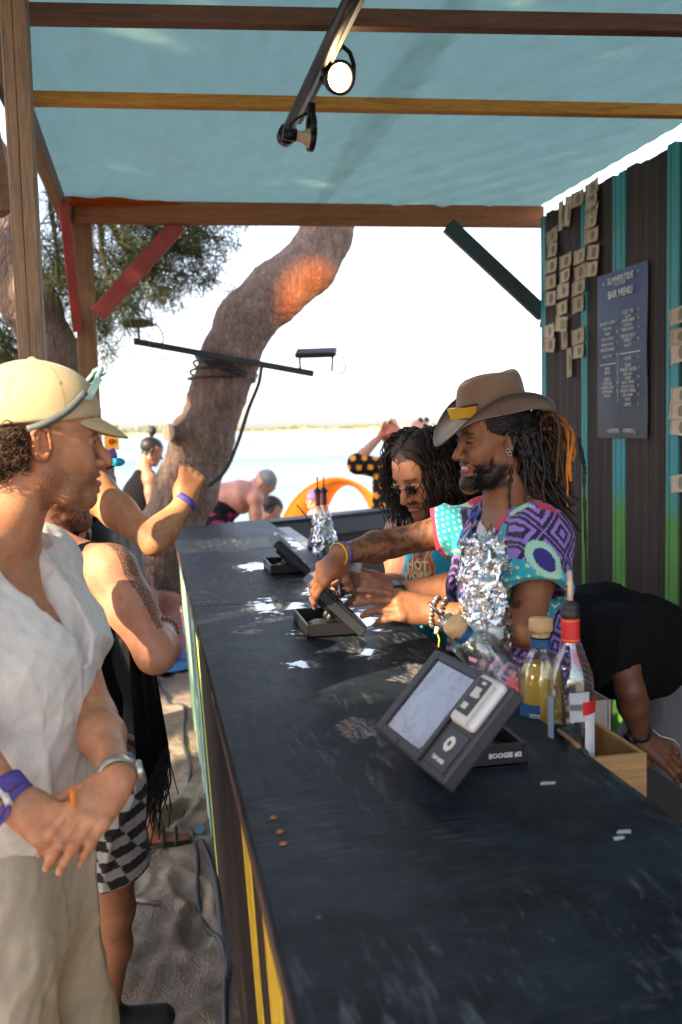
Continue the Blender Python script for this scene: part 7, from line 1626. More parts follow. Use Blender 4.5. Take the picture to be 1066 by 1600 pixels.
ptext('SUMMERTIDE', .5, .945, .042, bold=.0006); ptext('MUSIC & BAR', .5, .918, .018); ptext('BAR MENU', .5, .862, .048, bold=.0012); ptext('*', .16, .93, .04); ptext('*', .85, .945, .04)
rw = random.Random(4); words = ['HOUSE LAGER', 'PALE ALE', 'CIDER', 'GIN & TONIC', 'RUM & COLA', 'WHITE WINE', 'RED WINE', 'ROSE', 'SPRITZ', 'MOJITO', 'TEQUILA', 'VODKA SODA', 'LEMONADE', 'WATER', 'ICED TEA', 'COLA', 'GINGER BEER', 'SANGRIA', 'MARGARITA', 'SPICED RUM', 'WHISKY', 'SHOTS', 'MIXERS', 'TONIC']
k = 0
for side_, rows in ((.24, [.70, .668, .636, .604, .572, .54, .50, .425, .40, .36, .335, .31, .285, .26]), (.66, [.74, .715, .69, .665, .64, .60, .575, .545, .47, .43, .405, .38, .355, .33, .305, .28, .255, .23, .20])):
    for j, v in enumerate(rows): 
        w = words[k % len(words)]; ptext(w, side_, v, .020 if j % 5 else .024); 
        if j % 2 == 0: ptext(str(rw.choice([4, 5, 6, 7, 8, 9, 10, 12])), side_ + .20, v, .020)
        k += 1
for u, w, v in ((.25, .34, .452), (.70, .40, .502)):
    b = MB(); M = pM(u, v); b.box((0, 0, 0), (w * Wp / 2, .002, .0003), M); b.build('rule_line', INK, po)
b = MB(); b.box((0, 0, 0), (.001, .11, .0003), pM(.455, .36)); b.build('rule_line', INK, po)
ptext('~ LAKESIDE  -  CHEERS ||', .5, .045, .026)
# notes
def note_mat():
    m = Mat('banknote_paper'); g = m.co('Generated'); s = m.sep(g); o = m.n('ObjectInfo').outputs['Random']; base = m.mix(o, (.44, .32, .21), (.62, .50, .37))
    ey = m.math('POWER', m.math('ABSOLUTE', m.math('SUBTRACT', s[1], .5)), 2.0); ez = m.math('POWER', m.math('ABSOLUTE', m.math('SUBTRACT', s[2], .5)), 2.0); r = m.math('ADD', m.math('MULTIPLY', ey, 3.2), ez)
    oval = m.ramp(r, [(.075, .75), (.10, 0)]); bord = m.ramp(m.math('MAXIMUM', m.math('ABSOLUTE', m.math('SUBTRACT', s[1], .5)), m.math('ABSOLUTE', m.math('SUBTRACT', s[2], .5))), [(.40, 0), (.41, .5), (.45, .5), (.46, 0)])
    pr = m.math('MAXIMUM', oval, bord); pr = m.math('MAXIMUM', pr, m.ramp(m.noise(g, 22, 3), [(.52, 0), (.62, .4)])); col = m.mix(pr, base, (.10, .11, .08)); m.set(color=col, rough=.85, normal=m.bump(m.noise(m.co(), 40, 2), .4, .003)); return m.m
NOTE = note_mat()
notes = [(145, 545, 10), (188, 520, 10), (247, 440, 0), (338, 375, 0), (335, 445, 0), (337, 510, 0), (335, 570, 0), (337, 670, 0), (85, 675, 1), (90, 760, 1), (85, 860, 1), (77, 960, 1), (75, 1065, 1), (172, 830, 2), (262, 800, 2), (345, 775, 2), (172, 920, 3), (260, 900, 3), (340, 880, 3), (158, 1015, 4), (258, 995, 4), (148, 1125, 5), (250, 1100, 5), (150, 1225, 6), (165, 1290, 16), (70, 1270, 6), (75, 1355, 6), (250, 1300, 7), (253, 1395, 7), (195, 1465, 10), (888, 1165, 8), (888, 1300, 8), (888, 1400, 8)]
notes = [((x / 4 + 840), (y / 4 + 200), k) for x, y, k in notes] + [(1063, 617, 8), (1063, 642, 8), (1063, 668, 8), (1062, 755, 9)]
rn = random.Random(12)
desc = {0: 'in the tan cluster under the roof corner', 1: 'in the column nearest the wall end', 2: 'in the upper middle row of the cluster', 3: 'in the second row below the roof corner cluster', 4: 'just under the two middle rows', 5: 'in the gap beside the far teal stripe', 6: 'low in the cluster at the wall end', 7: 'at the bottom of the far teal stripe', 8: 'at the right edge beside the near teal stripe', 9: 'lowest and alone at the right edge', 10: 'hanging upright by its short edge', 16: 'long one hanging upright low in the cluster'}
cond = ['creased', 'curled', 'flat', 'crumpled', 'faded', 'sagging', 'dog eared', 'folded', 'worn', 'tilted', 'browned', 'pale']
for i, (x, y, k) in enumerate(notes):
    q = atx(x, y, WX - .04); up_ = k in (10, 16); w, h = (.066, .15) if up_ else (.150, .066 + .016 * rn.random()); 
    if k not in (8, 9, 10, 16): w *= .9
    V, Q = [], []; a0 = rn.uniform(-.16, .16); cu = rn.uniform(.002, .011); ph = rn.uniform(0, 3); n, m = 8, 6; cn = rn.choice([-1, 1])
    for kk in range(2):
        for ii_ in range(n + 1):
            for jj_ in range(m + 1):
                s_, t = ii_ / n - .5, jj_ / m - .5; yy, zz = s_ * w, t * h; dx = -cu * (abs(s_ * 2) ** 2 * (1 if cn * s_ > 0 else .3) + max(0, -t * 2) ** 2 * .7) - .003 * math.sin(s_ * 12 + ph) - kk * .0006
                V.append((dx, yy * math.cos(a0) - zz * math.sin(a0), yy * math.sin(a0) + zz * math.cos(a0)))
    S_ = (n + 1) * (m + 1)
    for ii_ in range(n):
        for jj_ in range(m): qd = [ii_ * (m + 1) + jj_, (ii_ + 1) * (m + 1) + jj_, (ii_ + 1) * (m + 1) + jj_ + 1, ii_ * (m + 1) + jj_ + 1]; Q.append(qd); Q.append([x_ + S_ for x_ in qd[::-1]])
    o = link('banknote', mesh_np('banknote', V, Q), NOTE); o.location = (WX - .030 - rn.uniform(0, .003), q.y, q.z)
    same = [j for j, t in enumerate(notes) if t[2] == k]; rank = same.index(i); od = ['first', 'second', 'third', 'fourth', 'fifth', 'sixth', 'seventh'][rank]
    order = '' if len(same) == 1 else (f', {od} from the top' if k in (0, 1, 4, 5, 6, 7, 8, 10) else f', {od} from the left')
    tag(o, f'{cond[i % 12]} banknote {desc[k]}{order}', 'banknote', 'banknotes pinned to the board wall')
# scrap caught on the wall corner
b = MB(); q = aty(850, 498, 5.12); b.add([q + Vector(v) for v in ((-.03, 0, -.05), (.03, -.01, -.04), (.04, 0, .05), (-.02, -.012, .03), (-.028, .004, -.05), (.032, -.006, -.04), (.042, .004, .05), (-.018, -.008, .03))], [(0, 1, 2, 3), (7, 6, 5, 4), (0, 4, 5, 1), (1, 5, 6, 2), (2, 6, 7, 3), (3, 7, 4, 0)])
tag(b.build('paper_scrap', simple('grey_paper', (.4, .38, .35), .8)), 'torn pale scrap where the dark brace meets the wall corner', 'scrap')

# ------------------------------------------------------------------ payment terminals
SHELL = simple('anthracite_plastic', (.028, .031, .038), .5, var=.2, scale=200, bump=.12, bscale=700); SHELL2 = simple('black_plastic', (.010, .010, .011), .42, var=.3); WPL = simple('white_plastic', (.62, .62, .60), .4, var=.08)
SCR = Mat('screen_glass'); SCR.set(color=(.02, .022, .024), rough=.06, spec=.9, coat=1, coatr=.03)
def smudged():
    m = Mat('smudged_screen'); p = m.co(); n = m.noise(p, 14, 6, .7, 1.5); n2 = m.noise(p, 5, 3); m.set(color=m.mix(m.ramp(n, [(.4, 0), (.7, .35)]), (.05, .055, .055), (.18, .22, .22)), rough=m.ramp(n, [(.38, .04), (.62, .38)]), spec=1, coat=1, coatr=.04); return m.m
SMUD = smudged()
def terminal(label, L, xd, yd, full, base_c, base_h, flip):
    t = thing('payment_terminal', label, 'payment terminal', base_c, 0, 'payment terminals on the bar'); xd, yd = Vector(xd).normalized(), Vector(yd).normalized(); yd = (yd - xd * yd.dot(xd)).normalized(); zd = xd.cross(yd)
    M = Matrix(((xd.x, yd.x, zd.x, L.x), (xd.y, yd.y, zd.y, L.y), (xd.z, yd.z, zd.z, L.z), (0, 0, 0, 1))); w, h = .279, .178
    b = MB(); b.box((w / 2, h / 2, -.014), (w / 2, h / 2, .014), M, .005)
    sh_ = b.build('housing', SHELL, t)
    # raised bezel round the screen
    x0, x1, z0, z1 = .030, .180, .020, .160
    for c_, hh in (((.0 + x0 / 2 + .003, h / 2, .0025), (x0 / 2 - .003, h / 2 - .004, .0025)), (((x1 + w) / 2 - .045, h / 2, .0025), (.006, h / 2 - .004, .0025)), (((x0 + x1) / 2, z0 / 2 + .002, .0025), ((x1 - x0) / 2, z0 / 2 - .002, .0025)), (((x0 + x1) / 2, (z1 + h) / 2 - .002, .0025), ((x1 - x0) / 2, (h - z1) / 2 - .002, .0025))):
        b = MB(); b.box(c_, hh, M, .0015); b.build('bezel', SHELL, t)
    b = MB(); b.box(((x0 + x1) / 2, (z0 + z1) / 2, .0006), ((x1 - x0) / 2, (z1 - z0) / 2, .0006), M); b.build('screen', SMUD if full else SCR.m, t)
    b = MB(); b.box((.235, .130, .006), (.036, .044, .009), M, .008); rd = b.build('card_reader', WPL, t)
    b = MB(); b.box((.228, .134, .0158), (.020, .032, .0006), M, .0005); sub(link('reader_label', b.mesh('reader_label'), SHELL, None), rd) if False else b.build('reader_label', SHELL, t)
    b = MB(); b.box((.262, .126, .0152), (.0035, .036, .0015), M, .001); b.build('reader_slot', simple('light_grey_plastic', (.42, .42, .41), .4), t)
    for c_, hh in (((.228, .141, .0168), (.010, .009, .0004)), ((.240, .1365, .0168), (.004, .003, .0004)), ((.224, .115, .0168), (.008, .0055, .0004)), ((.232, .159, .0168), (.006, .0025, .0004))):
        b = MB(); b.box(c_, hh, M, .0003); b.build('icon', INK, t)
    b = MB(); b.box((.236, .046, .0015), (.034, .034, .0015), M, .001); b.build('side_panel', SHELL, t)
    oc = [(.013 * math.cos(a) * (1 if i % 2 else 1.06), .013 * math.sin(a) * (1 if i % 2 else 1.06)) for i, a in enumerate(np.linspace(PI / 8, 2 * PI + PI / 8, 8, endpoint=False))]
    b = MB(); b.prism(oc, .0006, M @ Matrix.Translation((.236, .055, .0032))); b.build('tap_symbol', INK, t)
    b = MB(); b.box((.236, .0555, .0041), (.004, .004, .0003), M); b.build('tap_symbol', SHELL, t)
    text_mesh('lettering', 'TAP HERE', .009, M @ Matrix.Translation((.236, .026, .0034)), INK, t, .0003, .0003)
    text_mesh('logo', 'till', .012, M @ Matrix.Translation((.105, .010, .0052)), simple('dark_print', (.01, .01, .012), .5), t, .0003, .0003)
    # stand and tray
    c_ = Vector(base_c); hx, hy = base_h; zb_ = 1.0805
    for cc, hh in (((c_.x, c_.y, zb_ + .004), (hx, hy, .004)), ((c_.x - hx + .004, c_.y, zb_ + .020), (.004, hy, .019)), ((c_.x + hx - .004, c_.y, zb_ + .020), (.004, hy, .019)), ((c_.x, c_.y - hy + .004, zb_ + .020), (hx - .008, .004, .019)), ((c_.x, c_.y + hy - .004, zb_ + .020), (hx - .008, .004, .019))):
        b = MB(); b.box(cc, hh, None, .0015); b.build('tray_panel', SHELL2, t)
    bk = M @ Vector((w / 2, h * .45, -.028)); ft = c_ + Vector((flip * hx * .55, 0, .03)); ft.z = zb_ + .02
    for s_ in (-.03, .03): b = MB(); dv = xd * s_; b.tube(spline([bk + dv, bk + dv - zd * .02 - UP * .01, ft.lerp(bk, .4) + dv - zd * .012, ft + dv], 5), .0075, 8, flat=1.6); b.build('stand_arm', SHELL2, t)
    b = MB(); b.box((w / 2, h / 2, -.034), (w * .36, h * .34, .006), M, .003); b.build('back_plate', SHELL2, t)
    b = MB(); b.lathe([(.0001, .018), (.02, .018), (.034, .012), (.038, .003), (.036, .0)], Matrix.Translation((c_.x - flip * hx * .25, c_.y - hy * .1, zb_ + .009)) @ Matrix.Diagonal((.9, 1.4, 1, 1)), 22); b.build('puck_reader', SHELL, t)
    return t, M
Lp, Bp, Tp = atz(584, 1139, 1.13), atz(688, 1225, 1.13), None
t1_, M1_ = terminal('nearest payment terminal with white card reader facing left', Lp, Bp - Lp, Vector((.121, .014, .129)), True, (.515, 1.545, 1.08), (.085, .07), -1)
text_mesh('lettering', 'BOOGIE #2', .0115, Matrix(((1, 0, 0, .560), (0, 0, -1, 1.4744), (0, 1, 0, 1.1015), (0, 0, 0, 1))), INK, t1_, .0002, .0003)
terminal('middle payment terminal being touched by the bartender in the hat', Vector((.565, 2.52, 1.10)), (0.05, 1, 0), (-.62, 0, .60), False, (.475, 2.67, 1.08), (.075, .125), 1)
terminal('farthest payment terminal near the inner bar corner', Vector((.60, 3.66, 1.10)), (.05, 1, 0), (-.62, 0, .60), False, (.525, 3.86, 1.08), (.075, .125), 1)

# ------------------------------------------------------------------ crate, bottles, cups
def thin_glass(name, c=(.96, .98, .975), rough=.03, base=.06, bs=0, bst=.3):
    m = Mat(name); gl = m.n('BsdfGlossy'); gl.inputs['Roughness'].default_value = rough; tr = m.n('BsdfTransparent'); tr.inputs[0].default_value = (*c, 1); lw = m.n('LayerWeight'); lw.inputs[0].default_value = .35
    if bs: nb = m.bump(m.noise(m.co(), bs, 4, .65), bst, .01); m.put(gl.inputs['Normal'], nb); m.put(lw.inputs['Normal'], nb)
    mx = m.n('MixShader'); m.put(mx.inputs[0], m.ramp(lw.outputs['Facing'], [(.0, base), (.45, base * 2.6), (.8, .55), (1, .95)])); m.L.new(tr.outputs[0], mx.inputs[1]); m.L.new(gl.outputs[0], mx.inputs[2]); m.L.new(mx.outputs[0], m.out.inputs[0]); return m.m
def glass_mat(name, c=(1, 1, 1), rough=.01, ior=1.45):
    m = Mat(name); m.set(color=c, rough=rough, trans=1, ior=ior, normal=m.bump(m.noise(m.co(), 18, 2), .06, .004)); return m.m
GLASS = thin_glass('clear_glass', (.97, .985, .98), .03, .09); LIQ = glass_mat('clear_spirit', (.98, .99, 1), 0, 1.33)
YLQ = Mat('yellow_liquid'); YLQ.set(color=(1, .62, .10), rough=.25, trans=.0, ior=1.34); _t = YLQ.n('BsdfTranslucent'); _t.inputs[0].default_value = (.98, .72, .15, 1); _x = YLQ.n('MixShader'); _x.inputs[0].default_value = .12; YLQ.L.new(YLQ.b.outputs[0], _x.inputs[1]); YLQ.L.new(_t.outputs[0], _x.inputs[2]); YLQ.L.new(_x.outputs[0], YLQ.out.inputs[0]); YLQ = YLQ.m
PLY = wood('pale_crate_wood', (.50, .27, .10), .7, axis=0, scale=1.4, rough=.6)
CK = simple('cork', (.62, .40, .20), .8, var=.2, scale=60, bump=.3); BLL2 = simple('blue_label', (.015, .10, .24), .5, var=.3, scale=80); WLB = simple('white_label', (.62, .62, .64), .55, var=.1); RED = simple('red_label', (.55, .02, .02), .45); BRZ = simple('dark_steel', (.25, .25, .26), .3, .9); PINKW = simple('pinkish_tube', (.62, .42, .34), .5)
bpy.data.objects['side_shelf'].location.z += .018
cr = thing('wooden_crate', 'pale wooden crate of bottles beside the near bar edge', 'crate', (.785, 1.66, .96)); x0, x1, y0_, y1_, z0_, z1_ = .728, .845, 1.525, 1.86, .961, 1.062
pv_x, pv_y = atd(892, 1100, 1.755)[:2]
def crate_board(c_, h_): b = MB(); b.box(c_, h_, None, .0015); return b.build('board', PLY, cr)
crate_board(((x0 + x1) / 2, y0_ + .005, (z0_ + z1_) / 2), ((x1 - x0) / 2, .005, (z1_ - z0_) / 2)); crate_board(((x0 + x1) / 2, y1_ - .005, (z0_ + z1_) / 2), ((x1 - x0) / 2, .005, (z1_ - z0_) / 2))
crate_board((x0 + .005, (y0_ + y1_) / 2, (z0_ + z1_) / 2), (.005, (y1_ - y0_) / 2 - .0102, (z1_ - z0_) / 2)); crate_board((x1 - .005, (y0_ + y1_) / 2, (z0_ + z1_) / 2), (.005, (y1_ - y0_) / 2 - .0102, (z1_ - z0_) / 2)); b = MB(); b.box((pv_x, pv_y, .9805), (.04, .04, .0105)); b.build('base_block', PLY, cr)
crate_board(((x0 + x1) / 2, (y0_ + y1_) / 2, z0_ + .004), ((x1 - x0) / 2 - .0102, (y1_ - y0_) / 2 - .0102, .004))
def bottle(name, label, M, prof, th=.003, liquid=None, lm=None, group=None):
    t = thing(name, label, 'bottle', M.translation, 0, group); inn = [(max(r - th, .0005), z + (th if i == 0 else 0)) for i, (r, z) in enumerate(prof)]; b = MB(); b.lathe([(.0005, prof[0][1])] + prof + inn[::-1] + [(.0005, prof[0][1] + th)], M, 40); b.build('glass', GLASS, t)
    if liquid:
        b = MB(); pr = [(max(r - th - .0006, .0005), z) for r, z in prof if z <= liquid]; rl = np.interp(liquid, [z for r, z in prof], [r for r, z in prof]) - th - .0006; b.lathe([(.0005, th + .0012)] + [(r, max(z, th + .0012)) for r, z in pr] + [(rl, liquid), (.0005, liquid)], M, 40); b.build('liquid', lm or LIQ, t)
    return t
def band(name, M, r, z0, z1, mat, par, a0=0, a1=2 * PI, th=.0012, n=28, prof=None):
    b = MB(); rf = (lambda z: np.interp(z, [q[1] for q in prof], [q[0] for q in prof])) if prof else (lambda z: r); V = []; zs = np.linspace(z0, z1, 8 if prof else 2)
    nn = int(n * (a1 - a0) / (2 * PI)) + 2; vs = [M @ Vector(((rf(z) + th) * math.cos(a), (rf(z) + th) * math.sin(a), z)) for z in zs for a in np.linspace(a0, a1, nn)]; m_ = len(zs)
    b.add(vs, [(i * nn + k, i * nn + k + 1, (i + 1) * nn + k + 1, (i + 1) * nn + k) for i in range(m_ - 1) for k in range(nn - 1)], True); return b.build(name, mat, par)
# vodka-type bottle with red neck
vp = [(.036, 0), (.040, .003), (.0415, .012), (.0415, .185), (.040, .203), (.033, .224), (.021, .243), (.0165, .256), (.0155, .268), (.0152, .300), (.016, .306)]
pv = atd(892, 1100, 1.755); Mv = Matrix.Translation((pv.x, pv.y, .992)); vb = bottle('spirit_bottle', 'clear spirit bottle with red neck label and a pale pourer standing in the crate', Mv, vp, .003, .108, LIQ)
band('neck_label', Mv, .0156, .262, .306, RED, vb); band('neck_label_band', Mv, .0158, .266, .2675, simple('gold_line', (.6, .3, .08), .4), vb); band('neck_label_band', Mv, .0158, .301, .3025, simple('gold_line', (.6, .3, .08), .4), vb)
ca = math.atan2(-pv.y, -pv.x); band('side_label', Mv, .0418, .03, .165, simple('pale_blue_label', (.35, .42, .55), .5, var=.4, scale=300), vb, ca - 1.25, ca - .78); band('back_label', Mv, .0418, .02, .155, WLB, vb, ca + .62, ca + 1.35); band('upper_label', Mv, .0418, .125, .178, simple('silver_label', (.45, .47, .5), .4), vb, ca - .05, ca + .85); band('red_banner', Mv, .0425, .136, .160, RED, vb, ca + .50, ca + 1.6); band('dark_stripe', Mv, .0424, .146, .157, simple('grey_stripe', (.12, .12, .13), .5), vb, ca - .03, ca + .48)
def around(Mb, R, ac, z): return lambda c: Vector(((R) * math.cos(ac + c.x / R), (R) * math.sin(ac + c.x / R), z + c.y))
def round_text(s, size, Mb, R, ac, z, mat, par, bold=.0003):
    f_ = around(Mb, R, ac, z); return text_mesh('lettering', s, size, Mb, mat, par, .0001, bold, 1, lambda c: f_(c) )
round_text('SMIRNOFF', .017, Mv, .0432, ca + 1.17, .148, INK, vb, .0006); round_text('VODKA', .008, Mv, .0164, ca, .294, simple('gold_print', (.7, .4, .1), .4), vb, .0002); round_text('PREMIUM', .006, Mv, .0164, ca, .270, simple('gold_print', (.7, .4, .1), .4), vb, .0002)
b = MB(); b.lathe([(.0155, .306), (.017, .308), (.017, .318), (.0155, .319), (.0165, .322), (.0165, .330), (.012, .334), (.006, .338), (.0005, .338)], Mv, 24); b.build('pourer_cap', BLKM, vb)
b = MB(); b.tube([Mv @ Vector((0, 0, .334)), Mv @ Vector((.0, 0, .362)), Mv @ Vector((-.001, .001, .392))], [.0055, .0048, .0042], 10); b.build('pourer_spout', PINKW, vb)
# squat corked bottle of yellow juice
sp_ = [(.034, 0), (.041, .004), (.044, .016), (.0445, .150), (.043, .185), (.037, .212), (.026, .230), (.0195, .239), (.0185, .262), (.020, .266)]
pt = atd(846, 1080, 1.90); Mq_ = Matrix.Translation((pt.x, pt.y, .970)); tb_ = bottle('corked_bottle', 'squat bottle of cloudy yellow juice with a wide cork and blue label', Mq_, sp_, .003, .208, YLQ)
ct = math.atan2(-pt.y, -pt.x); band('neck_label', Mq_, .0190, .241, .259, BLL2, tb_); band('front_label', Mq_, .0447, .075, .135, BLL2, tb_, ct - 1.1, ct - .05); band('barcode', Mq_, .0454, .082, .118, WLB, tb_, ct - .50, ct - .06)
for i in range(9): band('barcode_line', Mq_, .0461, .088, .116, simple('bar_ink', (.02, .02, .03), .6) if i == 0 else bpy.data.materials['bar_ink'], tb_, ct - .46 + i * .042, ct - .46 + i * .042 + (.012 if i % 3 else .022))
b = MB(); b.lathe([(.017, .262), (.018, .266), (.018, .272), (.0215, .273), (.0235, .277), (.0235, .295), (.0215, .299), (.0005, .2995)], Mq_, 28); b.build('cork', CK, tb_)
# steel bin behind the edge with leaning bottles
bn = thing('steel_bin', 'open steel bin behind the bar edge holding leaning bottles', 'bin', (.86, 2.13, .96)); STB = simple('bin_steel', (.3, .3, .31), .35, .8)
for c_, h_ in (((.86, 1.905, 1.0), (.10, .003, .045)), ((.86, 2.36, 1.0), (.10, .003, .045)), ((.757, 2.13, 1.0), (.003, .23, .045)), ((.963, 2.13, 1.0), (.003, .23, .045)), ((.86, 2.13, .957), (.10, .225, .003))): b = MB(); b.box(c_, h_); b.build('side', STB, bn)
b = MB(); b.box((.86, 2.13, .47), (.02, .02, .483)); b.build('leg', STB, bn)
def axisM(base, tip): z = (Vector(tip) - Vector(base)).normalized(); return Matrix.Translation(base) @ z.to_track_quat('Z', 'Y').to_matrix().to_4x4()
Mb1 = axisM(atd(822, 1086, 1.98), atd(738, 1004, 1.93)); sp2 = [(r, z * .80) for r, z in sp_]; b1 = bottle('corked_bottle', 'empty squat bottle leaning left with its cork up', Mb1, sp2, .003)
band('neck_label', Mb1, .0190, .193, .207, BLL2, b1); b = MB(); b.lathe([(.017, .208), (.0225, .212), (.0235, .216), (.0235, .232), (.0215, .236), (.0005, .2365)], Mb1, 28); b.build('cork', CK, b1)
Mb2 = axisM(atd(800, 1066, 2.10), atd(718, 990, 2.05)); sp3 = [(r * .9, z * .8) for r, z in sp_]; b2 = bottle('pourer_bottle', 'blue necked bottle leaning left with a steel pourer', Mb2, sp3, .003); band('neck_label', Mb2, .0168, .190, .215, BLL2, b2)
b = MB(); b.lathe([(.016, .213), (.020, .214), (.020, .219), (.010, .224), (.0005, .225)], Mb2, 20); b.cyl(Mb2 @ Vector((0, 0, .222)), Mb2 @ Vector((0, .004, .272)), .0042, 10); b.build('pourer', BRZ, b2)
Mb3 = Matrix.Translation(atd(776, 1090, 2.03)); jp = [(.03, -.06), (.047, -.055), (.05, -.04), (.05, .04), (.044, .07), (.028, .10), (.018, .115), (.015, .12), (.015, .135)]
PLA = thin_glass('clear_plastic', (.90, .93, .94), .12, .14, 40, .5)
jg = thing('plastic_bottle', 'clear plastic bottle with white cap between the leaning bottles and the bag', 'bottle', Mb3.translation); b = MB(); b.lathe([(.0005, -.06)] + jp, Mb3, 28); b.build('body', PLA, jg); b = MB(); b.lathe([(.0165, .128), (.0168, .146), (.0155, .149), (.0005, .149)], Mb3, 24); b.build('cap', simple('pale_cap', (.6, .68, .68), .4), jg)
# brush with wooden handle leaning on the crate
b = MB(); a_, c_ = atd(872, 1140, 1.62), atd(908, 1170, 1.575); e_ = atd(922, 1184, 1.56); br_ = thing('wooden_brush', 'brown wooden handled brush lying over the crate edge', 'brush', c_); b.tube([a_, a_.lerp(c_, .5), c_], [.0028, .0042, .005], 10); b.build('handle', simple('brush_handle', (.20, .09, .04), .4), br_); b = MB(); b.tube([c_, c_.lerp(e_, .5), e_], [.0052, .0056, .0025], 10); b.build('ferrule', BLKM, br_)
# crumpled clear bag at the bartender's chest
def crumple(P, d): w = wob(P, 60, 3, 6); w2 = wob(P, 115, 5, 5); return d + .022 * (np.abs(w) - .35) + .014 * (np.abs(w2) - .35)
pb0, pb1 = atd(757, 885, 2.12), atd(757, 1000, 2.10); g = Field(); g.ecap(v3(pb0), v3(pb1), v3(HR), (.050, .022), (.056, .036), k=.01); g.box((0, 0, .02), (.048, .012, .05), .012, Matrix.Translation(pb0), k=.03)
m = Mat('crinkled_clear_plastic'); gl = m.n('BsdfGlossy'); gl.inputs['Roughness'].default_value = .05; gl.inputs['Color'].default_value = (.98, .98, 1, 1); tr = m.n('BsdfTransparent'); tr.inputs[0].default_value = (.90, .92, .94, 1); fr_n = m.n('LayerWeight'); fr_n.inputs[0].default_value = .5; pass
mx = m.n('MixShader'); m.put(mx.inputs[0], m.ramp(fr_n.outputs['Facing'], [(.1, .30), (.6, .85)])); m.L.new(tr.outputs[0], mx.inputs[1]); m.L.new(gl.outputs[0], mx.inputs[2]); m.L.new(mx.outputs[0], m.out.inputs[0]); CRINK = m.m
FOIL = Mat('silver_foil'); FOIL.set(color=(.95, .94, .93), rough=.12, metal=.85); FOIL = FOIL.m
bag = thing('plastic_bag', 'crinkled clear plastic bag with silver foil hanging at the hat bartender chest', 'bag', pb0)
def flatme(o, f=False):
    o.data.polygons.foreach_set('use_smooth', [f] * len(o.data.polygons)); return o
flatme(link('bag_film', multi(g, *bbox([pb0, pb1], .12), .0075, (), crumple), CRINK, bag, inv(bag))); g = Field(); g.ecap(v3(pb0), v3(pb1), v3(HR), (.040, .020), (.044, .026), k=.01); flatme(link('foil', multi(g, *bbox([pb0, pb1], .12), .006, (), crumple), FOIL, bag, inv(bag)))
# inner shelf on the far stretch and things on it
SHG = simple('grey_shelf', (.28, .29, .30), .5, var=.3, scale=12)
b = MB(); b.box((.775, 4.75, 1.045), (.048, 1.05, .012)); b.build('inner_shelf', SHG, bar)
def cup(x, y, z, label, s=1.0, group='clear cups'):
    t = thing('plastic_cup', label, 'cup', (x, y, z), 0, group); b = MB(); pr = [(.0005, 0), (.026, 0), (.038, .105), (.0395, .107), (.0385, .108), (.037, .105), (.025, .0025), (.0005, .0025)]; b.lathe([(r * s, zz * s) for r, zz in pr], Matrix.Translation((x, y, z)), 26); b.build('cup_wall', PLA, t); return t
c1 = atz(430 + 92, 930, 1.081); q = atz(520, 925, 1.081); cup(q.x, q.y, 1.081, 'clear plastic cup standing by the tablet hand')
q = atd(545, 905, 2.62); cup(q.x, q.y, q.z - .05, 'clear plastic cup held by the curly haired bartender')
q = atd(516, 915, 2.86); cup(q.x, q.y, 1.081, 'clear plastic cup farther back on the wet bar')
ib = Vector((.772, 4.30, 1.058)); bg_ = thing('ice_bag', 'crumpled clear ice bag standing on the far inner shelf', 'bag', ib); g = Field(); g.ell((0, 0, .06), (.055, .07, .07), Matrix.Translation(ib), k=.01); g.ell((.0, .02, .14), (.04, .045, .05), Matrix.Translation(ib), k=.04); flatme(link('bag_film', multi(g, *bbox([ib], .24), .008, (), crumple), CRINK, bg_, inv(bg_)))
rr = np.random.RandomState(3); b = MB()
for i in range(60): c_ = ib + Vector((rr.uniform(-.035, .035), rr.uniform(-.045, .045), rr.uniform(.02, .10))); b.box((0, 0, 0), (.011, .011, .011), Matrix.Translation(c_) @ Quaternion(rr.normal(size=4)).normalized().to_matrix().to_4x4(), .003)
b.build('ice_cubes', glass_mat('ice', (.92, .96, 1), .08, 1.31), bg_)['kind'] = 'stuff'
rp = [(.03, 0), (.036, .01), (.036, .15), (.028, .18), (.014, .20), (.013, .25), (.014, .255)]
for i, (px_, lab) in enumerate(((498, 'left of two red necked bottles behind the ice bag'), (508, 'right of two red necked bottles behind the ice bag'))):
    q = atd(px_, 830, 5.0 + i * .05); M = Matrix.Translation((q.x, q.y, 1.058)); t = bottle('red_neck_bottle', lab, M, rp, .003, .1, LIQ, 'red necked bottles on the far shelf'); b = MB(); b.lathe([(.0148, .195), (.0152, .20), (.0152, .262), (.0005, .264)], M, 16); b.build('red_neck', simple('deep_red', (.22, .025, .015), .4), t)
    b = MB(); b.lathe([(.019, .262), (.019, .275), (.008, .285), (.004, .29), (.0035, .345), (.0005, .345)], M, 12); b.build('pourer', BLKM, t)
q = Vector((.77, 4.62, 1.058)); t = thing('squeeze_bottle', 'purple squat syrup bottle with a long thin spout on the inner shelf', 'bottle', q); b = MB(); b.lathe([(.0005, 0), (.026, .0), (.03, .02), (.026, .05), (.012, .075), (.010, .085), (.0005, .086)], Matrix.Translation(q), 18); b.build('body', simple('purple_syrup', (.08, .04, .20), .3), t); b = MB(); b.cyl(q + UP * .085, q + UP * .11, .009, 10); b.build('collar', WPL, t); b = MB(); b.tube([q + UP * .105, q + UP * .17 - HR * .03, q + UP * .225 - HR * .075], .0035, 6); b.build('spout', BLKM, t)
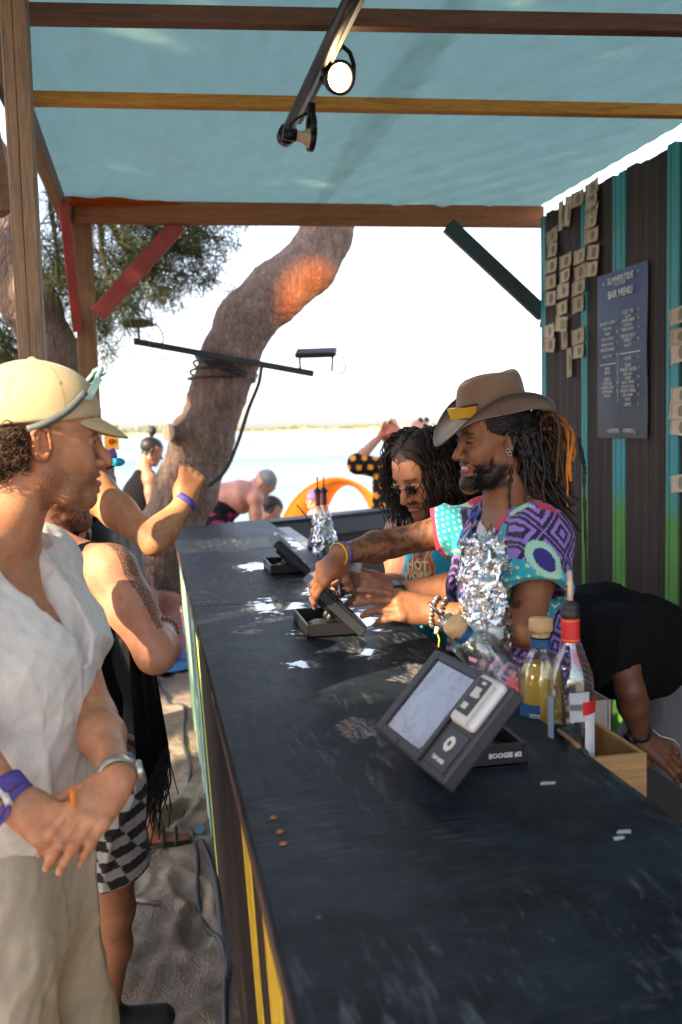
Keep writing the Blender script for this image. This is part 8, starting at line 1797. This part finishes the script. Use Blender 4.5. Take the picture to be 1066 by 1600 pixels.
# scraps on the bar, leaf litter and cables on the sand
def scrap(poly, px_, py_, label, mat, z=1.0806, th=.0006, name='paper_scrap', cat='paper scrap'):
    q = atz(px_, py_, z); b = MB(); b.prism([(x * .001, y * .001) for x, y in poly], th, Matrix.Translation(q)); return tag(b.build(name, mat), label, cat)
scrap([(-14, -4), (10, -6), (15, 3), (-8, 7)], 856, 1224, 'small white paper scrap beside the nearest terminal tray', simple('scrap_paper', (.5, .52, .5), .8)); scrap([(-12, -3), (8, -6), (12, 4), (-6, 6)], 975, 1300, 'upper white torn scrap near the right bar edge', bpy.data.materials['scrap_paper']); scrap([(-9, -5), (7, -2), (9, 5), (-7, 4)], 968, 1310, 'lower white torn scrap near the right bar edge', bpy.data.materials['scrap_paper'])
CRB = simple('orange_crumb', (.42, .16, .05), .8)
for i, (x, y) in enumerate(((437, 1300), (442, 1319), (427, 1278))): scrap([(-5, -3), (3, -5), (6, 2), (-2, 5)], x, y, ['middle orange crumb on the left side of the bar', 'nearest orange crumb on the left side of the bar', 'farthest orange crumb on the left side of the bar'][i], CRB, 1.0806, .0015, 'crumb', 'crumb')
CAB = simple('grey_cable', (.055, .055, .06), .6)
def ground_cable(pts, label, r=.009):
    P = []
    for x, y in pts: q = atz(x, y, .0); P.append((q.x, q.y, float(sand_h(np.array([q.x]), np.array([q.y]))[0]) + r * .8))
    return tag(MB().tube(spline(P, 8), r, 8).build('ground_cable', CAB), label, 'cable')
ground_cable(((243, 1040), (250, 1068), (264, 1098), (288, 1106), (287, 1160), (298, 1200), (286, 1262), (300, 1300), (308, 1340), (309, 1400), (322, 1435), (345, 1465), (353, 1500), (352, 1560), (353, 1620)), 'long grey cable running along the foot of the bar front'); ground_cable(((316, 1322), (330, 1350), (341, 1400), (347, 1450), (356, 1490), (355, 1530)), 'shorter thick cable joining at the foot of the bar', .012)
def on_sand(px_, py_): q = atz(px_, py_, 0); return Vector((q.x, q.y, float(sand_h(np.array([q.x]), np.array([q.y]))[0])))
q = on_sand(228, 1416); b = MB(); b.tube([q + Vector((-.05, .03, .008)), q + Vector((0, .0, .012)), q + Vector((.055, -.025, .01))], [.008, .013, .006], 8, flat=.5); tag(b.build('dry_pod', simple('dry_bark', (.30, .24, .18), .9)), 'flat dry strip of bark lying on the trampled sand', 'bark strip')
q = on_sand(311, 1298); b = MB(); b.prism([(-.022, -.02), (.01, -.03), (.024, .0), (.005, .035), (-.018, .03)], .004, Matrix.Translation(q + UP * .012) @ Matrix.Rotation(.4, 4, 'X')); tag(b.build('litter_scrap', simple('blue_grey_litter', (.15, .26, .32), .6)), 'small blue grey piece of litter by the bar foot', 'litter')
# yellow and red sign in the background behind the first customer's face
q = atd(174, 684, 7.4); t = thing('hanging_sign', 'small yellow panel with a red swirl hanging by the post', 'sign', q); b = MB(); b.box((0, 0, 0), (.055, .004, .095), frame(q[:], HR, UP), .002); b.build('panel', simple('sign_yellow', (.80, .45, .02), .6), t)
b = MB(); M = frame(q[:], HR, UP); b.tube([M @ Vector((.028 * math.cos(a) * (1 - a / 9), -.006, -.035 + .028 * math.sin(a) * (1 - a / 9))) for a in np.linspace(0, 7.5, 26)], .008, 6); b.build('red_swirl', simple('sign_red', (.6, .05, .01), .6), t); b = MB(); b.cyl(q - UP * .09, Vector((q.x, q.y, 0)), .012, 8); b.build('pole', DKM, t)
